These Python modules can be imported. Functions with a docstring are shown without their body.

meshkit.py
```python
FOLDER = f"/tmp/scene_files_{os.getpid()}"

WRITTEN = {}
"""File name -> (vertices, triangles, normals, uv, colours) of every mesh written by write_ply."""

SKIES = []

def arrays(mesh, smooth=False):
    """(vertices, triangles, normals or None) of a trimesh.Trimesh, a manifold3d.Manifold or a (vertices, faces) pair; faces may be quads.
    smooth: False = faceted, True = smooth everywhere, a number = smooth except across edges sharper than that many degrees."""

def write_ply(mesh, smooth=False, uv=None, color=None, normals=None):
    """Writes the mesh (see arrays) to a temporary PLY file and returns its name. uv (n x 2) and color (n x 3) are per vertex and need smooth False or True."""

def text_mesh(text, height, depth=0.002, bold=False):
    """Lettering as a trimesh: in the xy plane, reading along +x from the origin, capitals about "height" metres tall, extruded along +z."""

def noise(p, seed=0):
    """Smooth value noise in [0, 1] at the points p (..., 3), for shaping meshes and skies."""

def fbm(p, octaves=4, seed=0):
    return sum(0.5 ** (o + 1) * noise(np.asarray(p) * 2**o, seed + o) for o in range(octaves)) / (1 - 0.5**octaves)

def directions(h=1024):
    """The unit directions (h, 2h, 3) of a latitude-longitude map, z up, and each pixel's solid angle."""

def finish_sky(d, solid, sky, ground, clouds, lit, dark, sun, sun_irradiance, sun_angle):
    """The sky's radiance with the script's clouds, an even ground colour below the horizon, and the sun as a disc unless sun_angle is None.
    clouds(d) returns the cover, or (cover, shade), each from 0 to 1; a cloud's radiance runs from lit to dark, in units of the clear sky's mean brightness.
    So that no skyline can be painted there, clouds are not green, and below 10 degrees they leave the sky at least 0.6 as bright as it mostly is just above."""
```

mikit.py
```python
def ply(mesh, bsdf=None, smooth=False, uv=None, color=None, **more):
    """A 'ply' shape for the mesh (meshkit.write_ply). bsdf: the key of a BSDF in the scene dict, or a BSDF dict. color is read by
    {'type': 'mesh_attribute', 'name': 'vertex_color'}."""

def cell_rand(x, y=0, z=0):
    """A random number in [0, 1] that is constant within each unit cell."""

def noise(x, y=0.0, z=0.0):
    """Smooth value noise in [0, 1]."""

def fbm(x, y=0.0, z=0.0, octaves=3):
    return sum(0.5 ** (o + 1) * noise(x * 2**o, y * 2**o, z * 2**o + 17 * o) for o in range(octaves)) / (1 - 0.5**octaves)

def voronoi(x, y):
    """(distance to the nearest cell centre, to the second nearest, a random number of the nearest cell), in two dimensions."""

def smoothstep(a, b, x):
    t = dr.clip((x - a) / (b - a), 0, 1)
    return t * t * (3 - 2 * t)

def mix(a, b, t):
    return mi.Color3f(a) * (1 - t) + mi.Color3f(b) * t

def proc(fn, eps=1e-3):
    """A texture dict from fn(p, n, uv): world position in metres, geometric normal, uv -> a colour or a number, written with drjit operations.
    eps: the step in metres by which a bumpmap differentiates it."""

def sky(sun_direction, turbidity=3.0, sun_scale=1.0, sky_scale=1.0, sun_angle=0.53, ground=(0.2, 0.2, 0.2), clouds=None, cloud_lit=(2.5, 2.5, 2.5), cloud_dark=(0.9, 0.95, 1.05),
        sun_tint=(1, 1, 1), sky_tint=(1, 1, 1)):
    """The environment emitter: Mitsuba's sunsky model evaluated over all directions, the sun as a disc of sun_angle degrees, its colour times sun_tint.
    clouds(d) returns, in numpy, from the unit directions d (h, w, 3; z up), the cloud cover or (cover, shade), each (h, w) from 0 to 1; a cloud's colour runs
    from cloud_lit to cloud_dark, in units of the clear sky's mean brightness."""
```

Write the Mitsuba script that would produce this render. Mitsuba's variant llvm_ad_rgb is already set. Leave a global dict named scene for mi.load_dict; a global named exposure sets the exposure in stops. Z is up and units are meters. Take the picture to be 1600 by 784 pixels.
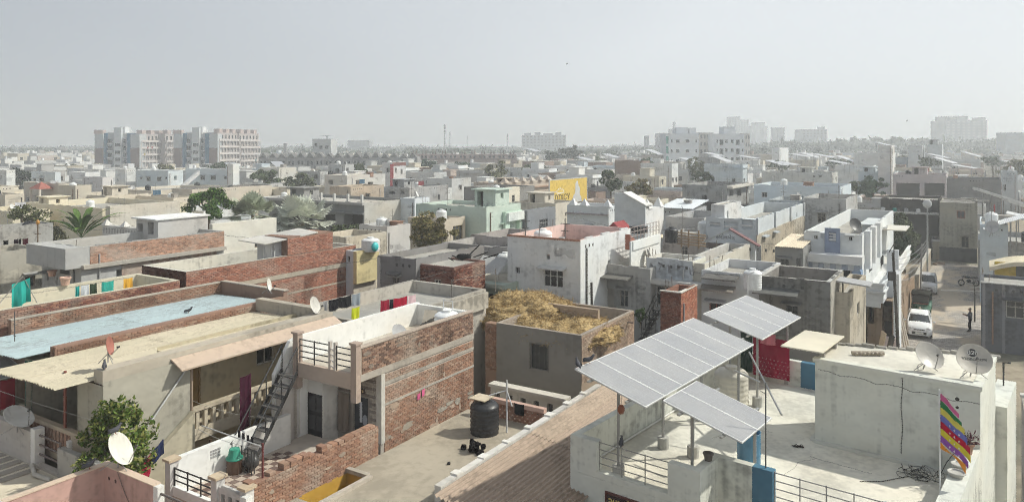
import math, random
import numpy as np, trimesh, manifold3d, drjit as dr, mitsuba as mi
import mikit, meshkit
from mikit import proc, noise, fbm, voronoi, cell_rand, smoothstep, mix

T = mi.ScalarTransform4f
scene, labels = {}, {}
# ---------------------------------------------------------------- camera, sky, exposure
# World axes follow the street grid of the quarter: +Y runs up the lane, +X across it. Camera stands at the origin, 13.4 m up.
F_PX, PY0, EYE, GRID = 1160.0, 225.0, 13.4, math.radians(32.2)
FW = np.array([-math.sin(GRID), math.cos(GRID)])
RT = np.array([math.cos(GRID), math.sin(GRID)])
scene['camera'] = {'type': 'perspective', 'fov_axis': 'x', 'fov': math.degrees(2 * math.atan(800 / F_PX)), 'near_clip': 0.5, 'far_clip': 9000.0,
                   'principal_point_offset_y': (392 - PY0) / 784, 'medium': {'type': 'ref', 'id': 'haze_air'},
                   'to_world': T().look_at([0, 0, EYE], [float(FW[0]), float(FW[1]), EYE], [0, 0, 1])}
scene['haze_air'] = {'type': 'homogeneous', 'albedo': {'type': 'rgb', 'value': [0.87, 0.90, 0.93]}, 'sigma_t': 0.00125, 'phase': {'type': 'hg', 'g': 0.3}}
SUN_EL = math.radians(45)
sun_h = RT * math.cos(math.radians(8)) + FW * math.sin(math.radians(8))
SUN = [float(sun_h[0] * math.cos(SUN_EL)), float(sun_h[1] * math.cos(SUN_EL)), math.sin(SUN_EL)]
def cloud_fn(d):
    n = meshkit.fbm(d * np.array([1.5, 1.5, 4.0]) + 3.1, 3)
    side = 0.5 - 0.5 * (d[..., 0] * RT[0] + d[..., 1] * RT[1]) + 0.35 * (d[..., 2] - 0.25)
    return np.full(d.shape[:2], 0.94), np.clip(0.04 + 0.4 * (n - 0.5) + 1.5 * (side - 0.37), 0, 1)
scene['sky'] = mikit.sky(SUN, turbidity=3, sun_scale=0.93, sun_angle=1.2, clouds=cloud_fn, cloud_lit=(2.25, 2.36, 2.45), cloud_dark=(.62, .72, .88), sun_tint=(0.82, 0.97, 1.17))
exposure = 2.0

# ---------------------------------------------------------------- colour packing: uv holds a base colour (sqrt, 8 bits a channel) and a dirt level:
# uv.x = red + 256 * green, uv.y = blue + dirt as a fraction
def packc(c, g=0.0):
    r, g_, b = (int(round(255 * math.sqrt(min(max(x, 0), 1)))) for x in c)
    return [float(r + 256 * g_), float(b) + 0.03 + 0.9 * min(max(g, 0), 1)]
def unpack(uv):
    v = dr.floor(uv.x + 0.5); g = dr.floor(v / 256.0); r = v - g * 256.0; b = dr.floor(uv.y); s = 1 / 255.0
    return mi.Color3f(dr.square(r * s), dr.square(g * s), dr.square(b * s))
def grime(uv): return dr.clip((uv.y - dr.floor(uv.y) - 0.03) / 0.9, 0, 1)

def f_plaster(p, n, uv):
    c = unpack(uv); g = grime(uv)
    up = dr.abs(n.z) > 0.6
    h = p.x * 1.13 + p.y * 0.97
    streak = fbm(h * 5.5, p.z * 0.35 + 7, 3.0, 3)
    blot = fbm(p.x * 0.55, p.y * 0.55, p.z * 0.8, 4)
    fine = fbm(p.x * 5.5, p.y * 5.5, p.z * 5.5, 3)
    patch = cell_rand(dr.floor((p.x + p.y) * 0.33 + blot), dr.floor(p.z * 0.6 + blot), 5)
    wall = smoothstep(0.51, 0.74, 0.22 * streak + 0.48 * blot + 0.30 * fine + 0.07 * g - 0.02)
    flat = smoothstep(0.44, 0.70, 0.62 * blot + 0.38 * fine + 0.08 * g)
    k = dr.select(up, flat * 0.62, wall) * dr.clip(g * 1.25, 0, 1)
    dirt = c * 0.34 + mi.Color3f(0.018, 0.017, 0.014)
    tone = 0.88 + 0.24 * fbm(p.x * 0.9 + 31, p.y * 0.9, p.z * 1.3, 4) + 0.16 * (fine - 0.5) + 0.08 * (patch - 0.5) * g
    warm = fbm(p.x * 0.35, p.y * 0.35 + 9, p.z * 0.5, 2) - 0.5
    c = c * tone * mi.Color3f(1 + 0.10 * warm, 1.0, 1 - 0.12 * warm)
    return dr.clip(mix(c, dirt, k * 0.75), 0.01, 0.92)
def f_plaster_h(p, n, uv):
    return fbm(p.x * 9, p.y * 9, p.z * 9, 2) * 0.012
def f_piece(p, n, uv):      # single bricks and other small pieces
    c = unpack(uv)
    t = 0.72 + 0.5 * fbm(p.x * 9, p.y * 9, p.z * 14, 3)
    wash = smoothstep(0.50, 0.74, fbm(p.x * 0.9 + p.y * 0.9, p.z * 1.1, 4.0, 4)) * grime(uv)
    soot = smoothstep(0.56, 0.70, fbm(p.x * 1.1 + p.y * 1.1, p.z * 0.5, 21.0, 3)) * grime(uv)
    c = mix(c * t, mi.Color3f(0.42, 0.37, 0.31) * t, wash * 0.55)
    return mix(c, c * 0.35, soot * 0.7)
def f_brickwork(p, n, uv):  # courses too far away to tell apart
    c = unpack(uv)
    h = p.x + p.y
    row = dr.floor(p.z / 0.08)
    cx = h / 0.23 + 0.5 * (row - 2 * dr.floor(row / 2))
    fx, fz = cx - dr.floor(cx), p.z / 0.08 - row
    joint = dr.select((fx < 0.07) | (fz < 0.16), 1.0, 0.0)
    r = cell_rand(dr.floor(cx), row, 3)
    wash = smoothstep(0.42, 0.68, fbm(h * 0.7, p.z * 0.8, 9.0, 4))
    soot = smoothstep(0.5, 0.72, fbm(h * 0.9, p.z * 0.35, 2.0, 3))
    b = c * (0.6 + 0.7 * r) * (0.8 + 0.4 * fbm(h * 6, p.z * 9, 1.0, 2))
    b = mix(b, mi.Color3f(0.36, 0.33, 0.29), joint * 0.75)
    b = mix(b, mi.Color3f(0.43, 0.39, 0.34), wash * 0.6 * grime(uv))
    return mix(b, b * 0.4, soot * 0.55)
def f_sheet(p, n, uv):
    c = unpack(uv)
    a = fbm(p.x * 0.8, p.y * 0.8, p.z, 4)
    s = fbm(p.x * 7, p.y * 7, p.z * 5, 3)
    k = smoothstep(0.45, 0.75, 0.6 * a + 0.4 * s) * grime(uv)
    return mix(c * (0.82 + 0.36 * a), c * 0.45 + mi.Color3f(0.03, 0.018, 0.01), k)
def f_paint(p, n, uv):
    c = unpack(uv)
    return c * (0.88 + 0.24 * fbm(p.x * 4, p.y * 4, p.z * 4, 3)) * (1 - grime(uv) * 0.5 * smoothstep(0.5, 0.7, fbm(p.x * 6, p.y * 6, p.z * 2.5, 3)))
def f_cloth(p, n, uv):
    c = unpack(uv)
    return c * (0.75 + 0.5 * fbm(p.x * 6, p.y * 6, p.z * 2.2, 3))
def f_leaf(p, n, uv):
    c = unpack(uv)
    return c * (0.65 + 0.7 * noise(p.x * 11, p.y * 11, p.z * 11))
def f_ground(p, n, uv):
    a = fbm(p.x * 0.12, p.y * 0.12, 0.0, 4); s = fbm(p.x * 2.1, p.y * 2.1, 0.0, 4)
    return mix(mi.Color3f(0.30, 0.26, 0.20), mi.Color3f(0.17, 0.165, 0.13), smoothstep(0.35, 0.65, a)) * (0.7 + 0.6 * s)
def f_paver(p, n, uv):
    row = dr.floor(p.y / 0.20)
    cx = p.x / 0.24 + 0.5 * (row - 2 * dr.floor(row / 2))
    fx, fy = cx - dr.floor(cx), p.y / 0.20 - row
    joint = dr.select((fx < 0.09) | (fy < 0.10), 1.0, 0.0)
    band = dr.select(row - 5 * dr.floor(row / 5) < 1, 0.82, 1.0)
    a = fbm(p.x * 0.5, p.y * 0.22, 3.0, 4); s = fbm(p.x * 4, p.y * 4, 0.0, 3)
    c = mi.Color3f(0.36, 0.34, 0.315) * (0.75 + 0.45 * cell_rand(dr.floor(cx), row, 1)) * band
    c = mix(c, mi.Color3f(0.12, 0.105, 0.09), joint * 0.55)
    return mix(c, mi.Color3f(0.48, 0.41, 0.32), smoothstep(0.42, 0.62, a * 0.75 + s * 0.25) * 0.85)
def f_hay(p, n, uv):
    a = fbm(p.x * 1.3, p.y * 1.3, p.z * 1.6, 3); s = fbm(p.x * 16, p.y * 16, p.z * 9, 3)
    return mix(mi.Color3f(0.22, 0.145, 0.065), mi.Color3f(0.52, 0.395, 0.21), dr.clip(a * 0.7 + s * 0.5 - 0.1, 0, 1)) * (0.7 + 0.6 * s)
def f_cells(p, n, uv):      # solar cells: uv in metres on the panel
    u, v = uv.x / 0.158, uv.y / 0.158
    fu, fv = u - dr.floor(u), v - dr.floor(v)
    line = dr.select((fu < 0.05) | (fv < 0.05), 1.0, 0.0)
    bus = dr.select((dr.abs(fu - 0.36) < 0.02) | (dr.abs(fu - 0.70) < 0.02), 1.0, 0.0)
    c = mi.Color3f(0.085, 0.10, 0.14) * (0.8 + 0.4 * cell_rand(dr.floor(u), dr.floor(v), 2))
    c = mix(c, mi.Color3f(0.34, 0.36, 0.38), dr.maximum(line * 0.8, bus * 0.45))
    dust = fbm(p.x * 1.1, p.y * 1.1, p.z * 1.1, 4)
    return mix(c, mi.Color3f(0.40, 0.39, 0.37), 0.40 + 0.35 * dust)

def two(b): return {'type': 'twosided', 'bsdf': b}
def diff(fn): return {'type': 'diffuse', 'reflectance': proc(fn)}
scene['m_plaster'] = two({'type': 'bumpmap', 'tex': proc(f_plaster_h, 0.01), 'scale': 1.0, 'bsdf': diff(f_plaster)})
scene['m_piece'] = two(diff(f_piece))
scene['m_brickwork'] = two(diff(f_brickwork))
scene['m_sheet'] = two({'type': 'principled', 'base_color': proc(f_sheet), 'roughness': 0.55, 'specular': 0.35})
scene['m_paint'] = two({'type': 'principled', 'base_color': proc(f_paint), 'roughness': 0.42, 'specular': 0.45})
scene['m_gloss'] = two({'type': 'principled', 'base_color': proc(f_paint), 'roughness': 0.18, 'specular': 0.5, 'clearcoat': 0.8, 'clearcoat_gloss': 0.9})
scene['m_metal'] = two({'type': 'principled', 'base_color': proc(f_paint), 'roughness': 0.38, 'metallic': 0.65})
scene['m_cloth'] = two(diff(f_cloth))
scene['m_leaf'] = {'type': 'principledthin', 'base_color': proc(f_leaf), 'roughness': 0.6, 'diff_trans': 0.7, 'specular': 0.3} if False else two(diff(f_leaf))
scene['m_ground'] = two(diff(f_ground))
scene['m_paver'] = two(diff(f_paver))
scene['m_hay'] = two(diff(f_hay))
scene['m_cells'] = two({'type': 'principled', 'base_color': proc(f_cells), 'roughness': 0.22, 'specular': 0.55})
scene['m_glass'] = two({'type': 'principled', 'base_color': {'type': 'rgb', 'value': [0.02, 0.024, 0.027]}, 'roughness': 0.12, 'specular': 0.6})

# ---------------------------------------------------------------- colours (linear albedo)
WHITE, OFFW, CREAM, PALEG = (.74, .745, .73), (.66, .655, .63), (.68, .62, .49), (.55, .555, .55)
GREY, DGREY, CEMENT, SOOT = (.36, .36, .35), (.21, .21, .205), (.40, .385, .35), (.12, .12, .115)
BRICK, BRICK2, BEIGE, PINK = (.36, .185, .13), (.33, .21, .16), (.52, .46, .37), (.60, .44, .38)
PBLUE, MINT, LILAC, YELL = (.56, .63, .66), (.55, .68, .58), (.52, .38, .54), (.66, .55, .30)
BLACK, DARK, IRON, RUST = (.02, .02, .02), (.05, .05, .05), (.09, .085, .08), (.20, .10, .06)
STEEL, TERRA, TEAL, RED = (.5, .5, .5), (.42, .21, .14), (.03, .30, .28), (.38, .03, .05)

# ---------------------------------------------------------------- pixel of the photograph -> real place (used only to read positions off the survey picture)
class Frame:
    def __init__(s, deg):
        a = math.radians(deg); s.fw = np.array([-math.sin(a), math.cos(a)]); s.rt = np.array([math.cos(a), math.sin(a)])
        s.M = T().rotate([0, 0, 1], 32.2 - deg)
        c, d = math.cos(math.radians(32.2 - deg)), math.sin(math.radians(32.2 - deg))
        s.R = np.array([[c, -d, 0], [d, c, 0], [0, 0, 1]])
    def z(s, px, py, z):
        D = F_PX * (EYE - z) / (py - PY0); q = D * (s.fw + s.rt * (px - 800) / F_PX); return float(q[0]), float(q[1])
    def d(s, px, D): q = D * (s.fw + s.rt * (px - 800) / F_PX); return float(q[0]), float(q[1])
    def onx(s, px, X): d = s.fw + s.rt * (px - 800) / F_PX; D = X / d[0]; return float(D * d[1]), float(D)
    def ony(s, px, Y): d = s.fw + s.rt * (px - 800) / F_PX; D = Y / d[1]; return float(D * d[0]), float(D)
    def h(s, py, D): return EYE - (py - PY0) * D / F_PX
    def depth(s, x, y): return float(x * s.fw[0] + y * s.fw[1])
    def px(s, x, y, z):
        D = s.depth(x, y); return 800 + F_PX * float(x * s.rt[0] + y * s.rt[1]) / D, PY0 + F_PX * (EYE - z) / D, D
G, S, C0 = Frame(32.2), Frame(38.4), Frame(0.0)

# ---------------------------------------------------------------- mesh builder
def unit(v): v = np.asarray(v, float); return v / (np.linalg.norm(v) + 1e-12)
class MB:
    def __init__(s, col=WHITE, g=0.0, fr=None): s.v, s.f, s.u, s.n, s.col, s.g, s.fr = [], [], [], 0, col, g, fr
    def add(s, v, f, col=None, g=None, uv=None):
        v = np.asarray(v, float).reshape(-1, 3); f = np.asarray(f, int).reshape(-1, 3)
        s.v.append(v); s.f.append(f + s.n); s.n += len(v)
        s.u.append(np.asarray(uv, float) if uv is not None else np.tile(packc(s.col if col is None else col, s.g if g is None else g), (len(v), 1)))
        return s
    def quad(s, a, b, c, d, **k): return s.add([a, b, c, d], [[0, 1, 2], [0, 2, 3]], **k)
    def box(s, x0, x1, y0, y1, z0, z1, **k):
        c = np.array([[x, y, z] for x in (x0, x1) for y in (y0, y1) for z in (z0, z1)], float)
        for q in ((0, 1, 3, 2), (4, 6, 7, 5), (0, 4, 5, 1), (2, 3, 7, 6), (0, 2, 6, 4), (1, 5, 7, 3)): s.quad(*c[list(q)], **k)
        return s
    def obox(s, p0, p1, w, h, up=(0, 0, 1), **k):      # bar from p0 to p1, w wide and h high
        p0, p1 = np.asarray(p0, float), np.asarray(p1, float); d = unit(p1 - p0); a = np.cross(d, up)
        a = unit(a) if np.linalg.norm(a) > 1e-6 else np.array([1.0, 0, 0]); b = np.cross(a, d)
        c = np.array([p + i * a * w / 2 + j * b * h / 2 for p in (p0, p1) for i in (-1, 1) for j in (-1, 1)])
        for q in ((0, 1, 3, 2), (4, 6, 7, 5), (0, 4, 5, 1), (2, 3, 7, 6), (0, 2, 6, 4), (1, 5, 7, 3)): s.quad(*c[list(q)], **k)
        return s
    def tube(s, pts, r, n=6, **k):
        p = np.asarray(pts, float); t = np.gradient(p, axis=0); t /= np.linalg.norm(t, axis=1, keepdims=True) + 1e-12
        ref = np.array([0, 0, 1.0]) if abs(t[:, 2]).mean() < 0.8 else np.array([1.0, 0, 0])
        a = np.cross(t, ref); a /= np.linalg.norm(a, axis=1, keepdims=True) + 1e-12; b = np.cross(t, a)
        ang = np.arange(n) * 2 * np.pi / n; r = np.broadcast_to(r, (len(p),))
        v = p[:, None] + r[:, None, None] * (np.cos(ang)[None, :, None] * a[:, None] + np.sin(ang)[None, :, None] * b[:, None])
        i, j = np.meshgrid(np.arange(len(p) - 1), np.arange(n), indexing='ij')
        q = np.stack([i * n + j, i * n + (j + 1) % n, (i + 1) * n + (j + 1) % n, (i + 1) * n + j], -1).reshape(-1, 4)
        s.add(v.reshape(-1, 3), np.vstack([q[:, [0, 1, 2]], q[:, [0, 2, 3]]]), **k)
        for e in (0, -1):
            s.add(v[e], [[0, m, m + 1] for m in range(1, n - 1)], **k)
        return s
    def lathe(s, prof, c=(0, 0, 0), n=16, axis=None, **k):   # prof: (r, z) list; sharp corners by repeating points
        prof = np.asarray(prof, float); ang = np.arange(n) * 2 * np.pi / n
        v = np.stack([prof[:, 0:1] * np.cos(ang), prof[:, 0:1] * np.sin(ang), np.repeat(prof[:, 1:2], n, 1)], -1)
        if axis is not None:
            z = unit(axis); x = unit(np.cross(z, [0.3, 0.9, 0.2])); y = np.cross(z, x)
            v = v[..., 0:1] * x + v[..., 1:2] * y + v[..., 2:3] * z
        v = v + np.asarray(c, float)
        i, j = np.meshgrid(np.arange(len(prof) - 1), np.arange(n), indexing='ij')
        q = np.stack([i * n + j, i * n + (j + 1) % n, (i + 1) * n + (j + 1) % n, (i + 1) * n + j], -1).reshape(-1, 4)
        return s.add(v.reshape(-1, 3), np.vstack([q[:, [0, 1, 2]], q[:, [0, 2, 3]]]), **k)
    def cyl(s, c, r, h, n=14, **k):
        s.lathe([(r, 0), (r, h)], c, n, **k); s.lathe([(r, h), (0, h)], c, n, **k); return s.lathe([(0, 0), (r, 0)], c, n, **k)
    def ball(s, c, r, n=10, sc=(1, 1, 1), **k):
        t = np.linspace(0, np.pi, n // 2 + 2); m = MB(); m.lathe([(math.sin(x), -math.cos(x)) for x in t], (0, 0, 0), n)
        return s.add(m.v[0] * r * np.array(sc) + np.asarray(c, float), m.f[0], **k)
    def prism(s, poly, axis, a0, a1, **k):  # poly: 2-D points, extruded along 'x' or 'y' (poly in the other horizontal axis, z) or 'z'
        from shapely.geometry import Polygon
        m = trimesh.creation.extrude_polygon(Polygon(poly), a1 - a0, engine='earcut')
        v = np.array(m.vertices); f = np.array(m.faces)
        if axis == 'y': v = np.stack([v[:, 0], a0 + v[:, 2], v[:, 1]], 1)
        elif axis == 'x': v = np.stack([a0 + v[:, 2], v[:, 0], v[:, 1]], 1)
        else: v = np.stack([v[:, 0], v[:, 1], a0 + v[:, 2]], 1)
        t = v[f]; return s.add(t.reshape(-1, 3), np.arange(len(t) * 3).reshape(-1, 3), **k)
    def mesh(s, m, **k): return s.add(np.array(m.vertices), np.array(m.faces), **k)
    def shape(s, mat, smooth=True):
        v, f, u = np.vstack(s.v), np.vstack(s.f), np.vstack(s.u)
        if s.fr is not None: v = v @ s.fr.R.T
        return mikit.ply(trimesh.Trimesh(v, f, process=False), mat, smooth=smooth, uv=u)

# ---------------------------------------------------------------- things, parts, labels
used = {}
def numbered(k):
    i = used.get(k, -1) + 1; used[k] = i
    return k if i == 0 else f'{k}_{i:03d}'
def thing(name, label, cat, group=None):
    k = numbered(name); labels[k] = {'label': label, 'category': cat}
    if group: labels[k]['group'] = group
    return k
def part(parent, name, mb, mat='m_plaster', label=None, smooth=True, kind=None):
    if mb is None or not mb.v: return None
    k = numbered(parent + '__' + name); scene[k] = mb.shape(mat, smooth)
    if label: labels.setdefault(k, {})['label'] = label
    if kind: labels.setdefault(k, {})['kind'] = kind
    return k
def solo(name, label, cat, mb, mat, group=None, smooth=True):
    k = thing(name, label, cat, group); scene[k] = mb.shape(mat, smooth); return k
def struct(name, mb, mat, kind='structure', label=None, cat=None):
    scene[name] = mb.shape(mat); labels[name] = {'kind': kind}
    if label: labels[name]['label'] = label
    if cat: labels[name]['category'] = cat
def ref_shape(shape, M): return {**shape, 'to_world': M}

# ---------------------------------------------------------------- walls with real openings
def face(mb, side, c, a0, a1, z0, z1, holes=(), depth=0.22, col=None, g=None, rev=None, back=1.4, top=None):
    """Wall face: side F (y = c, looking to -y), R (x = c, looking to +x), L (x = c, to -x), B (y = c, to +y). holes: (a0, a1, z0, z1, deep)."""
    def P(a, d, z):
        return {'F': (a, c + d, z), 'B': (a, c - d, z), 'R': (c - d, a, z), 'L': (c + d, a, z)}[side]
    holes = [h for h in holes if h[1] > a0 + .01 and h[0] < a1 - .01 and h[3] > z0 + .01 and h[2] < z1 - .01]
    holes = [(max(h[0], a0), min(h[1], a1), max(h[2], z0), min(h[3], z1), h[4]) for h in holes]
    A = sorted({a0, a1, *[x for h in holes for x in h[:2]]}); Z = sorted({z0, z1, *[x for h in holes for x in h[2:4]]})
    for i in range(len(A) - 1):
        for j in range(len(Z) - 1):
            ca, cz = (A[i] + A[i + 1]) / 2, (Z[j] + Z[j + 1]) / 2
            if any(h[0] < ca < h[1] and h[2] < cz < h[3] for h in holes): continue
            mb.quad(P(A[i], 0, Z[j]), P(A[i + 1], 0, Z[j]), P(A[i + 1], 0, Z[j + 1]), P(A[i], 0, Z[j + 1]), col=col, g=g)
    for h in holes:
        D = back if h[4] else depth
        for a, b in (((h[0], h[2]), (h[1], h[2])), ((h[1], h[2]), (h[1], h[3])), ((h[1], h[3]), (h[0], h[3])), ((h[0], h[3]), (h[0], h[2]))):
            mb.quad(P(a[0], 0, a[1]), P(b[0], 0, b[1]), P(b[0], D, b[1]), P(a[0], D, a[1]), col=rev or col, g=g)
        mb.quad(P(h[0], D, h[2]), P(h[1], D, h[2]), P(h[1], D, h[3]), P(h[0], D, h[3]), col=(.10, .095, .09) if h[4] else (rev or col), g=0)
    return P

def window(parent, side, c, h, fr=None, frame=(.5, .48, .45), kind='win', depth=0.1, name='window'):
    """Frame, panes and bars in a wall opening."""
    a0, a1, z0, z1 = h[:4]
    if kind in ('open', 'hole'): return
    def bx(m, p0, p1, q0, q1, d0, d1, **k):
        if side == 'F': m.box(p0, p1, c + d0, c + d1, q0, q1, **k)
        elif side == 'R': m.box(c - d1, c - d0, p0, p1, q0, q1, **k)
        elif side == 'L': m.box(c + d0, c + d1, p0, p1, q0, q1, **k)
        else: m.box(p0, p1, c - d1, c - d0, q0, q1, **k)
    w = min(0.06, (a1 - a0) * 0.12)
    m = MB(frame, 0.2, fr)
    bx(m, a0, a0 + w, z0, z1, depth - .04, depth + .03); bx(m, a1 - w, a1, z0, z1, depth - .04, depth + .03)
    bx(m, a0 + w, a1 - w, z1 - w, z1, depth - .04, depth + .03); bx(m, a0 + w, a1 - w, z0, z0 + w, depth - .04, depth + .03)
    if kind == 'door':
        k = part(parent, 'door', m, 'm_paint')
        d = MB(frame, 0.3, fr); bx(d, a0 + w, a1 - w, z0 + w, z1 - w, depth + .0, depth + .03)
        for q in (0.08, 0.52): bx(d, a0 + w + .08, a1 - w - .08, z0 + w + (z1 - z0 - 2 * w) * q, z0 + w + (z1 - z0 - 2 * w) * (q + .38), depth - .015, depth)
        part(k, 'leaf', d, 'm_paint'); return k
    k = part(parent, name, m, 'm_paint')
    p = MB(DARK, 0, fr); bx(p, a0 + w, a1 - w, z0 + w, z1 - w, depth + .005, depth + .015)
    part(k, 'pane', p, 'm_glass' if kind != 'shut' else 'm_paint')
    b = MB(frame, 0.2, fr)
    n = max(1, int(round((a1 - a0) / 0.45)))
    for i in range(1, n + (n == 1)):
        x = a0 + (a1 - a0) * (i / n if n > 1 else 0.5); bx(b, x - w * .35, x + w * .35, z0 + w, z1 - w, depth - .03, depth + .004)
    if z1 - z0 > .9: bx(b, a0 + w, a1 - w, z0 + (z1 - z0) * .62, z0 + (z1 - z0) * .62 + w * .6, depth - .03, depth + .004)
    part(k, 'bar', b, 'm_paint')
    return k

def chajja(parent, side, c, a0, a1, z, out=.5, drop=.08, th=.07, fr=None, col=GREY, g=.6, name='sunshade'):
    m = MB(col, g, fr)
    if side == 'F': poly = [(c - out, z - drop), (c - .002, z), (c - .002, z + th), (c - out, z + th - drop)]; m.prism(poly, 'x', a0, a1)
    else: poly = [(c + .002, z), (c + out, z - drop), (c + out, z - drop + th), (c + .002, z + th)]; m.prism(poly, 'y', a0, a1)
    return part(parent, name, m)

def tops(mb, x0, x1, y0, y1, z, rz, t, col=None, g=None):
    """Parapet coping and inner faces, and the roof floor's own edge."""
    X, Y = (x0, x0 + t, x1 - t, x1), (y0, y0 + t, y1 - t, y1)
    mb.quad((X[0], Y[0], z), (X[3], Y[0], z), (X[2], Y[1], z), (X[1], Y[1], z), col=col, g=g)
    mb.quad((X[3], Y[0], z), (X[3], Y[3], z), (X[2], Y[2], z), (X[2], Y[1], z), col=col, g=g)
    mb.quad((X[3], Y[3], z), (X[0], Y[3], z), (X[1], Y[2], z), (X[2], Y[2], z), col=col, g=g)
    mb.quad((X[0], Y[3], z), (X[0], Y[0], z), (X[1], Y[1], z), (X[1], Y[2], z), col=col, g=g)
    for a, b in (((1, 1), (2, 1)), ((2, 1), (2, 2)), ((2, 2), (1, 2)), ((1, 2), (1, 1))):
        mb.quad((X[a[0]], Y[a[1]], rz), (X[b[0]], Y[b[1]], rz), (X[b[0]], Y[b[1]], z), (X[a[0]], Y[a[1]], z), col=col, g=g)

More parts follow.
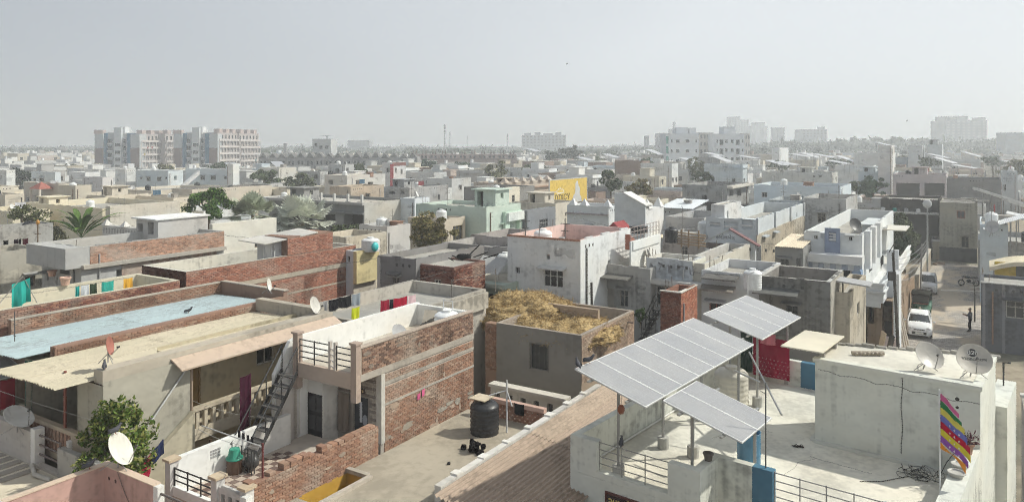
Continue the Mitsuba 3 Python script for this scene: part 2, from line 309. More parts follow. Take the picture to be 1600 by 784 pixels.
def house(label, x0, x1, y0, y1, zt, col=OFFW, g=.5, par=.9, t=.16, z0=0.0, roofcol=None, holes=(), fr=None, mat='m_plaster', name='house', cat='house', group=None,
          incol=None, ledges=(), shades=(), frame=(.42, .40, .37), rg=.7, key=None, rooms=(), ledgecol=None, rise=0.0):
    """holes: (side, a0, a1, z0, z1, kind). ledges: (z, out, h). rooms: roof rooms (x0, x1, y0, y1, height, col, holes)."""
    k = key or thing(name, label, cat, group)
    w = MB(col, g, fr); deep = ('open', 'hole')
    hs = {s: [(h[1], h[2], h[3], h[4], h[5] in deep) for h in holes if h[0] == s] for s in 'FRLB'}
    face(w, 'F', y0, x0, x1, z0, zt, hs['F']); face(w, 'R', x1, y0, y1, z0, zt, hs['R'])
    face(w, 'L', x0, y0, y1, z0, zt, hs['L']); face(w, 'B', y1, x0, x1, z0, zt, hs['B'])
    p = MB(incol or col, g, fr); tops(p, x0, x1, y0, y1, zt, zt - par, t)
    wk = part(k, 'wall', w, mat)
    part(k, 'parapet', p)
    r = MB(roofcol or CEMENT, rg, fr); r.quad((x0 + t, y0 + t, zt - par), (x1 - t, y0 + t, zt - par), (x1 - t, y1 - t, zt - par), (x0 + t, y1 - t, zt - par)); part(k, 'roof', r)
    for h in holes:
        window(k, h[0], {'F': y0, 'R': x1, 'L': x0, 'B': y1}[h[0]], h[1:5], fr, h[6] if len(h) > 6 else frame, h[5])
    for z, o, hh in ledges:
        m = MB(ledgecol or col, g, fr); e = .003
        m.box(x0 - o, x1 + o, y0 - o, y0 - e, z, z + hh); m.box(x1 + e, x1 + o, y0 - o + .001, y1 + o, z + .001, z + hh - .001)
        part(k, 'ledge', m)
    for s in shades: chajja(k, s[0], {'F': y0, 'R': x1}[s[0]], s[1], s[2], s[3], fr=fr, **(s[4] if len(s) > 4 else {}))
    for q in rooms:
        rx0, rx1, ry0, ry1, hh, rc = q[:6]; zb = zt - par + .002
        m = MB(rc, g, fr); H = [(h[1], h[2], h[3], h[4], h[5] in deep) for h in (q[6] if len(q) > 6 else ())]; sd = [h[0] for h in (q[6] if len(q) > 6 else ())]
        for sname, cc, a, b in (('F', ry0, rx0, rx1), ('R', rx1, ry0, ry1), ('L', rx0, ry0, ry1), ('B', ry1, rx0, rx1)):
            face(m, sname, cc, a, b, zb, zb + hh, [h for h, s_ in zip(H, sd) if s_ == sname], back=.7)
        rk = part(k, 'stair_room', m)
        m = MB(rc, g, fr); m.box(rx0 - .12, rx1 + .12, ry0 - .12, ry1 + .12, zb + hh + .002, zb + hh + .1); part(rk, 'slab', m)
        for h in (q[6] if len(q) > 6 else ()): window(rk, h[0], {'F': ry0, 'R': rx1}[h[0]], h[1:5], fr, frame, h[5])
    return k

def corr(parent, p00, p10, p01, p11, n_sheets=1, pitch=.09, amp=.018, col=CREAM, g=.5, fr=None, along=1, name='roof_sheet', jag=.0, seed=0, mat='m_sheet', lap=.06):
    """Corrugated sheeting: ridges run from the p00-p10 edge to the p01-p11 edge; split into sheets, each its own part."""
    rnd = random.Random(seed + 17)
    p00, p10, p01, p11 = (np.asarray(p, float) for p in (p00, p10, p01, p11))
    W = np.linalg.norm(p10 - p00); up = unit(np.cross(p10 - p00, p01 - p00)); up = up if up[2] > 0 else -up
    out = []
    for s_ in range(n_sheets):
        for a_ in range(along):
            u0, u1 = s_ / n_sheets, (s_ + 1) / n_sheets + (lap / W if s_ < n_sheets - 1 else 0)
            m = max(4, int((u1 - u0) * W / pitch * 6)); u = np.linspace(u0, u1, m + 1)
            v0, v1 = a_ / along - (.0 if a_ == 0 else .012), (a_ + 1) / along
            vs = np.linspace(v0, v1, 3); e = rnd.uniform(-jag, jag)
            rows = []
            for vv in vs:
                ee = vv + (e if vv == vs[0] else 0)
                base = ((1 - u)[:, None] * p00 + u[:, None] * p10) * (1 - ee) + ((1 - u)[:, None] * p01 + u[:, None] * p11) * ee
                rows.append(base + up * (amp * np.sin(u * W / pitch * 2 * np.pi) + .004 * (s_ % 2) + .012 * (a_))[:, None])
            v = np.vstack(rows); k = m + 1
            f = [[r * k + i, r * k + i + 1, (r + 1) * k + i + 1] for r in range(2) for i in range(m)] + [[r * k + i, (r + 1) * k + i + 1, (r + 1) * k + i] for r in range(2) for i in range(m)]
            tn = rnd.uniform(.93, 1.06)
            mb = MB(tuple(c * tn for c in col), g, fr); mb.add(v, f); out.append(part(parent, name, mb, mat))
    return out

BR = [(.33, .19, .132), (.31, .178, .125), (.345, .21, .15), (.30, .18, .13), (.35, .24, .178), (.27, .162, .118), (.32, .203, .146)]
def bricks(parent, side, c, a0, a1, z0, z1, first=0, holes=(), fr=None, seed=0, keep=None, pal=BR, wash=.8, L=.22, Hh=.07, J=.011, proud=.022, near=None):
    """Brick courses on a wall face, standing proud of the joint. The `first` ones nearest to `near` are parts of their own, the rest one part."""
    rnd = random.Random(seed); lst = []; rows = int((z1 - z0) / (Hh + J))
    for r in range(rows):
        z = z0 + r * (Hh + J); a = a0 + (-(L + J) / 2 if r % 2 else 0)
        while a < a1:
            b0, b1 = max(a, a0), min(a + L, a1)
            if b1 - b0 > .05 and not any(b1 > h[0] and b0 < h[1] and z + Hh > h[2] and z < h[3] for h in holes) and (keep is None or keep((b0 + b1) / 2, z + Hh / 2)):
                lst.append((b0, b1, z, rnd.uniform(-.006, .006), rnd.randrange(len(pal)), rnd.uniform(.9, 1.1)))
            a += L + J
    def bx(m, b0, b1, z, q, ci, tn):
        w = MB(); col = tuple(x * tn for x in pal[ci]); e = proud + q
        j = .006
        if side == 'R': o = [(c, b0, z), (c, b1, z), (c, b1, z + Hh), (c, b0, z + Hh)]; d = (e, 0, 0); i_ = [(0, j, j), (0, -j, j), (0, -j, -j), (0, j, -j)]
        else: o = [(b0, c, z), (b1, c, z), (b1, c, z + Hh), (b0, c, z + Hh)]; d = (0, -e, 0); i_ = [(j, 0, j), (-j, 0, j), (-j, 0, -j), (j, 0, -j)]
        o = np.array(o); f_ = o + np.array(d) + np.array(i_)
        m.quad(*f_, col=col, g=wash)
        for i in range(4): m.quad(o[i], o[(i + 1) % 4], f_[(i + 1) % 4], f_[i], col=col, g=wash)
    if first:
        lst.sort(key=(lambda b: near((b[0] + b[1]) / 2, b[2])) if near else (lambda b: b[0]))
        for b in lst[:first]:
            m = MB(fr=fr); bx(m, *b); part(parent, 'brick', m, 'm_piece')
    m = MB(fr=fr)
    for b in lst[first:]: bx(m, *b)
    if m.v: part(parent, 'brick_courses', m, 'm_piece', kind='stuff')

def smears(parent, side, c, a0, a1, z0, z1, n, seed=0, col=(.47, .42, .35), out=.036, size=(.12, .55), name='mortar_smear', g=.5):
    """Irregular smears of mortar or render left on a wall, each a few millimetres proud."""
    rnd = random.Random(seed)
    for i in range(n):
        a, z = rnd.uniform(a0, a1), rnd.uniform(z0, z1); w, h = rnd.uniform(*size), rnd.uniform(*size) * .45; t = [q * .6283 for q in range(10)]
        poly = [(min(max(a + w * math.cos(q) * rnd.uniform(.6, 1.15), a0), a1), min(max(z + h * math.sin(q) * rnd.uniform(.6, 1.15), z0), z1)) for q in t]
        from shapely.geometry import Polygon
        pl = Polygon(poly).buffer(0)
        if pl.is_empty or pl.geom_type != 'Polygon' or pl.area < .004: continue
        tn = rnd.uniform(.8, 1.15); m = MB(tuple(x * tn for x in col), g); lo, hi = (c + .003, c + out + i * 2e-4) if side == 'R' else (c - out - i * 2e-4, c - .003)
        m.prism(list(pl.exterior.coords)[:-1], 'x' if side == 'R' else 'y', lo, hi); part(parent, name, m)
def railing(parent, pts, h, bars, post, fr=None, col=IRON, r=.018, name='railing', n=6, posts=None):
    """Horizontal-bar railing along the polyline, one part with its own bars."""
    p = np.asarray(pts, float); d = np.linalg.norm(p[-1] - p[0]); m = MB(col, .3, fr)
    for i in range(bars): z = h * (i + 1) / bars; m.tube(p + [0, 0, z], r, n)
    k = part(parent, name, m, 'm_paint')
    q = max(2, int(round(d / post)) + 1)
    for i in range(q):
        b = p[0] + (p[-1] - p[0]) * i / (q - 1); mm = MB(col, .3, fr); mm.tube([b, b + [0, 0, h + .03]], r * 1.15, n); part(k, 'post', mm, 'm_paint')
    return k

# ---------------------------------------------------------------- small things that recur
def tank(label, x, y, z, r=.5, h=1.1, col=(.72, .73, .72), fr=None, group=None, key='water_tank'):
    k = thing(key, label, 'water tank', group)
    pr = [(r * .97, 0)]
    for i in range(6):
        q = h * (.08 + .14 * i); pr += [(r * .97, q), (r, q + .02), (r, q + .07), (r * .97, q + .09)]
    pr += [(r * .97, h * .9), (r * .75, h), (r * .34, h * 1.04)]
    m = MB(col, .25, fr); m.lathe(pr, (x, y, z), 18); m.lathe([(r * .34, h * 1.04), (0, h * 1.04)], (x, y, z), 12); part(k, 'body', m, 'm_paint')
    m = MB(col, .3, fr); m.cyl((x, y, z + h * 1.03), r * .36, .09, 14); part(k, 'lid', m, 'm_paint')
    return k
def far_tank(label, x, y, z, r, h, col, group):
    m = MB(col, .2); m.lathe([(r, 0), (r, h * .82), (r * .8, h * .95), (r * .35, h), (r * .35, h * 1.07), (0, h * 1.07)], (x, y, z), 9)
    return solo('water_tank', label, 'water tank', m, 'm_paint', group)
def dish(label, x, y, z, r=.32, aim=(.7, -.5, .75), col=(.62, .61, .58), fr=None, stand=.45, group=None, lean=(0, 0), text=None):
    """Satellite dish: shallow bowl on a bent tripod mast with an arm and feed horn."""
    k = thing('satellite_dish', label, 'satellite dish', group); a = unit(aim); c = np.array([x + lean[0], y + lean[1], z + stand])
    pr = [(r * q, r * .22 * q * q) for q in (0, .25, .5, .75, 1.0)]; pr += [(r * 1.03, r * .23), (r, r * .205)] + [(r * q, r * .22 * q * q - .012) for q in (.75, .5, .25, 0)]
    m = MB(col, .25, fr); m.lathe(pr, c, 22, axis=a); part(k, 'bowl', m, 'm_paint')
    s_ = unit(np.cross(a, [0, 0, 1])); u = np.cross(s_, a)
    m = MB((.25, .24, .23), .3, fr); f = c + a * r * 1.15 - u * r * .35
    m.tube([c - u * r * .95 + a * .2 * r, f], .012, 5); part(k, 'arm', m, 'm_paint')
    m = MB(DARK, 0, fr); m.tube([f, f - a * .09], .03, 7); part(k, 'feed_horn', m, 'm_paint')
    b = np.array([x, y, z]); m = MB((.3, .29, .28), .4, fr)
    m.tube([b, b + (c - b) * .6, c - a * .03], .022, 6)
    for q in (0, 2.1, 4.2): m.tube([b + [.3 * math.cos(q) * r / .32, .3 * math.sin(q) * r / .32, 0], b + (c - b) * .55], .012, 5)
    part(k, 'stand', m, 'm_paint')
    return k
def pot(label, x, y, z, r=.14, h=.2, col=TERRA, fr=None, name='flower_pot', group=None):
    m = MB(col, .4, fr); m.lathe([(r * .7, 0), (r * .95, h * .8), (r * 1.08, h * .8), (r * 1.08, h), (r * .9, h), (r * .85, h * .75), (0, h * .72)], (x, y, z), 14); m.lathe([(0, 0), (r * .7, 0)], (x, y, z), 14)
    return solo(name, label, 'pot', m, 'm_paint', group)
def cloth(label, p0, p1, drop, col, fr=None, name='hanging_cloth', cat='laundry', group=None, seed=0, cols=None, wav=.03, nw=10, dots=None):
    """A cloth pegged along p0-p1, hanging drop metres with folds, 8 mm thick."""
    rnd = np.random.RandomState(seed); p0, p1 = np.asarray(p0, float), np.asarray(p1, float); d = unit(p1 - p0); nrm = unit(np.cross(d, [0, 0, 1]))
    n, m_ = nw, 6; V = []; U = []
    ph = rnd.uniform(0, 6); fq = rnd.uniform(8, 14)
    for j in range(m_ + 1):
        for i in range(n + 1):
            u, v = i / n, j / m_
            q = p0 + (p1 - p0) * u + nrm * wav * math.sin(fq * u + ph + .8 * v) * (.3 + v) + np.array([0, 0, -drop * v * (1 + .05 * math.sin(3 * u + ph)) - .03 * math.sin(math.pi * u)])
            V.append(q); cc = col if cols is None else cols[min(len(cols) - 1, int(v * len(cols)))]
            U.append(packc(cc))
    F_ = []; VV = []; UU = []
    for j in range(m_):
        for i in range(n):
            ids = [j * (n + 1) + i, j * (n + 1) + i + 1, (j + 1) * (n + 1) + i + 1, (j + 1) * (n + 1) + i]; b = len(VV)
            VV += [V[t_] for t_ in ids]; UU += [U[ids[0]]] * 4; F_ += [[b, b + 1, b + 2], [b, b + 2, b + 3]]
    VV = np.array(VV); back = VV - nrm * .008; nn = len(VV)
    mb = MB(fr=fr); mb.add(np.vstack([VV, back]), np.vstack([np.array(F_), np.array(F_)[:, ::-1] + nn]), uv=np.array(UU + UU))
    return solo(name, label, cat, mb, 'm_cloth', group, smooth=True)
def wire(label, p0, p1, sag=.1, r=.008, col=IRON, fr=None, group=None, name='clothes_line', cat='wire', n=9):
    p0, p1 = np.asarray(p0, float), np.asarray(p1, float); u = np.linspace(0, 1, n)[:, None]
    m = MB(col, 0, fr); m.tube(p0 + (p1 - p0) * u - np.array([0, 0, 1]) * sag * 4 * u * (1 - u), r, 4)
    return solo(name, label, cat, m, 'm_paint', group)
def bird(label, x, y, z, yaw=0, col=(.10, .10, .11), flying=False, s=1.0):
    k = thing('pigeon' if not flying else 'bird', label, 'bird'); c, d = math.cos(yaw), math.sin(yaw)
    R = np.array([[c, -d, 0], [d, c, 0], [0, 0, 1]]) * s
    def tf(m): m.v = [v @ R.T + [x, y, z] for v in m.v]; return m
    B = [((-.17, 0, .05), .018), ((-.09, 0, .09), .045), ((0, 0, .115), .062), ((.07, 0, .15), .05), ((.105, 0, .20), .032), ((.125, 0, .235), .034), ((.17, 0, .225), .008)]
    man = manifold3d.Manifold()
    for (a, ra), (b, rb) in zip(B, B[1:]):
        sp = lambda q, r_: np.array(trimesh.creation.icosphere(1, r_).vertices) + q
        man = man + manifold3d.Manifold.hull_points(np.vstack([sp(np.array(a), ra), sp(np.array(b), rb)]))
    mm = man.to_mesh(); t_ = trimesh.Trimesh(mm.vert_properties[:, :3], mm.tri_verts)
    m = MB(col); m.mesh(t_); part(k, 'body', tf(m), 'm_cloth')
    for sg in (-1, 1):
        m = MB(tuple(q * .8 for q in col))
        if flying: m.prism([(-.06, sg * .04), (.07, sg * .04), (.05, sg * .2), (-.02, sg * .36), (-.05, sg * .2)][::sg], 'z', .12, .132)
        else: m.ball((-.05, sg * .055, .105), 1, 8, (.13, .014, .045))
        part(k, 'wing', tf(m), 'm_cloth')
        if not flying:
            m = MB((.3, .1, .08)); m.tube([(.0, sg * .025, .06), (.01, sg * .025, 0), (.04, sg * .03, 0)], .006, 4); part(k, 'leg', tf(m), 'm_paint')
    return k
# ================================================================ HAZE, GROUND, LANE
mh = MB()
scene['haze'] = {'type': 'cube', 'to_world': T().translate([-900, 1450, 37.5]).scale([2500, 2500, 38.6]), 'bsdf': {'type': 'null'}, 'interior': {'type': 'ref', 'id': 'haze_air'}}
labels['haze'] = {'kind': 'stuff', 'label': 'pale dust haze lying over the whole town', 'category': 'haze'}
m = MB(); m.quad((-3350, -1000, 0), (1550, -1000, 0), (1550, 3900, 0), (-3350, 3900, 0)); struct('ground', m, 'm_ground')
m = MB(); m.quad((-4.35, 25, .004), (.15, 25, .004), (.15, 97, .004), (-4.5, 97, .004)); struct('road', m, 'm_paver')

# ================================================================ SOLAR TERRACE HOUSE (own frame: a to the right along its front, b into depth)
SC = (.66, .665, .605); FL = (.72, .69, .60); SBLUE = (.09, .19, .27)
k = thing('terrace_house', 'cream house with a broad roof terrace and blue parapet panels, front right', 'house')
w = MB(SC, .85, S)
foot = [(-11.9, 17.7), (-7.95, 17.7), (-7.95, 18.85), (-3.5, 18.85), (-2.6, 18.85), (-2.6, 29.4), (-11.9, 29.4)]
w.prism(foot, 'z', 0, 4.096); wk = part(k, 'wall', w)
f = MB(FL, .85, S); f.add([(x, y, 4.1) for x, y in ((-11.66, 17.95), (-8.1, 17.95), (-8.1, 19.05), (-2.85, 19.05), (-2.85, 29.2), (-11.66, 29.2))], [[0, 1, 2], [0, 2, 5], [2, 3, 4], [2, 4, 5]]); part(k, 'terrace_floor', f)
p = MB(SC, .8, S)
p.box(-11.9, -11.0, 17.7, 17.95, 4.1, 5.1); p.box(-11.0, -8.85, 17.7, 17.95, 4.1, 4.28); p.box(-8.85, -7.95, 17.7, 17.95, 4.1, 5.1)
p.box(-8.2, -7.95, 17.95, 18.85, 4.1, 5.1); p.box(-8.2, -7.04, 18.85, 19.08, 4.1, 5.1); p.box(-6.51, -3.97, 18.85, 19.08, 4.1, 4.25)
p.box(-3.5, -2.6, 18.85, 19.08, 4.1, 5.0); p.box(-3.05, -2.6, 19.08, 24.1, 4.1, 4.98); p.box(-11.9, -11.66, 17.95, 29.4, 4.1, 5.1); p.box(-11.66, -9.0, 29.16, 29.4, 4.1, 5.05); p.box(-7.95, -2.6, 29.16, 29.4, 4.1, 5.05)
p.box(-2.85, -2.3, 27.95, 31.2, 0, 5.12)
part(k, 'parapet', p)
for a0, a1, b0, b1, zt in ((-7.04, -6.51, 18.85, 19.08, 5.1), (-3.97, -3.5, 18.85, 19.08, 5.03), (-9.0, -7.95, 29.16, 29.4, 5.05)):
    m = MB(SBLUE, .35, S); m.box(a0 + .002, a1 - .002, b0 - .004, b1 + .004, 4.1, zt + .004); part(k, 'blue_panel', m, label='faded blue painted panel of the parapet')
railing(k, [(-11.0, 17.82, 4.28), (-8.85, 17.82, 4.28)], .78, 4, .7, S, (.28, .27, .25), .014)
railing(k, [(-6.5, 18.96, 4.25), (-3.98, 18.96, 4.25)], .8, 4, .62, S, (.34, .33, .31), .014)
# penthouse
h = [(-11, -10, 0, 0, 0)]
q = MB(SC, .6, S)
q.prism([(-7.0, 24.1), (-2.6, 24.1), (-2.6, 27.9), (-7.0, 26.3)], 'z', 4.1, 6.66)
q.box(-7.06, -2.55, 24.04, 24.3, 6.6, 6.72); q.box(-2.8, -2.55, 24.3, 27.9, 6.601, 6.719)
pr = part(k, 'stair_room', q)
q = MB((.68, .65, .57), .6, S); q.prism([(-7.0, 24.3), (-2.8, 24.3), (-2.8, 27.9), (-7.0, 26.4)], 'z', 6.5, 6.68)
part(pr, 'slab', q)
q = MB((.42, .40, .36), .9, S); rnd = random.Random(4)
x = -6.9
while x < -2.7: L_ = rnd.uniform(.18, .4); yk = 26.26 + (x + 7) * .36; q.box(x, x + L_ - .02, yk, yk + .14, 6.68, 6.68 + rnd.uniform(.05, .12)); x += L_
part(pr, 'broken_kerb', q)
q = MB((.10, .10, .09), 0, S); pts = [(-6.9 + i * .33, 24.094, 6.38 - .012 * i + .03 * math.sin(i * 2.1) - .02 * (i % 3)) for i in range(14)]
q.tube(pts, .007, 4); part(pr, 'crack', q, 'm_paint')
q = MB((.05, .05, .045), 0, S)
for a, z, r in ((-3.15, 6.25, .055), (-3.15, 6.02, .04), (-3.2, 5.55, .10), (-3.12, 5.4, .11), (-3.22, 5.3, .06)): q.ball((a, 24.097, z), r, 8, (1, .06, 1))
part(pr, 'soot_stain', q, 'm_cloth')
q = MB((.12, .12, .115), 0, S); q.tube([(-4.55 + .02 * math.sin(i * 1.3), 24.085, 6.7 - i * .26) for i in range(10)], .011, 5); part(pr, 'cable', q, 'm_paint')
# name plate in gold lettering (only its upper edge reaches into the picture)
np_ = thing('name_plate', 'dark red house name plate with gold lettering under the terrace railing', 'sign')
q = MB((.10, .035, .03), .1, S); q.box(-10.72, -9.35, 17.655, 17.697, 3.34, 3.84); part(np_, 'frame', q, 'm_paint')
q = MB((.03, .012, .012), 0, S); q.box(-10.66, -9.41, 17.645, 17.656, 3.40, 3.78); part(np_, 'board', q, 'm_paint')
GLYPHS = {"plate":[[[[241,7],[241,39],[246,40],[249,38],[249,6],[254,5],[254,0],[245,0]]],[[[214,19],[218,24],[224,19],[230,21],[230,31],[227,33],[218,32],[218,39],[229,40],[236,35],[237,19],[232,13],[221,13]]],[[[205,12],[205,40],[209,40],[212,39],[212,14],[227,7],[232,2],[230,-9],[225,-9],[223,-7],[225,-1],[209,7]]],[[[174,13],[176,20],[187,19],[192,25],[192,30],[189,33],[176,31],[174,38],[189,40],[196,37],[199,32],[199,22],[189,12],[192,8],[202,5],[201,-1],[190,1],[182,11]]],[[[128,4],[129,53],[138,59],[149,58],[156,54],[163,45],[158,42],[146,52],[138,52],[136,50],[135,7],[140,6],[146,9],[152,5],[162,6],[163,11],[157,17],[143,13],[142,19],[149,21],[146,26],[147,36],[154,40],[163,40],[166,39],[166,34],[153,32],[153,27],[159,25],[171,29],[173,23],[165,19],[169,15],[170,6],[167,1],[160,-2],[149,-1],[141,3],[140,-1],[134,-1]]],[[[66,35],[72,40],[83,38],[85,26],[76,17],[85,15],[92,19],[92,40],[99,39],[99,8],[104,6],[104,-1],[94,1],[92,10],[85,8],[73,10],[66,19],[70,23],[66,28]],[[73,30],[77,26],[78,33],[73,33]]],[[[52,4],[52,40],[57,40],[59,39],[59,7],[64,6],[64,-1],[58,-1]]],[[[2,13],[4,20],[14,19],[19,25],[18,32],[9,33],[4,31],[2,38],[8,40],[20,39],[26,32],[26,24],[32,24],[34,39],[41,39],[41,10],[42,6],[47,5],[46,-1],[40,-1],[35,3],[34,18],[23,18],[17,13],[23,6],[30,5],[29,-1],[18,1],[10,11]]]],"gable":[[[[185,33],[185,40],[198,38],[201,34],[201,25],[196,18],[204,16],[210,19],[210,40],[217,39],[217,8],[222,6],[222,-1],[212,1],[210,11],[199,9],[193,11],[186,22],[193,25],[194,31],[192,33]]],[[[139,18],[140,31],[151,40],[155,40],[156,34],[149,31],[146,26],[146,20],[149,16],[157,18],[158,30],[165,29],[165,21],[172,22],[170,48],[166,52],[160,51],[158,55],[158,58],[161,59],[170,58],[175,53],[178,45],[179,8],[184,6],[184,-1],[174,1],[172,14],[163,14],[159,10],[148,9]]],[[[109,20],[109,26],[125,29],[125,40],[132,39],[132,7],[137,6],[137,0],[131,-1],[126,2],[125,21]]],[[[97,17],[97,27],[100,33],[109,39],[115,40],[116,33],[106,29],[104,18],[109,13],[120,14],[122,8],[118,6],[105,7]]],[[[71,51],[69,58],[77,59],[81,58],[87,51],[90,39],[90,7],[95,6],[95,-1],[89,-1],[83,4],[83,42],[79,51]]],[[[33,18],[34,31],[41,38],[49,40],[50,34],[43,31],[40,25],[41,18],[48,16],[51,18],[52,30],[59,29],[59,21],[66,22],[66,40],[72,40],[73,8],[78,6],[78,-1],[68,1],[66,14],[57,14],[53,10],[42,9]]],[[[3,25],[3,33],[7,38],[11,40],[24,39],[23,33],[12,33],[10,31],[11,25],[14,23],[26,24],[26,18],[15,16],[13,8],[17,5],[22,5],[25,10],[31,10],[32,3],[23,-2],[11,0],[6,6],[8,20]]]]}
def guj(mb, key, x, y, z, h, side='F', s=1.0):
    """Gujarati lettering (outlines in 1/64 em) laid on a wall, 6 mm thick."""
    from shapely.geometry import Polygon
    for rings in GLYPHS[key]:
        pl = Polygon(rings[0], rings[1:]).buffer(0)
        for g_ in getattr(pl, 'geoms', [pl]):
            t = trimesh.creation.extrude_polygon(g_, .006, engine='earcut'); v = np.array(t.vertices); q = h / 45.0
            a, b, c = v[:, 0] * q * s, v[:, 1] * q, v[:, 2]
            mb.add(np.stack([x + a, y - c, z + b], 1) if side == 'F' else np.stack([x + c, y + a, z + b], 1), np.array(t.faces))
q = MB((.62, .47, .16), 0, S); guj(q, 'plate', -10.6, 17.638, 3.52, .2, 'F'); part(np_, 'lettering', q, 'm_paint')

# solar arrays: tilted tables of framed panels on a pipe stand
def solar(label, b0, b1, a_top, a_bot, z_top, z_bot, n, fr=S, posts=(), zf=4.1, group=None):
    k = thing('solar_array', label, 'solar panels', group)
    A, B = np.array([a_top, 0, z_top]), np.array([a_bot, 0, z_bot]); u = unit(B - A); up = unit(np.cross(u, [0, 1, 0])); up = up if up[2] > 0 else -up
    Lw = np.linalg.norm(B - A); wd = (b1 - b0) / n; e = .022
    for i in range(n):
        c0 = b0 + i * wd + .002; c1 = b0 + (i + 1) * wd - .002
        def P(s, y, o): return A + u * s + np.array([0, y, 0]) + up * o
        m = MB((.64, .64, .63), .1, fr)
        for (s0, s1, y0, y1) in ((0, e, c0, c1), (Lw - e, Lw, c0, c1), (e, Lw - e, c0, c0 + e), (e, Lw - e, c1 - e, c1)):
            v = [P(s, y, o) for o in (0, .04) for s, y in ((s0, y0), (s1, y0), (s1, y1), (s0, y1))]
            for f_ in ((0, 1, 2, 3), (4, 5, 6, 7), (0, 1, 5, 4), (1, 2, 6, 5), (2, 3, 7, 6), (3, 0, 4, 7)): m.quad(*[v[t] for t in f_])
        pk_ = part(k, 'panel', m, 'm_paint')
        m = MB(fr=fr); s0, s1 = e, Lw - e
        m.add([P(s0, c0 + e, .034), P(s1, c0 + e, .034), P(s1, c1 - e, .034), P(s0, c1 - e, .034)], [[0, 1, 2], [0, 2, 3]], uv=[(0, 0), (s1 - s0, 0), (s1 - s0, wd - 2 * e), (0, wd - 2 * e)])
        part(pk_, 'cells', m, 'm_cells')
        m = MB((.6, .6, .58), 0, fr); v = [P(s, y, -.004) for s, y in ((0, c0), (Lw, c0), (Lw, c1), (0, c1))]; m.quad(*v); part(pk_, 'backing', m, 'm_paint')
    m = MB((.40, .40, .39), .2, fr)
    for s in (.25 * Lw, .78 * Lw):
        q = A + u * s - up * .05; m.obox(q + [0, b0 - .15, 0], q + [0, b1 + .35, 0], .07, .05)
    part(k, 'rail', m, 'm_metal')
    for a, b in posts:
        t = (a - a_top) / (a_bot - a_top); zt = z_top + (z_bot - z_top) * t - .08
        m = MB((.36, .36, .36), .2, fr); m.tube([(a, b, zf), (a, b, zt)], .045, 8); pp = part(k, 'post', m, 'm_metal')
        m = MB((.42, .41, .38), .5, fr); m.cyl((a, b, zf + .002), .17, .34, 12); part(pp, 'footing', m)
    return k
zA, zB = 7.18, 6.6
solar('largest solar array, seven panels long, over the cream terrace', 17.13, 24.76, -11.38, -9.19, zA, zB, 7, posts=((-10.55, 18.1), (-10.5, 20.7), (-10.55, 23.6), (-9.5, 20.65), (-9.5, 24.2)))
b20, b21 = S.z(1103, 492, zA)[1], S.z(1165, 462, zA)[1]
solar('farthest of the three solar arrays over the cream terrace, four panels, above the red cloth', b20, b21, -11.38, -9.19, zA, zB, 4, posts=((-10.55, b20 + .5), (-10.55, b21 - .4), (-9.55, b20 + .5), (-9.55, b21 - .5)))
c0 = S.z(1035, 627, 6.62); c1 = S.z(1150, 690, 6.05); c2 = S.z(1198, 657, 6.05)
solar('nearest and smallest solar array of two panels, over the blue barrel', c0[1] + .0, c0[1] + 2.1, c0[0], c0[0] + 2.15, 6.62, 6.05, 2, posts=((c0[0] + .7, c0[1] + .3), (c0[0] + 1.8, c0[1] + 1.8)))
m = MB((.42, .42, .41), .2, S)
m.tube([(-9.6, 20.2, 5.6), (-8.3, 20.2, 5.9)], .03, 6); m.tube([(-9.4, 24.9, 6.3), (-7.3, 21.9, 5.5)], .035, 6); m.tube([(-9.0, 22.6, 6.3), (-8.2, 22.6, 6.1)], .03, 6)
solo('pipe_frame', 'grey steel pipes bracing the solar arrays above the terrace', 'pipes', m, 'm_metal')

tank('round cream water tank standing under the solar arrays', -10.35, 25.7, 4.1, .6, 1.25, (.55, .52, .45), S)
m = MB((.06, .17, .27), .3, S); m.lathe([(.31, 0), (.33, .03), (.33, .28), (.345, .3), (.33, .32), (.33, .58), (.345, .6), (.33, .62), (.33, .9), (.345, .92), (.31, .92), (.3, .82)], (-8.05, 21.3, 4.1), 18); m.lathe([(.3, .8), (0, .8)], (-8.05, 21.3, 4.1), 18)
solo('barrel', 'blue plastic barrel under the nearest solar array', 'barrel', m, 'm_paint')
m = MB((.16, .16, .15), .2, S); m.tube([(-6.73, 18.97, 5.1), (-6.73, 18.97, 7.3)], .018, 6); m.tube([(-6.73, 18.97, 7.0), (-6.9, 19.0, 7.05)], .012, 5)
solo('iron_rod', 'thin dark iron rod standing on the blue parapet panel', 'rod', m, 'm_paint')
# board on the penthouse corner
m = MB((.64, .60, .50), .35, S); m.box(-7.95, -6.68, 23.75, 26.25, 6.98, 7.02)
k = thing('board', 'cream flat board propped over the corner of the roof room', 'board'); part(k, 'sheet', m)
m = MB((.3, .29, .27), .5, S); [m.box(a, a + .14, b, b + .14, 6.68, 6.98) for a, b in ((-6.95, 24.4), (-6.95, 25.7))]; part(k, 'prop', m)
m = MB((.30, .25, .19), .5, S)
for i in range(7): m.ball((-6.1 + i * .1, 25.3 + i * .075, 6.74 + .02 * (i % 2)), .09, 7, (1, 1, .7))
m.tube([(-6.2, 25.25, 6.76), (-5.4, 25.85, 6.76)], .07, 7)
solo('broken_pipe', 'short brown broken pipe lying on the roof of the roof room', 'pipe', m, 'm_paint')
dish('plain grey satellite dish on the roof room, left of the lettered one', -4.15, 25.0, 6.7, .41, (.55, -.55, .62), (.42, .40, .36), S, .42, lean=(.15, -.1))
dk = dish('satellite dish with black round logo and lettering on the roof room corner', -2.95, 25.05, 6.7, .45, (.22, -.74, .62), (.47, .44, .38), S, .5, lean=(.1, -.1))
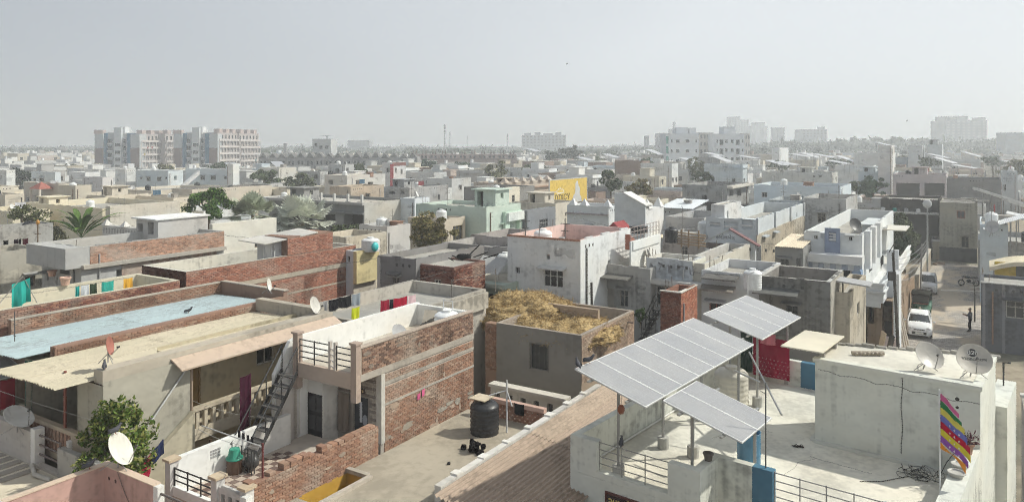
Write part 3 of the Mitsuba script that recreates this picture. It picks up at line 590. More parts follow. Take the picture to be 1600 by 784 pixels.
# its printed lettering, lying on the bowl
a_ = unit((.22, -.74, .62)); x_ = unit(np.cross([0, 0, 1.0], -a_) * 1.0); x_ = x_ if x_[0] > 0 else -x_; y_ = np.cross(a_, x_); y_ = y_ if y_[2] > 0 else -y_
cdish = np.array([-2.85, 24.95, 7.2])
def on_dish(tm, ox, oy, col, lift=.006, nm='lettering', ps=.0):
    v = np.array(tm.vertices); v[:, 0] += ox; v[:, 1] += oy
    rr = np.minimum((v[:, 0] ** 2 + v[:, 1] ** 2), .43 ** 2) * .22 / .45
    q = MB(col, 0, S); q.add(cdish + v[:, :1] * x_ + v[:, 1:2] * y_ + (rr + lift + v[:, 2])[:, None] * a_, np.array(tm.faces)); part(dk, nm, q, 'm_paint')
t_ = meshkit.text_mesh('VIDEOCON', .075, .002, True); w_ = t_.bounds[1][0]; t_.apply_scale([.62 / w_, .9, 1]); on_dish(t_.subdivide_to_size(.08), -.31, -.01, (.03, .03, .03))
d_ = trimesh.creation.cylinder(.11, .002, sections=24); on_dish(d_, -.02, .21, (.02, .02, .02), nm='logo_disc')
t_ = meshkit.text_mesh('d2h', .11, .002, True); t_.apply_translation([-t_.bounds[1][0] / 2, -.05, 0]); on_dish(t_, -.02, .21, (.62, .6, .55), .010)
# flag
k = thing('flag', 'striped pennant of pink, green, yellow, blue, red, violet and orange on a white pole', 'flag')
m = MB((.66, .66, .65), .1, S); m.tube([(-3.13, 21.15, 4.15), (-3.15, 21.15, 7.28)], .02, 7); part(k, 'pole', m, 'm_paint')
cols = [(.62, .14, .30), (.04, .20, .08), (.66, .58, .12), (.16, .17, .46), (.50, .02, .05), (.66, .56, .05), (.28, .09, .38), (.72, .27, .04)]
for i, c in enumerate(cols):
    m = MB(c, .1, S); z1, z0 = 7.2 - i * .172, 7.2 - (i + 1) * .172; n = 9; L_ = .42 + .06 * i if i < 5 else .68 - .05 * (i - 5)
    V = []
    for j in range(n + 1):
        u = j / n; dx = L_ * u; dz = -.50 * dx - .14 * u * u
        wv = .045 * math.sin(u * 7 + i * .5) * (0.3 + u)
        tp = (1 - u) if i == 7 else 1
        V += [(-3.14 + dx, 21.15 + wv - .25 * dx, z0 + dz * (1 if i < 7 else .7) + (0 if i < 7 else .1 * u)), (-3.14 + dx, 21.15 + wv - .25 * dx, z0 + (z1 - z0) * (tp if i == 7 else 1 - .35 * u * (i < 2)) + dz)]
    V = np.array(V); F_ = [[2 * j, 2 * j + 2, 2 * j + 3] for j in range(n)] + [[2 * j, 2 * j + 3, 2 * j + 1] for j in range(n)]
    Vb = V + [0, .006, 0]
    m.add(np.vstack([V, Vb]), np.vstack([F_, np.array(F_)[:, ::-1] + len(V)])); fk = part(k, 'stripe', m, 'm_cloth')
    if i in (3, 4, 5, 6):
        q = MB((.72, .70, .68), 0, S)
        for j in range(3):
            dx = .22 + j * .1; z = z0 + .08 - .50 * dx - .14 * (dx / L_) ** 2
            q.box(-3.14 + dx, -3.14 + dx + .03, 21.13 - .25 * dx - .06, 21.13 - .25 * dx - .054, z - .015, z + .012); q.box(-3.14 + dx + .012, -3.14 + dx + .022, 21.13 - .25 * dx - .06, 21.13 - .25 * dx - .054, z - .03, z + .022)
        part(fk, 'print', q, 'm_cloth')
# pots, plant, cables, slippers
pot('round grey pan, nearer of the two on the right parapet', -2.86, 21.75, 4.98, .2, .13, (.40, .39, .36), S, 'pan')
pot('round grey pan, farther of the two on the right parapet', -2.86, 22.35, 4.98, .2, .13, (.40, .39, .36), S, 'pan')
pot('terracotta pot with a dry reddish plant on the right parapet', -2.85, 23.55, 4.98, .17, .3, (.36, .2, .14), S)
m = MB(fr=S); rnd = random.Random(9)
for i in range(70):
    a, e = rnd.uniform(0, 6.28), rnd.uniform(.3, 1.4); L_ = rnd.uniform(.15, .42); b = np.array([-2.85, 23.55, 5.24]); q = b + L_ * np.array([math.cos(a) * math.cos(e), math.sin(a) * math.cos(e), math.sin(e)])
    if i < 18: m.tube([b, q], .006, 3, col=(.10, .05, .05))
    s_ = np.array([rnd.uniform(-.04, .04) for _ in range(3)]); t_ = np.array([rnd.uniform(-.05, .05) for _ in range(3)]); m.quad(q - s_, q + t_, q + s_, q - t_, col=(.11, .05, .06))
solo('potted_plant', 'dry reddish plant in the terracotta pot by the striped flag', 'plant', m, 'm_leaf')
pot('small dark pot on the step of the front parapet', -8.08, 18.5, 5.1, .13, .2, (.12, .10, .09), S)
m = MB((.02, .02, .02), 0, S); rnd = random.Random(3)
for i in range(9):
    r = rnd.uniform(.18, .5); cx, cy = -3.95 + rnd.uniform(-.2, .2), 23.3 + rnd.uniform(-.15, .15); t0 = rnd.uniform(0, 6)
    m.tube([(cx + r * math.cos(t0 + q * .5) * (1 + .1 * math.sin(q)), cy + .6 * r * math.sin(t0 + q * .5), 4.12 + .02 * i * (1 + math.sin(q * 1.7))) for q in range(12)], .008, 4)
m.tube([(-3.5, 23.5, 4.2), (-3.3, 23.3, 4.7), (-3.1, 23.6, 5.0)], .012, 4); m.tube([(-4.2, 23.2, 4.12), (-4.7, 22.4, 4.12), (-5.2, 22.0, 4.12)], .01, 4)
solo('cable_coil', 'tangle of black cable lying on the terrace floor below the flag', 'cable', m, 'm_paint')
for i, q in enumerate((0, .13)):
    m = MB((.04, .03, .03), 0, S); m.ball((-7.35 + q, 23.3 + .08 * i, 4.125), .1, 8, (1.2, .45, .25)); m.tube([(-7.38 + q, 23.27 + .08 * i, 4.15), (-7.33 + q, 23.3 + .08 * i, 4.19), (-7.28 + q, 23.33 + .08 * i, 4.15)], .012, 4)
    solo('slipper', ['left', 'right'][i] + ' one of the dark slippers lying beside the roof room wall', 'slipper', m, 'm_cloth', 'pair of slippers on the terrace')
def dots(i, j): return (.62, .45, .42) if (j > 5 and (i + j) % 3 == 0 and j % 2) else ((.50, .22, .24) if j in (3, 5) else (.36, .015, .05))
cloth('crimson dotted bed cover hanging below the farthest solar array', (-10.75, 28.9, 5.95), (-9.3, 28.75, 5.9), 1.6, (.24, .012, .035), S, seed=2, nw=20)
m = MB((.40, .2, .22), 0, S)
for j in range(5):
    for i in range(9): m.ball((-10.66 + i * .155 + .07 * (j % 2), 28.9 - .016 * i - .04, 5.05 - j * .15), .026, 6, (1, .25, 1))
part('hanging_cloth', 'printed_dot', m, 'm_cloth', kind='stuff')
cloth('small pink cloth over the crimson bed cover on the same line', (-10.35, 28.65, 6.12), (-9.75, 28.55, 6.1), .42, (.52, .16, .2), S, seed=5)
cloth('dark green cloth hanging beside the crimson bed cover', (-11.3, 29.0, 5.9), (-10.8, 28.95, 5.95), 1.5, (.03, .05, .04), S, seed=8)
bird('pigeon perched on the near corner of the long solar array', *(S.R @ [-11.3, 17.2, 7.23]), yaw=2.4)
bird('pigeon perched on the far end of the long solar array', *(S.R @ [-11.3, 17.75, 7.23]), yaw=.5)
bird('pigeon perched on the terrace railing below the solar array', *(S.R @ [-10.3, 17.82, 5.12]), yaw=1.9)
m = MB((.25, .08, .04), .1, S); m.tube([(-10.35, 17.9, 6.9), (-10.35, 17.9, 6.25)], .006, 4, col=DARK); m.ball((-10.35, 17.9, 6.1), .14, 9, (.75, .75, 1)); solo('hanging_lantern', 'small rust red lantern hanging below the long solar array', 'lantern', m, 'm_paint')

# ================================================================ BRICK HOUSE in the middle (grid frame)
k = thing('brick_house', 'narrow brick house with white roof terrace, dark doors and long brick side wall', 'house')
w = MB((.45, .41, .36), .6)
BX0, BX1, BY0, BY1 = -19.8, -16.9, 17.5, 24.0
face(w, 'R', BX1 - .03, BY0 + 1.15, BY1, 0, 5.95); face(w, 'L', BX0, BY0, BY1, 0, 5.95); face(w, 'B', BY1, BX0, BX1 - .03, 0, 5.95)
face(w, 'F', BY0 + 1.15, BX0 + .9, BX1 - .03, 0, 5.95, holes=[(-18.75, -18.45, 3.6, 4.75, False), (-18.2, -17.5, 3.5, 4.8, False)], col=(.3, .28, .25))
face(w, 'F', BY0 + .45, BX0, BX0 + .9, 0, 5.95, holes=[(BX0 + .04, BX0 + .86, 3.0, 4.85, False)], col=(.66, .65, .62))
w.quad((BX0 + .9, BY0 + .45, 0), (BX0 + .9, BY0 + 1.15, 0), (BX0 + .9, BY0 + 1.15, 5.95), (BX0 + .9, BY0 + .45, 5.95), col=(.66, .65, .62))
wk = part(k, 'wall', w)
# textured stone pattern of the porch wall: alternating proud blocks
rnd = random.Random(5)
q = MB()
z = 3.6
r_ = 0
while z < 5.85:
    a = BX0 + .9 + (0 if r_ % 2 else -.1)
    while a < BX1 - .1:
        a0, a1 = max(a, BX0 + .91), min(a + .19, BX1 - .08)
        if a1 - a0 > .04 and not (a1 > -18.8 and a0 < -18.4 and z < 4.78) and not (a1 > -18.25 and a0 < -17.45 and z < 4.83): q.box(a0, a1, BY0 + 1.15 - (.03 if (r_ + int(a * 5)) % 2 else .012), BY0 + 1.149, z, z + .07, col=(.42, .38, .33) if (r_ % 3) else (.22, .19, .17), g=.3)
        a += .2
    z += .085; r_ += 1
part(wk, 'stone_course', q, 'm_piece', kind='stuff')
m = MB((.015, .016, .02), .05); m.box(BX0 + .04, BX0 + .86, BY0 + .56, BY0 + .6, 3.0, 4.85); dk_ = part(k, 'door', m, 'm_gloss', label='dark double door in the porch')
m = MB((.05, .05, .055), 0); [m.box(BX0 + .1 + i * .38, BX0 + .42 + i * .38, BY0 + .545, BY0 + .56, z, z + .5) for i in (0, 1) for z in (3.55, 4.2)]; part(dk_, 'leaf', m, 'm_gloss')
m = MB((.03, .035, .045), 0); m.box(-18.2, -17.5, BY0 + 1.24, BY0 + 1.29, 3.5, 4.8); dk2 = part(k, 'door', m, 'm_gloss', label='black door with a light patterned glass strip')
m = MB((.5, .52, .55), 0); m.box(-17.95, -17.85, BY0 + 1.225, BY0 + 1.24, 3.9, 4.6); m.ball((-17.72, BY0 + 1.235, 4.0), .12, 9, (1, .08, 1.6), col=(.3, .33, .38)); part(dk2, 'glass_strip', m, 'm_paint')
window(k, 'F', BY0 + 1.15, (-18.75, -18.45, 3.6, 4.75), None, (.1, .1, .1))
cloth('brown striped curtain hanging on the patterned porch wall', (BX0 + .98, BY0 + 1.08, 4.85), (BX0 + 1.06 + .45, BY0 + 1.08, 4.85), 1.3, (.20, .165, .14), seed=12, nw=12, name='curtain', cat='curtain')
m = MB((.5, .36, .2), .1); m.box(-18.05, -17.6, BY0 + 1.10, BY0 + 1.12, 4.95, 5.11, col=(.08, .06, .05)); [m.box(-17.99 + i * .09, -17.94 + i * .09, BY0 + 1.09, BY0 + 1.10, 4.99, 5.07) for i in range(4)]; part(k, 'number_plate', m, 'm_paint')
# upper slab, terrace floor, parapets
m = MB((.46, .38, .32), .5); m.box(BX0, BX1, BY0, BY1, 5.72, 5.95); m.box(BX0 - .02, BX1 + .02, BY0 - .02, BY0 + .12, 5.5, 5.99); part(k, 'slab', m)
m = MB((.50, .46, .40), .6); m.box(BX0 + .18, BX1 - .2, BY0 + .14, BY1 - .15, 5.951, 5.99); part(k, 'terrace_floor', m)
WL = (.76, .755, .73)
m = MB(WL, .55); m.box(BX0, BX0 + .16, BY0 + .14, BY1, 5.95, 6.85); m.box(BX0 + .16, BX1 - .2, BY1 - .16, BY1, 5.95, 6.8); part(k, 'parapet', m, label='white parapet of the roof terrace')
m = MB((.05, .05, .05), 0)
for i in range(5): a = BX0 + .9 + i * .4; m.prism([(a, 6.3), (a + .13, 6.3), (a + .065, 6.55)], 'y', BY1 - .165, BY1 - .15, col=(.6, .6, .6))
part(k, 'vent_slot', m, 'm_paint')
cp = MB((.45, .38, .32), .7); cp.box(BX1 - .2, BX1 - .035, BY0 + .1, BY1, 5.95, 6.8); cp.box(BX1 - .21, BX1 + .012, BY0 + .1, BY1, 6.8, 6.84); bp = part(k, 'side_parapet', cp)
hb = []
bricks(wk, 'R', BX1 - .03, BY0 + 1.32, BY1, 2.9, 5.30, first=170, seed=1, near=lambda a, z: a - .3 * z)
bricks(bp, 'R', BX1 - .035, BY0 + .26, BY1, 5.95, 6.79, first=110, seed=2, pal=[(.26, .17, .13), (.30, .2, .15), (.20, .12, .09), (.34, .22, .16), (.15, .1, .08)], near=lambda a, z: a)
bricks(wk, 'R', BX1 - .03, BY0 + 1.32, BY1, 5.42, 5.72, first=20, seed=3, near=lambda a, z: a)
m = MB((.40, .37, .33), .7); m.box(BX1 - .03, BX1 + .002, BY0 + 1.15, BY1 + .01, 5.31, 5.42); m.box(BX1 - .031, BX1 + .004, BY0 + 1.15, BY1 + .01, 4.62, 4.7); m.box(BX1 - .03, BX1 + .01, BY0 + .14, BY1, 5.73, 5.948); part(k, 'concrete_band', m)
m = MB((.55, .53, .49), .4); m.box(BX1 - .2, BX1 + .03, BY0 + 1.12, BY0 + 1.3, 3.4, 5.72); part(k, 'column', m)
for a0, z1 in ((BX0 - .02, 6.95), (BX1 - .22, 6.95)):
    m = MB((.40, .32, .27), .5); m.box(a0, a0 + .24, BY0 - .06, BY0 + .16, 5.1, z1); m.box(a0 - .04, a0 + .28, BY0 - .1, BY0 + .2, z1, z1 + .07); part(k, 'pillar', m)
m = MB(WL, .4); m.box(BX0 - .0, BX0 + .16, BY0 + .1, BY0 + .44, 0, 5.49); part(k, 'column', m)
for a in (BX0 + 1.62, BX0 + 1.86):
    m = MB((.5, .46, .42), .4); m.box(a, a + .09, BY0 - .01, BY0 + .1, 5.99, 6.9); part(k, 'baluster', m)
for i in range(4):
    m = MB((.55, .52, .5), .2); m.obox((BX0 + 1.72, BY0 + .03, 6.12 + i * .19), (BX0 + 1.86, BY0 + .03, 6.02 + i * .19), .03, .03, up=(0, 1, 0)); part(k, 'zigzag_bar', m, 'm_paint')
railing(k, [(BX0 + .22, BY0 + .04, 5.99), (BX0 + 1.62, BY0 + .04, 5.99)], .78, 4, .8, None, (.05, .05, .05), .02)
railing(k, [(BX0 + 1.95, BY0 + .04, 5.99), (BX1 - .22, BY0 + .04, 5.99)], .78, 4, .8, None, (.05, .05, .05), .02)
# raking white stair wall on its left
m = MB(WL, .55); m.prism([(BY0 - .55, 0), (BY0 + .5, 0), (BY0 + .5, 6.7), (BY0 + .12, 6.6), (BY0 - .55, 5.6)], 'x', BX0 - .5, BX0 - .34); part(k, 'stair_wall', m)
m = MB((.6, .56, .52), .3); m.box(BX0 - .33, BX0 - .04, BY0 - .5, BY0 + .44, 0, 5.05); part(k, 'porch_wall', m)
tank('white water tank with a pipe frame in the far corner of the brick house terrace', BX1 - .75, BY1 - .75, 5.99, .5, .82, (.70, .71, .71))
m = MB((.7, .7, .7), .1); m.tube([(BX1 - 1.15, BY1 - .45, 6.8), (BX1 - 1.15, BY1 - .45, 7.2), (BX1 - .7, BY1 - .45, 7.2), (BX1 - .7, BY1 - .45, 6.85)], .025, 6); solo('water_pipe', 'white bent water pipe over the brick house tank', 'pipe', m, 'm_paint')
dish('grey satellite dish on the white terrace of the brick house', BX1 - .62, BY0 + 2.85, 6.0, .36, (.75, .0, .5), (.36, .36, .36), None, .62, lean=(.0, -.1))
for i, (a, b, s_) in enumerate(((BX1 - 1.6, BY1 - .5, .3), (BX1 - 1.35, BY1 - .75, .24), (BX1 - 1.75, BY1 - .85, .22))):
    m = MB((.12, .11, .10), .2); m.ball((a, b, 6.0 + s_ * .7), s_, 10, (1.1, .9, .75)); m.tube([(a, b, 6 + s_), (a + .05, b, 6 + s_ * 1.6)], .05, 6)
    solo('sack', ['large dark sack, biggest of the heap by the white terrace wall', 'mid sized dark sack beside the water tank on the white terrace', 'small dark sack lying at the front of the heap on the white terrace'][i], 'sack', m, 'm_cloth')
m = MB((.56, .5, .4), .3); m.quad((BX0 + .95, BY1 - .9, 6), (BX0 + 1.45, BY1 - .75, 6), (BX0 + 1.3, BY1 - .3, 6.7), (BX0 + .8, BY1 - .45, 6.7)); m.quad((BX0 + .95, BY1 - .86, 6), (BX0 + 1.45, BY1 - .71, 6), (BX0 + 1.3, BY1 - .26, 6.7), (BX0 + .8, BY1 - .41, 6.7)); solo('plywood_board', 'tan board leaning against the white terrace parapet', 'board', m, 'm_paint')
for i, (a, z) in enumerate(((20.5, 4.55), (20.75, 4.62))):
    cloth(['left pink rag hung on the brick side wall', 'right pink rag hung on the brick side wall'][i], (BX1 + .03, a, z), (BX1 + .03, a + .16, z + .03), .22, (.60, .13, .26), seed=20 + i, nw=4, wav=.01, cat='rag')

# ---------------------------------------------------------------- courtyard deck in front of the brick house
k = thing('courtyard_house', 'low house with chequered deck, white walls and black stair before the brick house', 'house')
m = MB((.5, .44, .38), .5); m.box(-19.6, -16.21, 12.7, 17.9, 0, 3.44); wk2 = part(k, 'wall', m)
n0 = 0
for i in range(14):
    for j in range(11):
        a, b = -19.2 + j * .25, 13.0 + i * .25
        if a < -16.7 and b < 16.95:
            m = MB((.48, .40, .33) if (i + j) % 2 else (.17, .12, .10), .4); m.box(a + .004, a + .246, b + .004, b + .246, 3.44, 3.47); part(wk2, 'tile', m, 'm_piece')
m = MB((.30, .18, .13), .5); m.box(-16.45, -16.22, 12.75, 17.75, 3.3, 4.42); bw = part(k, 'brick_wall', m)
bricks(bw, 'R', -16.225, 12.75, 17.75, 3.45, 4.45, first=230, seed=6, near=lambda a, z: a)
rnd = random.Random(8)
y = 12.8
i = 0
while y < 17.6:
    L_ = .21; n = rnd.choice((0, 1, 1, 2)) if y < 15.5 else 1
    for j in range(n):
        tn = rnd.uniform(.92, 1.12); m = MB(tuple(c * tn for c in rnd.choice(BR)), .15); dx = rnd.uniform(-.03, .03); m.box(-16.46 + dx, -16.21 + dx, y + .005, y + L_, 4.43 + j * .085, 4.505 + j * .085); part(bw, 'brick', m, 'm_piece')
    y += L_ + .02
m = MB((.74, .735, .71), .6); m.box(-19.6, -19.42, 12.7, 17.0, 3.44, 4.42); part(k, 'white_wall', m); m = MB((.74, .735, .71), .6); m.box(-19.42, -17.5, 12.7, 12.82, 3.44, 3.7); part(k, 'kerb', m); m = MB((.74, .735, .71), .6); m.box(-16.2, -15.95, 12.5, 12.7, 3.2, 4.3); part(k, 'corner_block', m)
m = MB((.36, .36, .36), .2); [m.box(-19.43, -19.405, 13.95 + j * .09, 14.02 + j * .09, 4.02 + i * .09, 4.08 + i * .09) for i in range(3) for j in range(4)]; part(k, 'vent', m, 'm_paint')
for a in (-19.62, -17.55, -16.35):
    m = MB((.60, .58, .55), .4); m.box(a, a + .24, 12.62, 12.88, 3.0, 4.4); m.box(a - .05, a + .29, 12.56, 12.94, 4.4, 4.47, col=(.52, .42, .30)); part(k, 'pillar', m)
m = MB((.6, .58, .55), .5); face(m, 'F', 12.68, -17.31, -16.35, 3.0, 4.2, holes=[(-17.2 + i * .3, -17.05 + i * .3, 3.5, 4.05, True) for i in range(3)], back=.1); m.box(-17.31, -16.35, 12.782, 12.86, 3.0, 4.2); part(k, 'pierced_wall', m)
railing(k, [(-19.36, 12.75, 3.7), (-17.57, 12.75, 3.7)], .5, 3, .6, None, (.03, .03, .03), .02)
m = MB((.42, .20, .04), .5); m.box(-16.1, -15.1, 12.3, 12.5, 2.8, 4.02); m.box(-16.14, -15.06, 12.26, 12.54, 4.02, 4.1, col=(.5, .42, .3)); part(k, 'orange_wall', m)
# spiral of black iron steps
k = thing('iron_staircase', 'black iron staircase rising to the stair wall of the brick house', 'staircase')
s0, s1 = np.array([-19.05, 14.75, 3.47]), np.array([-18.95 - .75, 17.2, 5.75]); n = 9
for i in range(n):
    c = s0 + (s1 - s0) * (i + .5) / n; m = MB(IRON, .3); m.box(c[0] - .36, c[0] + .36, c[1] - .13, c[1] + .13, c[2], c[2] + .035); part(k, 'step', m, 'm_paint')
for sg in (-1, 1):
    o = np.array([sg * .37, 0, 0]); m = MB((.04, .04, .04), .2); m.obox(s0 + o, s1 + o, .03, .14); part(k, 'stringer', m, 'm_paint')
    m = MB((.04, .04, .04), .2); m.tube([s0 + o + [0, -.1, .75], s1 + o + [0, 0, .85]], .025, 6); rk = part(k, 'handrail', m, 'm_paint')
    for q in (0, .33, .66, 1.0): m = MB((.04, .04, .04), .2); b = s0 + o + (s1 - s0) * q; m.tube([b, b + [0, -.05 * (1 - q), .8]], .02, 5); part(rk, 'post', m, 'm_paint')
m = MB((.05, .05, .05)); [m.tube([(-19.1 + .3 * i, 14.7 + .1 * j, 3.47), (-19.1 + .3 * i, 14.7 + .1 * j, 4.2)], .02, 5) for i in range(3) for j in range(2)]; m.ball((-18.75, 14.9, 3.75), .25, 9, (1, .9, .9)); solo('scrap_heap', 'heap of black scrap iron at the foot of the iron staircase', 'scrap', m, 'm_paint')
m = MB((.10, .06, .04), .3); m.cyl((-19.1, 14.55, 3.47), .23, .42, 14); solo('drum', 'brown drum under the green bucket beside the white wall', 'drum', m, 'm_paint')
m = MB((.03, .25, .17), .1); m.lathe([(.25, 0), (.25, .05), (.2, .06), (.15, .3), (.14, .3), (0, .31)], (-19.1, 14.55, 3.89), 14); solo('bucket', 'green plastic bucket upside down on the brown drum', 'bucket', m, 'm_paint')
m = MB((.14, .03, .03), .3); m.tube([(-16.35, 13.35, 3.47), (-16.35, 13.35, 5.35)], .03, 6); m.tube([(-19.2, 13.5, 5.2), (-16.35, 13.35, 5.25)], .018, 5, col=(.5, .5, .48)); solo('iron_post', 'rust red iron post beside the raw brick courtyard wall', 'post', m, 'm_paint')
wire('clothes line over the courtyard, nearest the white wall', (-19.5, 13.6, 5.0), (-16.4, 13.4, 5.2), .12, .008, (.4, .4, .38))
wire('clothes line stretched from the balcony to the iron staircase', (-22.2, 15.2, 4.9), (-19.0, 16.2, 4.6), .15, .008, (.45, .44, .4))
cloth('dark purple long cloth hanging before the balcony', (-20.15, 15.55, 5.9), (-20.1, 15.95, 5.95), 1.75, (.055, .014, .028), seed=31, nw=7)
for i in range(4): cloth(f'dark sock on the courtyard line, {["first","second","third","fourth"][i]} from the left', (-19.0 + i * .2, 14.6, 4.75 - .02 * i), (-18.9 + i * .2, 14.6, 4.75 - .02 * i), .2, (.03, .03, .035), seed=40 + i, nw=2, wav=.01)

# ================================================================ CENTRAL TERRACE with tank, light well, jali; rust sheet roof beside it
k = thing('terrace_roof_house', 'single storey house with bare concrete roof terrace carrying the black tank', 'house')
m = MB((.42, .39, .35), .6); 
m.box(-16.2, -12.55, 16.35, 22.62, 0, 3.45); m.box(-15.35, -12.75, 9.0, 16.35, 0, 3.45); m.box(-16.2, -15.35, 9.0, 14.4, 0, 3.45)
part(k, 'wall', m)
m = MB((.40, .355, .285), .75); m.box(-16.2, -12.55, 16.35, 22.62, 3.452, 3.5); m.box(-15.35, -12.75, 9.0, 16.348, 3.452, 3.5); m.box(-16.2, -15.352, 9.0, 14.4, 3.452, 3.5); part(k, 'roof', m)
m = MB((.50, .30, .06), .35); m.quad((-16.2, 14.402, 1.5), (-16.2, 16.348, 1.5), (-16.2, 16.348, 3.49), (-16.2, 14.402, 3.49)); m.quad((-16.2, 16.345, 1.5), (-15.35, 16.345, 1.5), (-15.35, 16.345, 3.49), (-16.2, 16.345, 3.49)); m.quad((-16.2, 14.4, 1.5), (-15.35, 14.4, 1.5), (-15.35, 16.35, 1.5), (-16.2, 16.35, 1.5))
part(k, 'light_well', m, label='orange painted light well sunk into the roof')
m = MB((.46, .42, .36), .6); m.box(-15.36, -15.2, 14.3, 16.4, 3.5, 3.6); m.box(-16.2, -15.36, 16.3, 16.46, 3.5, 3.62); part(k, 'kerb', m)
m = MB((.60, .59, .56), .85); m.box(-12.77, -12.55, 16.25, 26.5, 3.5, 3.98); lw = part(k, 'parapet', m, label='low stained parapet along the rust coloured roof')
rnd = random.Random(12)
for i in range(7): m = MB((.66, .65, .62), .3); y = 17 + i * 1.35; m.box(-12.8, -12.545, y, y + rnd.uniform(.15, .4), 3.98, 4.0 + rnd.uniform(.01, .05)); part(lw, 'patch', m)
m = MB((.52, .36, .30), .5); m.box(-15.55, -12.8, 22.4, 22.6, 4.05, 4.2); m.box(-15.55, -15.35, 22.41, 22.59, 3.5, 4.048)
jk = part(k, 'back_parapet', m)
for i in range(12):
    for j in range(5):
        a = -15.3 + i * .21 + (.1 if j % 2 else 0)
        m = MB((.33, .17, .12), .3); m.obox((a, 22.5, 3.51 + j * .11), (a + .11, 22.5, 3.61 + j * .11), .1, .025, up=(0, 1, 0)); m.obox((a + .2, 22.5, 3.51 + j * .11), (a + .1, 22.5, 3.61 + j * .11), .1, .025, up=(0, 1, 0)); part(jk, 'brick', m, 'm_piece')
m = MB((.58, .55, .48), .9); face(m, 'F', 25.5, -17.1, -13.6, 0, 3.42, holes=[(-16.9 + i * .62, -16.65 + i * .62, 2.6, 3.2, True) for i in range(5)], back=.15); m.box(-17.1, -13.6, 25.7, 25.8, 0, 3.419); part(k, 'pierced_wall', m)
m = MB((.58, .55, .49), .6); m.box(-17.15, -13.55, 25.4, 25.85, 3.422, 3.54); part(k, 'ledge', m)
tank('black ribbed water tank with a board on its lid on the bare terrace', -14.4, 21.1, 3.5, .5, 1.05, (.025, .025, .027))
m = MB((.5, .42, .3), .2); m.box(-14.85, -14.2, 20.8, 21.4, 4.66, 4.69); solo('plywood_board', 'tan board lying on the lid of the black tank', 'board', m, 'm_paint')
m = MB((.6, .6, .6), .2); m.tube([(-13.75, 21.5, 3.5), (-13.75, 21.5, 5.3)], .03, 6); m.tube([(-14.3, 21.2, 4.75), (-13.75, 21.5, 4.95), (-13.6, 21.6, 4.4)], .025, 6); solo('water_pipe', 'white standing water pipe beside the black tank', 'pipe', m, 'm_paint')
m = MB((.015, .013, .013)); rnd = random.Random(2)
for i in range(26): m.ball((-13.75 + rnd.gauss(0, .12), 19.6 + rnd.gauss(0, .09), 3.52 + abs(rnd.gauss(0, .13))), rnd.uniform(.05, .12), 6)
solo('rag_heap', 'heap of black rags by the low parapet near the black tank', 'rags', m, 'm_cloth')
m = MB((.05, .05, .05)); m.ball((-13.9, 18.4, 3.53), .06, 6); solo('stone', 'small dark stone on the bare terrace below the rag heap', 'stone', m, 'm_cloth')
cloth('black cloth thrown over the pink coping behind the tank', (-14.0, 22.38, 4.22), (-13.6, 22.38, 4.22), .4, (.02, .02, .022), seed=3, nw=4, wav=.01)
# rust roof
k = thing('sheet_roof_house', 'low house under a broad rust brown corrugated roof beside the bare terrace', 'house')
RC = (.32, .24, .18)
m = MB((.45, .43, .40), .6); m.box(-12.54, -7.6, 16.9, 27, 0, 3.2); part(k, 'wall', m)
corr(k, (-12.5, 15.9, 3.92), (-9.3, 15.9, 3.5), (-12.5, 21.0, 3.92), (-9.3, 21.0, 3.5), 4, .15, .032, RC, .8, jag=.012, seed=1)
corr(k, (-12.5, 20.95, 3.94), (-9.3, 20.95, 3.52), (-12.5, 27.0, 3.94), (-9.3, 27.0, 3.52), 4, .15, .032, (.35, .27, .205), .75, jag=.0, seed=2)
corr(k, (-9.35, 15.6, 3.25), (-6.9, 15.6, 2.9), (-9.35, 21.0, 3.25), (-6.9, 21.0, 2.9), 3, .15, .032, (.27, .245, .22), .8, jag=.02, seed=3)
smears('brick_house__wall', 'R', -16.93, 18.85, 23.95, 2.95, 5.28, 16, 7, (.42, .33, .26), .031, (.06, .3)); smears('brick_house__wall', 'R', -16.93, 18.85, 23.95, 3.45, 3.7, 9, 8, (.36, .33, .28), .031, (.1, .4)); smears('brick_house__side_parapet', 'R', -16.935, 17.8, 23.95, 5.96, 6.75, 6, 9, (.30, .25, .21), .031, (.06, .25)); smears('courtyard_house__brick_wall', 'R', -16.225, 12.8, 17.7, 3.5, 4.4, 7, 10, (.40, .32, .25), .031, (.05, .2))
# cracks and a pipe on the cream terrace
rnd = random.Random(55)
for i in range(5):
    a, b = rnd.uniform(-10.5, -4), rnd.uniform(19.6, 23.5); m = MB((.22, .21, .19), 0, S); t = rnd.uniform(0, 3); pts = [(a, b, 4.103)]
    for q in range(8): t += rnd.uniform(-.6, .6); a += .22 * math.cos(t); b += .22 * math.sin(t); pts.append((min(max(a, -11.5), -3.2), min(max(b, 19.2), 24.0), 4.103))
    m.tube(pts, .005, 4); part('terrace_house', 'floor_crack', m, 'm_cloth')
m = MB((.62, .62, .6), .2, S); m.tube([(-11.6, 18.2, 4.16), (-11.6, 25, 4.16)], .03, 6); part('terrace_house', 'water_pipe', m, 'm_paint')
m = MB((.60, .61, .56), .6, S); m.box(-7.15, -7.0, 24.1, 26.3, 4.1, 4.2); m.box(-7.0, -2.9, 23.97, 24.1, 4.1, 4.19); part('terrace_house', 'skirting', m)
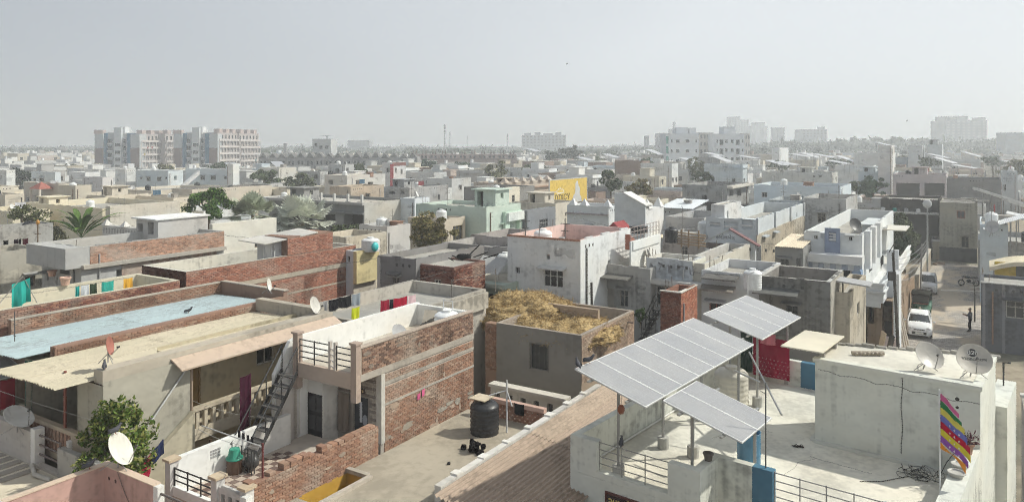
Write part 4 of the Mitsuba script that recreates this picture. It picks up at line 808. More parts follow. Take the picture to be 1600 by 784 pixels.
# ================================================================ LEFT: yellow house, blue roof, long brick house, brick house with stair head, pink terrace
YW = (.50, .43, .28)
k = thing('yellow_house', 'weathered yellow house with cream corrugated roof, balcony and dark veranda, left', 'house')
w = MB((.40, .38, .32), .95)
face(w, 'R', -21.5, 11.9, 14.7, 0, 6.5); face(w, 'F', 11.9, -22.9, -21.5, 0, 6.38)
w.quad((-21.5, 14.7, 0), (-23.3, 14.7, 0), (-23.3, 14.7, 6.5), (-21.5, 14.7, 6.5), col=(.40, .36, .28))
DR = (15.5, 16.35, 3.95, 5.9, 'door', (.28, .18, .07)); WN = (18.75, 19.6, 4.95, 5.95, 'win', (.6, .6, .57))
face(w, 'R', -23.3, 14.7, 21.0, 0, 6.6, holes=[(*DR[:4], False), (*WN[:4], False)], col=(.52, .46, .33), g=.7)
face(w, 'B', 21.0, -26.0, -21.5, 0, 6.2); face(w, 'L', -26.0, 11.9, 21, 0, 6.2)
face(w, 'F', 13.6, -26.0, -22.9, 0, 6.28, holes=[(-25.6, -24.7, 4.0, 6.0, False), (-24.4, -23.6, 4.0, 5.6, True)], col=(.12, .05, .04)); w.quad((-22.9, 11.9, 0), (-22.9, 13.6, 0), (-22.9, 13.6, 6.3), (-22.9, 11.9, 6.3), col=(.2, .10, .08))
w.box(-26.0, -22.9, 11.9, 13.6, 0, 4.0)
wk = part(k, 'wall', w)
window(k, 'R', -23.3, DR[:4], None, DR[5], 'door', .06); window(k, 'R', -23.3, WN[:4], None, WN[5])
window(k, 'F', 13.6, (-25.6, -24.7, 4.0, 6.0), None, (.2, .19, .18))
chajja(k, 'R', -23.3, 15.2, 17.2, 6.05, .45)
# veranda front: low wall with terracotta slats, post
m = MB((.48, .41, .32), .6); m.box(-26.3, -22.9, 11.7, 11.88, 3.85, 4.02); m.box(-26.3, -22.9, 11.7, 11.88, 4.72, 4.84); m.box(-22.9, -21.55, 11.7, 11.88, 3.4, 4.84); m.box(-26.4, -26.1, 11.66, 11.92, 3.6, 4.95); vk = part(k, 'veranda_wall', m)
for i in range(15): m = MB((.40, .24, .18), .5); m.box(-26.05 + i * .21, -25.93 + i * .21, 11.72, 11.86, 4.022, 4.718); part(vk, 'slat', m, 'm_piece')
m = MB((.22, .07, .05), .3); m.tube([(-23.4, 11.8, 4.84), (-23.4, 11.8, 6.55)], .045, 7); part(k, 'post', m, 'm_paint')
# roof: cream sheets between brick parapets, concrete gutter, tin eave
corr(k, (-25.75, 10.85, 6.42), (-21.95, 10.85, 6.52), (-25.75, 20.6, 6.36), (-21.95, 20.6, 6.45), 4, .16, .03, (.47, .42, .315), .6, jag=.008, seed=11, along=2)
m = MB((.45, .41, .34), .8); m.box(-22.1, -21.62, 11.95, 21.05, 6.38, 6.78); m.box(-25.8, -22.1, 20.7, 21.05, 6.4, 6.9); part(k, 'gutter_beam', m)
m = MB((.47, .37, .29), .6); v = [(-21.6, 14.1, 6.62), (-21.05, 14.1, 6.36), (-21.05, 21.1, 6.36), (-21.6, 21.1, 6.62)]; m.quad(*v); m.quad(*[(a, b, c - .03) for a, b, c in v]); m.quad(v[0], v[1], (v[1][0], v[1][1], v[1][2] - .05), (v[0][0], v[0][1], v[0][2] - .05)); m.quad(v[1], v[2], (v[2][0], v[2][1], v[2][2] - .05), (v[1][0], v[1][1], v[1][2] - .05)); part(k, 'tin_eave', m, 'm_sheet')
m = MB((.28, .18, .14), .5); m.box(-26.0, -25.8, 12.7, 21.0, 6.2, 6.7); pk2 = part(k, 'side_parapet', m)
bricks(pk2, 'R', -25.803, 12.75, 20.7, 6.40, 6.70, first=60, seed=14, near=lambda a, z: a); bricks(pk2, 'F', 12.7, -26.0, -25.8, 6.2, 6.7, first=8, seed=15)
m = MB((.5, .5, .48), .3); m.tube([(-21.45, 14.6, 6.3), (-21.3, 12.9, 4.6)], .03, 6); part(k, 'drain_pipe', m, 'm_paint')
m = MB((.33, .25, .19), .4); m.tube([(-21.5, 14.75, 3.9), (-21.5, 14.75, 6.35)], .05, 6); m.tube([(-21.5, 19.2, 4.6), (-21.5, 19.2, 6.35)], .02, 6); part(k, 'post', m, 'm_paint')
# balcony with openings, raking wall of the outer stair
m = MB((.52, .46, .36), .6); m.box(-23.3, -21.7, 14.7, 20.6, 3.7, 3.9); m.box(-21.85, -21.68, 14.7, 20.6, 3.9, 4.1); m.box(-21.87, -21.66, 14.65, 20.6, 4.66, 4.78); bk = part(k, 'balcony', m)
for i in range(19):
    if i != 14: m = MB((.52, .46, .36), .5); b = 14.75 + i * .31; m.box(-21.83, -21.70, b, b + .12, 4.102, 4.658); part(bk, 'baluster', m)
m = MB((.42, .2, .15), .4); m.box(-21.86, -21.67, 19.1, 19.42, 4.1, 4.66); part(bk, 'pier', m)
m = MB((.50, .45, .34), .95); m.prism([(14.7, 3.6), (14.7, 4.85), (12.2, 3.1), (12.2, 1.6)], 'x', -21.45, -21.25); part(k, 'stair_wall', m)
m = MB((.56, .48, .33), .5); m.box(-23.2, -22.2, 14.9, 20.5, 0, 3.69); m.box(-22.2, -21.2, 16.4, 17.9, 3.0, 3.07, col=(.4, .36, .3)); part(k, 'lower_wall', m)
m = MB((.14, .08, .06), .3); m.tube([(-21.3, 15.3, 2.4), (-21.3, 15.3, 3.75)], .04, 6); part(k, 'post', m, 'm_paint')
dish('small rust red satellite dish on the cream corrugated roof', -22.5, 12.6, 6.75, .28, (.75, .66, .2), (.32, .12, .09), None, .5)
dish('grey dish on the gutter beam of the yellow house, before the clothes line', -22.0, 20.4, 6.7, .34, (.86, .3, .35), (.50, .48, .44), None, .4)
bird('pigeon on the gutter beam beside the rust red dish', -21.8, 12.1, 6.78, 2.6)

k = thing('blue_roof_house', 'long house under a pale blue corrugated roof between brick parapets, left', 'house')
w = MB((.30, .24, .2), .7); w.box(-30.6, -26.05, 13.2, 22.6, 0, 6.1); wk = part(k, 'wall', w)
corr(k, (-30.3, 11.8, 6.34), (-26.25, 11.8, 6.46), (-30.3, 22.1, 6.34), (-26.25, 22.1, 6.46), 4, .16, .026, (.33, .405, .425), .6, jag=.01, seed=21, along=2)
m = MB((.30, .2, .15), .5); m.box(-30.6, -30.4, 13.4, 22.4, 6.1, 6.85); m.box(-30.6, -26.05, 22.4, 22.62, 6.1, 6.9); m.box(-26.24, -26.05, 12.75, 22.4, 6.1, 6.66); pk3 = part(k, 'brick_parapet', m)
bricks(pk3, 'R', -30.4, 13.4, 22.4, 6.44, 6.85, first=40, seed=22, near=lambda a, z: a)
m = MB((.42, .37, .31), .6); m.box(-30.63, -30.37, 13.4, 22.6, 6.851, 6.89); m.box(-30.37, -26.0, 22.38, 22.65, 6.901, 6.94); part(k, 'coping', m)
m = MB((.10, .10, .1)); m.tube([(-29.0, 12.9, 6.25), (-29.0, 12.9, 7.45)], .016, 5); m.tube([(-29.12, 12.9, 7.0), (-28.88, 12.9, 7.0)], .014, 5); m.tube([(-29.1, 12.9, 6.6), (-28.9, 12.9, 6.6)], .014, 5); solo('aerial_mast', 'thin dark aerial mast on the pale blue roof', 'aerial', m, 'm_paint')
bird('pigeon walking on the pale blue roof', -27.6, 18.8, 6.44, .8)

GB = (.33, .165, .12)
k = thing('long_brick_house', 'long dark red brick house with cream inner parapet and washing, far left', 'house')
w = MB((.26, .18, .14), .7); face(w, 'R', -30.9, 4, 20.6, 0, 7.2); face(w, 'L', -34.2, 4, 20.6, 0, 7.2); face(w, 'F', 4, -34.2, -30.9, 0, 7.2); face(w, 'B', 20.6, -34.2, -30.9, 0, 7.2); wk = part(k, 'wall', w)
p = MB((.58, .54, .43), .6); tops(p, -34.2, -30.9, 4, 20.6, 7.2, 6.2, .2); part(k, 'parapet', p)
r = MB((.5, .47, .4), .6); r.quad((-34, 4.2, 6.2), (-31.1, 4.2, 6.2), (-31.1, 20.4, 6.2), (-34, 20.4, 6.2)); part(k, 'roof', r)
bricks(wk, 'R', -30.9, 10.5, 20.6, 5.62, 7.18, first=120, seed=24, near=lambda a, z: a, pal=[(.29, .13, .095), (.25, .11, .085), (.33, .17, .12), (.21, .10, .08), (.36, .2, .14)])
bricks(wk, 'R', -30.9, 10.5, 20.6, 4.6, 5.42, seed=25, pal=[(.31, .15, .11), (.27, .13, .1), (.35, .19, .13)])
m = MB((.40, .35, .29), .8); m.box(-30.9, -30.868, 4, 20.6, 5.44, 5.6); part(k, 'concrete_band', m)
for i, (p0, p1, c, lb) in enumerate((((118), 124, TEAL, 'dark teal cloth'), (127, 139, (.52, .55, .58), 'pale grey cloth'), (141, 151, (.04, .06, .04), 'black green cloth'), (159, 178, (.04, .33, .27), 'bright teal cloth'), (193, 207, (.62, .34, .05), 'orange yellow cloth'))):
    ya, yb = G.onx(p0, -32.6)[0], G.onx(p1, -32.6)[0]
    cloth(lb + ' on the line above the long brick house', (-32.6, ya, 7.35), (-32.6, yb, 7.35), .55, c, seed=50 + i, nw=5)
wire('washing line above the long brick house', (-32.6, 11.5, 7.37), (-32.6, 19.5, 7.37), .03)
y0 = G.onx(12, -31.6)[0]; cloth('teal cloth bundle hung at the left edge over the long brick house', (-31.3, y0, 8.05), (-31.3, y0 + .65, 8.2), .95, (.03, .33, .28), seed=58, nw=6, wav=.08)
m = MB((.3, .28, .25)); m.tube([(-31.3, y0 - .6, 7.2), (-31.3, y0 + .4, 8.3), (-31.3, y0 + .9, 7.2)], .02, 5); solo('wooden_pole', 'bent pole carrying the teal bundle at the left edge', 'pole', m, 'm_paint')
pot('pale terracotta pot with a wilted plant on the cream parapet', -33.95, G.onx(101, -34)[0], 7.22, .22, .35, (.55, .36, .28), name='flower_pot')

k = thing('brick_house', 'red brick house with tall stair head block and white inner parapet, left of centre', 'house')
HX1, HX0, HY0, HY1 = -32.35, -36.0, 21.9, 33.4
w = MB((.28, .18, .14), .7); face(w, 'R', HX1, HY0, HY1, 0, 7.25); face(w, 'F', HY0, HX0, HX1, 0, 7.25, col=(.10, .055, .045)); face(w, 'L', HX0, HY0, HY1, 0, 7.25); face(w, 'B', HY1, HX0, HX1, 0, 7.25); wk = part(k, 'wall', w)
p = MB((.58, .56, .50), .75); tops(p, HX0, HX1, HY0, HY1, 7.25, 6.35, .2); part(k, 'parapet', p)
r = MB((.45, .43, .38), .7); r.quad((HX0 + .2, HY0 + .2, 6.35), (HX1 - .2, HY0 + .2, 6.35), (HX1 - .2, HY1 - .2, 6.35), (HX0 + .2, HY1 - .2, 6.35)); part(k, 'roof', r)
pal2 = [(.40, .19, .135), (.36, .17, .12), (.43, .22, .16), (.33, .16, .12), (.38, .22, .17)]
SY0, SY1 = G.onx(438, HX1)[0], G.onx(520, HX1)[0]
bricks(wk, 'R', HX1, HY0, HY1, 6.3, 7.22, first=0, seed=31, pal=pal2, wash=.5); bricks(wk, 'R', HX1, HY0, HY1, 2.8, 6.02, seed=32, pal=pal2, wash=.9)
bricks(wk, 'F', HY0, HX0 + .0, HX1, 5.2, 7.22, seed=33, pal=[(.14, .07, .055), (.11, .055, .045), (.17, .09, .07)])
m = MB((.42, .37, .30), .85); m.box(HX1, HX1 + .034, HY0, HY1, 6.04, 6.28); m.box(HX1, HX1 + .03, HY0 + 3, HY1, 5.1, 5.2); part(k, 'concrete_band', m)
m = MB((.28, .18, .14), .6); m.box(HX1 - 1.9, HX1 - .002, SY0 + .5, SY1, 6.36, 8.25, ); m.box(HX1 - 1.9, HX1 - .5, SY0 + .0, SY0 + .5, 6.36, 8.1, col=(.5, .5, .5)); sk = part(k, 'stair_room', m)
bricks(sk, 'R', HX1 - .002, SY0 + .5, SY1, 7.27, 8.22, seed=34, pal=pal2, wash=.4)
m = MB((.55, .53, .50), .5); v = [(HX1 - 2.3, SY0 - 1.0, 8.12), (HX1 - .1, SY0 - 1.0, 8.05), (HX1 + .05, SY1 - 1.2, 8.34), (HX1 - 2.0, SY1 - .8, 8.4)]; m.quad(*v); m.quad(*[(a, b, c - .05) for a, b, c in v]); [m.quad(v[i], v[(i + 1) % 4], tuple(np.array(v[(i + 1) % 4]) - [0, 0, .05]), tuple(np.array(v[i]) - [0, 0, .05])) for i in range(4)]; part(sk, 'slab', m)
window(sk, 'F', SY0, (HX1 - 1.3, HX1 - .62, 6.4, 8.0), None, (.6, .6, .6), 'door', -.03)
m = MB((.06, .05, .045)); rnd = random.Random(6)
for i in range(16): y = rnd.uniform(HY0 + .5, HY1 - .4); z = rnd.choice((3.6, 4.2, 4.6, 5.5, 5.75)) + rnd.uniform(-.05, .05); m.box(HX1 + .02, HX1 + .026, y, y + .09, z, z + .07)
part(k, 'putlog_hole', m, 'm_paint', kind='stuff')
dish('small white satellite dish seen edge on before the red brick wall', -26.1, 21.6, 6.95, .28, (.8, .55, .2), (.62, .6, .55), None, .35)

# pink terrace and grey terrace at the lower left
k = thing('pink_terrace_house', 'house with a pink plastered roof parapet in the lower left corner', 'house')
PK = (.50, .33, .285)
m = MB(PK, .5); m.box(-19.54, -19.36, 3, 10.93, 0, 5.0); m.box(-19.36, -17.2, 10.75, 10.93, 0, 5.0); part(k, 'parapet', m)
m = MB((.58, .46, .36), .2); m.box(-19.56, -19.34, 3, 10.95, 5.0, 5.025); m.box(-19.34, -17.18, 10.73, 10.95, 5.0, 5.025); part(k, 'coping', m)
m = MB((.5, .42, .36), .6); m.box(-19.36, -14.5, 3, 10.75, 0, 3.9); m.box(-17.2, -14.5, 10.75, 10.93, 0, 4.0); part(k, 'roof', m)
m = MB((.06, .03, .03)); [m.cyl((-18.9 + i * .4, 10.73, 4.55), .06, .001, 10) for i in (0, 1)]; m = MB((.06, .03, .03)); [m.ball((-19.15 + i * .3, 10.752, 4.72), .055, 8, (1, .15, 1)) for i in (0, 1)]; part(k, 'drain_hole', m, 'm_paint')
railing(k, [(-17.2, 10.84, 4.02), (-14.6, 10.84, 4.02)], .8, 3, 1.3, None, (.13, .11, .10), .03)
m = MB((.66, .65, .62), .3); m.box(-17.2, -17.02, 10.75, 10.93, 4.0, 5.0); part(k, 'pillar', m)
dish('white satellite dish on a post standing on the pink parapet before the tree', -18.9, 10.84, 5.03, .44, (.72, .45, .5), (.58, .56, .50), None, .45)
bird('pigeon perched on the pink parapet left of the dish', -19.45, 10.4, 5.03, 1.0)
bird('pigeon perched on top of the white dish over the pink parapet', -18.95, 10.8, 5.9, 1.4)
wire('cable hanging down the pink wall from the dish', (-18.7, 10.72, 5.0), (-17.4, 10.72, 3.95), .25, .008)
k = thing('grey_terrace_house', 'low house with white roof floor, stained grey parapet and iron rails, left edge', 'house')
m = MB((.66, .61, .50), .5); m.box(-27.5, -19.6, 3, 11.25, 0, 3.7); part(k, 'roof', m)
GW = (.40, .39, .365)
m = MB((.52, .49, .45), 1.0); m.box(-27.5, -24.2, 11.25, 11.43, 0, 4.7); m.box(-21.3 - 1.45, -19.6, 11.25, 11.43, 0, 4.55, col=GW); m.box(-24.2, -22.75, 11.25, 11.43, 0, 3.8); part(k, 'parapet', m)
m = MB((.72, .71, .69), .3); m.box(-24.2, -23.95, 11.2, 11.48, 3.7, 4.85); m.box(-22.95, -22.8, 11.6, 11.75, 3.4, 4.6); part(k, 'pillar', m)
railing(k, [(-24.0, 11.34, 3.8), (-22.75, 11.34, 3.8)], .85, 3, 1.3, None, (.15, .12, .11), .03)
m = MB((.35, .32, .28), .5); [m.box(-26.5 + i * .5, -26.2 + i * .5, 10.2, 11.2, 3.702, 3.73) for i in range(6)]; part(k, 'floor_strip', m)
m = MB((.5, .47, .42), .5); m.tube([(-23.9, 11.1, 3.85), (-23.3, 10.9, 3.78), (-22.6, 11.0, 3.75)], .07, 7); solo('canvas_roll', 'pale roll of canvas lying along the grey terrace edge', 'roll', m, 'm_cloth')
dish('large white satellite dish at the left edge on a steel frame', -24.9, 11.15, 4.6, .44, (.56, .235, .8), (.72, .72, .70), None, .42)
m = MB((.55, .55, .54), .2)
for a, b in (((-27.2, 11.6, 4.5), (-24.4, 11.6, 4.1)), ((-27.2, 11.6, 4.2), (-24.4, 11.6, 3.8)), ((-27, 11.5, 3.8), (-25.2, 11.6, 4.6)), ((-25.2, 11.6, 4.6), (-24.6, 11.5, 3.8))): m.tube([a, b], .03, 6)
solo('steel_frame', 'pale steel pipe frame under the white dish at the left edge', 'frame', m, 'm_metal')
solar('two dark blue solar panels at the left edge, below the pale blue roof', 11.2, 13.0, -30.6, -28.3, 5.95, 5.35, 2, None, ((-29.9, 11.8), (-28.9, 12.6)), 4.0)
cloth('dark red cloth hanging under the solar panels at the left edge', (-28.6, 12.0, 5.3), (-28.3, 12.6, 5.3), 1.0, (.22, .02, .03), seed=60, nw=5)
cloth('dark green cloth hung at the corner of the veranda', (-26.2, 11.95, 6.4), (-26.0, 12.1, 6.4), 1.7, (.015, .08, .055), seed=61, nw=5, wav=.05)
wire('long cable crossing before the dark veranda', (-28.5, 11.3, 5.55), (-21.6, 11.85, 5.35), .05, .008, (.4, .4, .38))
m = MB((.33, .34, .28), .6); m.box(-27.6, -27.1, 12.6, 13.1, 0, 6.1); m.box(-30.5, -26.4, 12.9, 13.15, 0, 4.3); solo('mosaic_column', 'patterned square column at the left edge beside the red cloth', 'column', m, 'm_plaster')
cloth('dark red trousers hung on the raking stair wall beside the tree', (-21.15, 12.75, 3.75), (-21.15, 13.15, 4.1), .6, (.36, .02, .05), seed=62, nw=4)
cloth('dark blue shirt hung beside the red trousers on the stair wall', (-21.15, 13.2, 4.15), (-21.15, 13.55, 4.4), .45, (.03, .04, .10), seed=63, nw=4)

# ================================================================ HAY HOUSE behind the bare terrace
k = thing('hay_house', 'grey plastered house with a dark window and straw heaped on its roof', 'house')
AX0, AX1, AY0, AY1, AZ = -18.3, -14.05, 27.75, 33.3, 5.42
w = MB((.235, .22, .20), .4)
X = [G.ony(p, AY0)[0] for p in (829, 856)]
face(w, 'F', AY0, AX0, AX1, 0, AZ, holes=[(X[0], X[1], 3.68, 4.75, False)])
face(w, 'R', AX1, AY0, AY1, 0, AZ, col=(.33, .26, .2)); face(w, 'L', AX0, AY0, AY1, 0, AZ); face(w, 'B', AY1, AX0, AX1, 0, AZ); wk = part(k, 'wall', w)
p = MB((.38, .33, .28), .6); tops(p, AX0, AX1, AY0, AY1, AZ, 4.8, .16); part(k, 'parapet', p)
r = MB((.4, .37, .3), .7); r.quad((AX0 + .16, AY0 + .16, 4.8), (AX1 - .16, AY0 + .16, 4.8), (AX1 - .16, AY1 - .16, 4.8), (AX0 + .16, AY1 - .16, 4.8)); part(k, 'roof', r)
m = MB((.14, .13, .12)); m.box(X[0] - .05, X[1] + .05, AY0 - .02, AY0 - .002, 4.751, 4.8); m.box(X[0] - .05, X[0], AY0 - .02, AY0 - .002, 3.65, 4.75); m.box(X[1], X[1] + .05, AY0 - .02, AY0 - .002, 3.65, 4.75); wnk = part(k, 'window', m)
m = MB(BLACK); m.box(X[0], X[1], AY0 + .12, AY0 + .14, 3.68, 4.75); part(wnk, 'pane', m, 'm_glass')
m = MB((.06, .06, .06)); [m.tube([(X[0] + (X[1] - X[0]) * q, AY0 + .05, 3.68), (X[0] + (X[1] - X[0]) * q, AY0 + .05, 4.75)], .01, 4) for q in (.25, .5, .75)]; part(wnk, 'bar', m, 'm_paint')
bricks(wk, 'R', AX1, AY0, AY1, 3.4, AZ - .02, first=60, seed=41, pal=[(.38, .28, .21), (.34, .25, .19), (.42, .32, .24), (.30, .21, .16)], near=lambda a, z: a, wash=.6)
for i in range(4):
    m = MB((.10, .08, .07)); y = AY0 + 1.4 + i * 1.1; m.box(AX1 + .02, AX1 + .3, y, y + .1, 5.0 - .0 * i, 5.05); part(k, 'drain_spout', m, 'm_paint')
k = thing('brick_pier', 'raw brick wall strip between the brick house and the hay house', 'wall'); m = MB((.3, .2, .15), .6); m.box(-19.0, -18.32, 27.9, 28.3, 0, 5.3); pw = part(k, 'core', m)
bricks(pw, 'F', 27.9, -19.0, -18.32, 3.2, 5.3, seed=44, first=30, near=lambda a, z: -z)
k = thing('low_brick_wall', 'short brick upstand between the straw heaps', 'wall'); m = MB((.38, .3, .23), .5); m.box(-17.6, -14.9, 31.1, 31.3, 4.8, 5.75); cw = part(k, 'core', m); bricks(cw, 'F', 31.1, -17.6, -14.9, 4.9, 5.7, seed=45, first=20, pal=[(.42, .33, .25), (.38, .29, .21)], near=lambda a, z: -a)

def heap(label, cx, cy, rx, ry, h, z0, n=1500, seed=0):
    """Straw heap: a lumpy mound bristling with loose straws."""
    s_ = trimesh.creation.icosphere(4); v = np.array(s_.vertices); v[:, 2] = np.maximum(v[:, 2], -.05)
    d = meshkit.fbm(v * 2.3 + seed, 4) - .5 + .5 * (meshkit.fbm(v * 9 + seed, 2) - .5); v = v * (1 + .5 * d)[:, None]; v = v * [rx, ry, h] + [cx, cy, z0]
    k = thing('straw_heap', label, 'straw'); m = MB(); m.add(v, s_.faces); part(k, 'mound', m, 'm_hay')
    rg = np.random.RandomState(seed + 1); idx = rg.randint(0, len(v), n); P0 = v[idx] + rg.normal(0, .03, (n, 3)); dr_ = rg.normal(0, 1, (n, 3)) * [1, 1, .55] ; dr_ /= np.linalg.norm(dr_, axis=1, keepdims=True); L_ = rg.uniform(.2, .6, (n, 1))
    wv = np.cross(dr_, rg.normal(0, 1, (n, 3))); wv /= np.linalg.norm(wv, axis=1, keepdims=True) + 1e-9; wv *= .011
    A_, B_ = P0 - dr_ * L_ / 2, P0 + dr_ * L_ / 2; V = np.stack([A_ - wv, A_ + wv, B_ + wv, B_ - wv], 1).reshape(-1, 3); b = np.arange(n)[:, None] * 4
    m = MB(); m.add(V, np.vstack([b + [0, 1, 2], b + [0, 2, 3]])); part(k, 'loose_straw', m, 'm_hay', smooth=False, kind='stuff')
heap('great heap of golden straw on the hay house roof, left', -18.9, 31.5, 2.6, 2.5, 1.2, 4.75, 8000, 1)
heap('lower spread of straw on the hay house roof, right by the brick edge', -15.3, 30.0, 1.6, 2.3, .65, 4.8, 2400, 2)
heap('brown straw spilling at the front corner of the hay house roof', -16.9, 29.0, 1.3, 1.1, .62, 4.8, 1300, 3)

# cement terrace behind the yellow house, with two washing lines
k = house('cement terrace house with stained parapets and washing lines, behind the white terrace', -24.6, -20.05, 21.4, 29.5, 6.45, (.47, .44, .39), par=.55, g=.9, t=.18)
k2 = thing('parapet_wall', 'second stained parapet running beside the white terrace of the brick house', 'wall'); m = MB((.47, .44, .38), .9); m.box(-20.0, -19.85, 24.1, 29.4, 5.6, 6.35); part(k2, 'core', m)
LN = [(505, 512, 'grey and black top', (.25, .25, .26), .45), (513, 530, 'black blanket', (.015, .015, .018), .45), (530, 549, 'black bed sheet', (.018, .018, .02), .45), (550, 563, 'grey denim trousers', (.22, .25, .28), .5), (550, 562, 'lime yellow towel', (.50, .55, .03), .5)]
for i, (a, b, lb, c, dr_) in enumerate(LN):
    ya, yb = G.onx(a, -22.2)[0], G.onx(b, -22.2)[0]; z0 = 7.12 if i < 4 else 6.55; cloth(lb + ' on the washing line before the red brick house', (-22.2, ya, z0), (-22.2, yb, z0), dr_, c, seed=90 + i, nw=5)
wire('washing line carrying the black sheets, before the red brick house', (-22.2, 24.0, 7.14), (-22.2, 29.2, 7.14), .05)
LN = [(595, 608, 'dark red towel', (.26, .02, .04), .6), (609, 614, 'black narrow cloth', (.015, .015, .02), .6), (615, 636, 'crimson bed sheet', (.33, .02, .04), .55), (637, 650, 'white and pink cloth', (.58, .42, .44), .5)]
for i, (a, b, lb, c, dr_) in enumerate(LN):
    ya, yb = G.onx(a, -20.9)[0], G.onx(b, -20.9)[0]; cloth(lb + ' on the line beyond the white terrace', (-20.9, ya, 6.95 - .03 * i), (-20.9, yb, 6.92 - .03 * i), dr_, c, seed=100 + i, nw=5)
m = MB((.2, .18, .16), .3); [m.tube([(-20.9, y_, 5.9), (-20.9, y_, 7.05)], .025, 5) for y_ in (27.9, 31.6)]; m.tube([(-20.9, 27.9, 7.0), (-20.9, 31.6, 6.9)], .01, 4); solo('line_posts', 'thin line with two posts carrying the crimson washing', 'washing line', m, 'm_paint')
cloth('pink patterned cloth lying over the parapet left of the white terrace wall', (-20.2, 20.2, 6.5), (-20.2, 21.6, 6.55), .4, (.42, .12, .16), seed=110, nw=6)
# ================================================================ MIDDLE GROUND: houses, each read off the picture by its near corner and set at its own depth
FOOT, CLUT = [], []
def geo(pl, pc, pr, py, z, depth=None, width=None):
    x1, y0 = G.z(pc, py, z); x0 = G.ony(pl, y0)[0] if pl is not None else x1 - width; y1 = y0 + depth if depth is not None or pr > 1470 and (depth := 8) else G.onx(pr, x1)[0]
    return x0, x1, y0, y1
def openings(F, R, x1, y0):
    hs_ = []
    for q in F:
        a, D1 = G.ony(q[0], y0); b, D2 = G.ony(q[2], y0); D = (D1 + D2) / 2; hs_.append(('F', a, b, G.h(q[3], D), G.h(q[1], D), *q[4:]))
    for q in R:
        a, D1 = G.onx(q[0], x1); b, D2 = G.onx(q[2], x1); D = (D1 + D2) / 2; hs_.append(('R', min(a, b), max(a, b), G.h(q[3], D), G.h(q[1], D), *q[4:]))
    return hs_
def hs(label, pl, pc, pr, py, z, col=OFFW, F=(), R=(), depth=None, width=None, **kw):
    x0, x1, y0, y1 = geo(pl, pc, pr, py, z, depth, width)
    FOOT.append((x0, x1, y0, y1))
    hl = openings(F, R, x1, y0); rw = random.Random(len(label) * 131 + int(abs(x0 * 10))); zr = z - kw.get('par', .9)
    for sd, a0, a1 in (('F', x0, x1), ('R', y0, min(y1, y0 + 12))):
        if (F if sd == 'F' else R) or a1 - a0 < 2.6 or any(w_ in label for w_ in ('blank', 'parapet wall', 'roof edge')) or rw.random() < .25: continue
        n_ = max(1, int((a1 - a0) / rw.uniform(2.4, 4.5)))
        for i in range(n_):
            c_ = a0 + (a1 - a0) * (i + .5) / n_ + rw.uniform(-.3, .3); w_, h_ = rw.choice(((.8, 1.0), (.6, .9), (.4, .45), (1.0, 1.1))); zt_ = zr - rw.uniform(.45, .9)
            hl.append((sd, c_ - w_ / 2, c_ + w_ / 2, zt_ - h_, zt_, rw.choice(('win', 'win', 'shut', 'hole')) if w_ > .5 else 'hole'))
    k = house(label, x0, x1, y0, y1, z, col, holes=hl, **kw)
    CLUT.append((label, x0, x1, y0, y1, z - kw.get('par', .9), z, k, col, hl, kw.get('mat')))
    return k, (x0, x1, y0, y1, z - kw.get('par', .9))
def skin(k, side, c, a0, a1, z0, z1, col=BRICK2, g=.8, name='brick_face'):
    m = MB(col, g)
    if side == 'R': m.box(c + .004, c + .03, a0, a1, z0, z1)
    else: m.box(a0, a1, c - .03, c - .004, z0, z1)
    return part(k, name, m, 'm_brickwork')
def band(k, side, c, a0, a1, z0, z1, col, out=.05, name='band', g=.5, mat='m_plaster'):
    m = MB(col, g)
    if side == 'R': m.box(c + .003, c + out, a0, a1, z0, z1)
    else: m.box(a0, a1, c - out, c - .003, z0, z1)
    return part(k, name, m, mat)
def roofroom(k, pl, pc, pr, py, D, zb, col, F=(), slab=.12, tin=None, name='stair_room'):
    """Roof room of a house, its near corner at depth D."""
    x1, y0 = G.d(pc, D); z = G.h(py, D); x0 = G.ony(pl, y0)[0]; y1 = G.onx(pr, x1)[0]
    m = MB(col, .5); hh = openings(F, (), x1, y0)
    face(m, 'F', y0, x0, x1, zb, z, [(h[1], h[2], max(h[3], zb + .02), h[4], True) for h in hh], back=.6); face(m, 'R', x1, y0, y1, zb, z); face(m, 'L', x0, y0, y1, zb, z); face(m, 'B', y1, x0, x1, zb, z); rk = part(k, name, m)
    m = MB(tin or col, .3); m.box(x0 - .2, x1 + .12, y0 - .25, y1 + .12, z + .002, z + .09); part(rk, 'slab', m)
    return x0, x1, y0, y1, z
def merlons(k, pts, w, h, col):
    for x, y, z in pts:
        m = MB(col, .3); a = w / 2; v = [(x - a, y - a, z), (x + a, y - a, z), (x + a, y + a, z), (x - a, y + a, z), (x, y, z + h)]
        for i in range(4): m.add([v[i], v[(i + 1) % 4], v[4]], [[0, 1, 2]])
        part(k, 'merlon', m)
def stubs(k, x0, x1, y0, y1, z, n=4, h=.6, seed=0):
    rnd = random.Random(seed)
    for i in range(n):
        m = MB((.2, .16, .13), .3); x, y = rnd.choice(((x0 + .1, rnd.uniform(y0, y1)), (rnd.uniform(x0, x1), y0 + .1))); m.tube([(x, y, z), (x + rnd.uniform(-.05, .05), y, z + h * rnd.uniform(.5, 1.3))], .02, 4); part(k, 'rebar', m, 'm_paint')

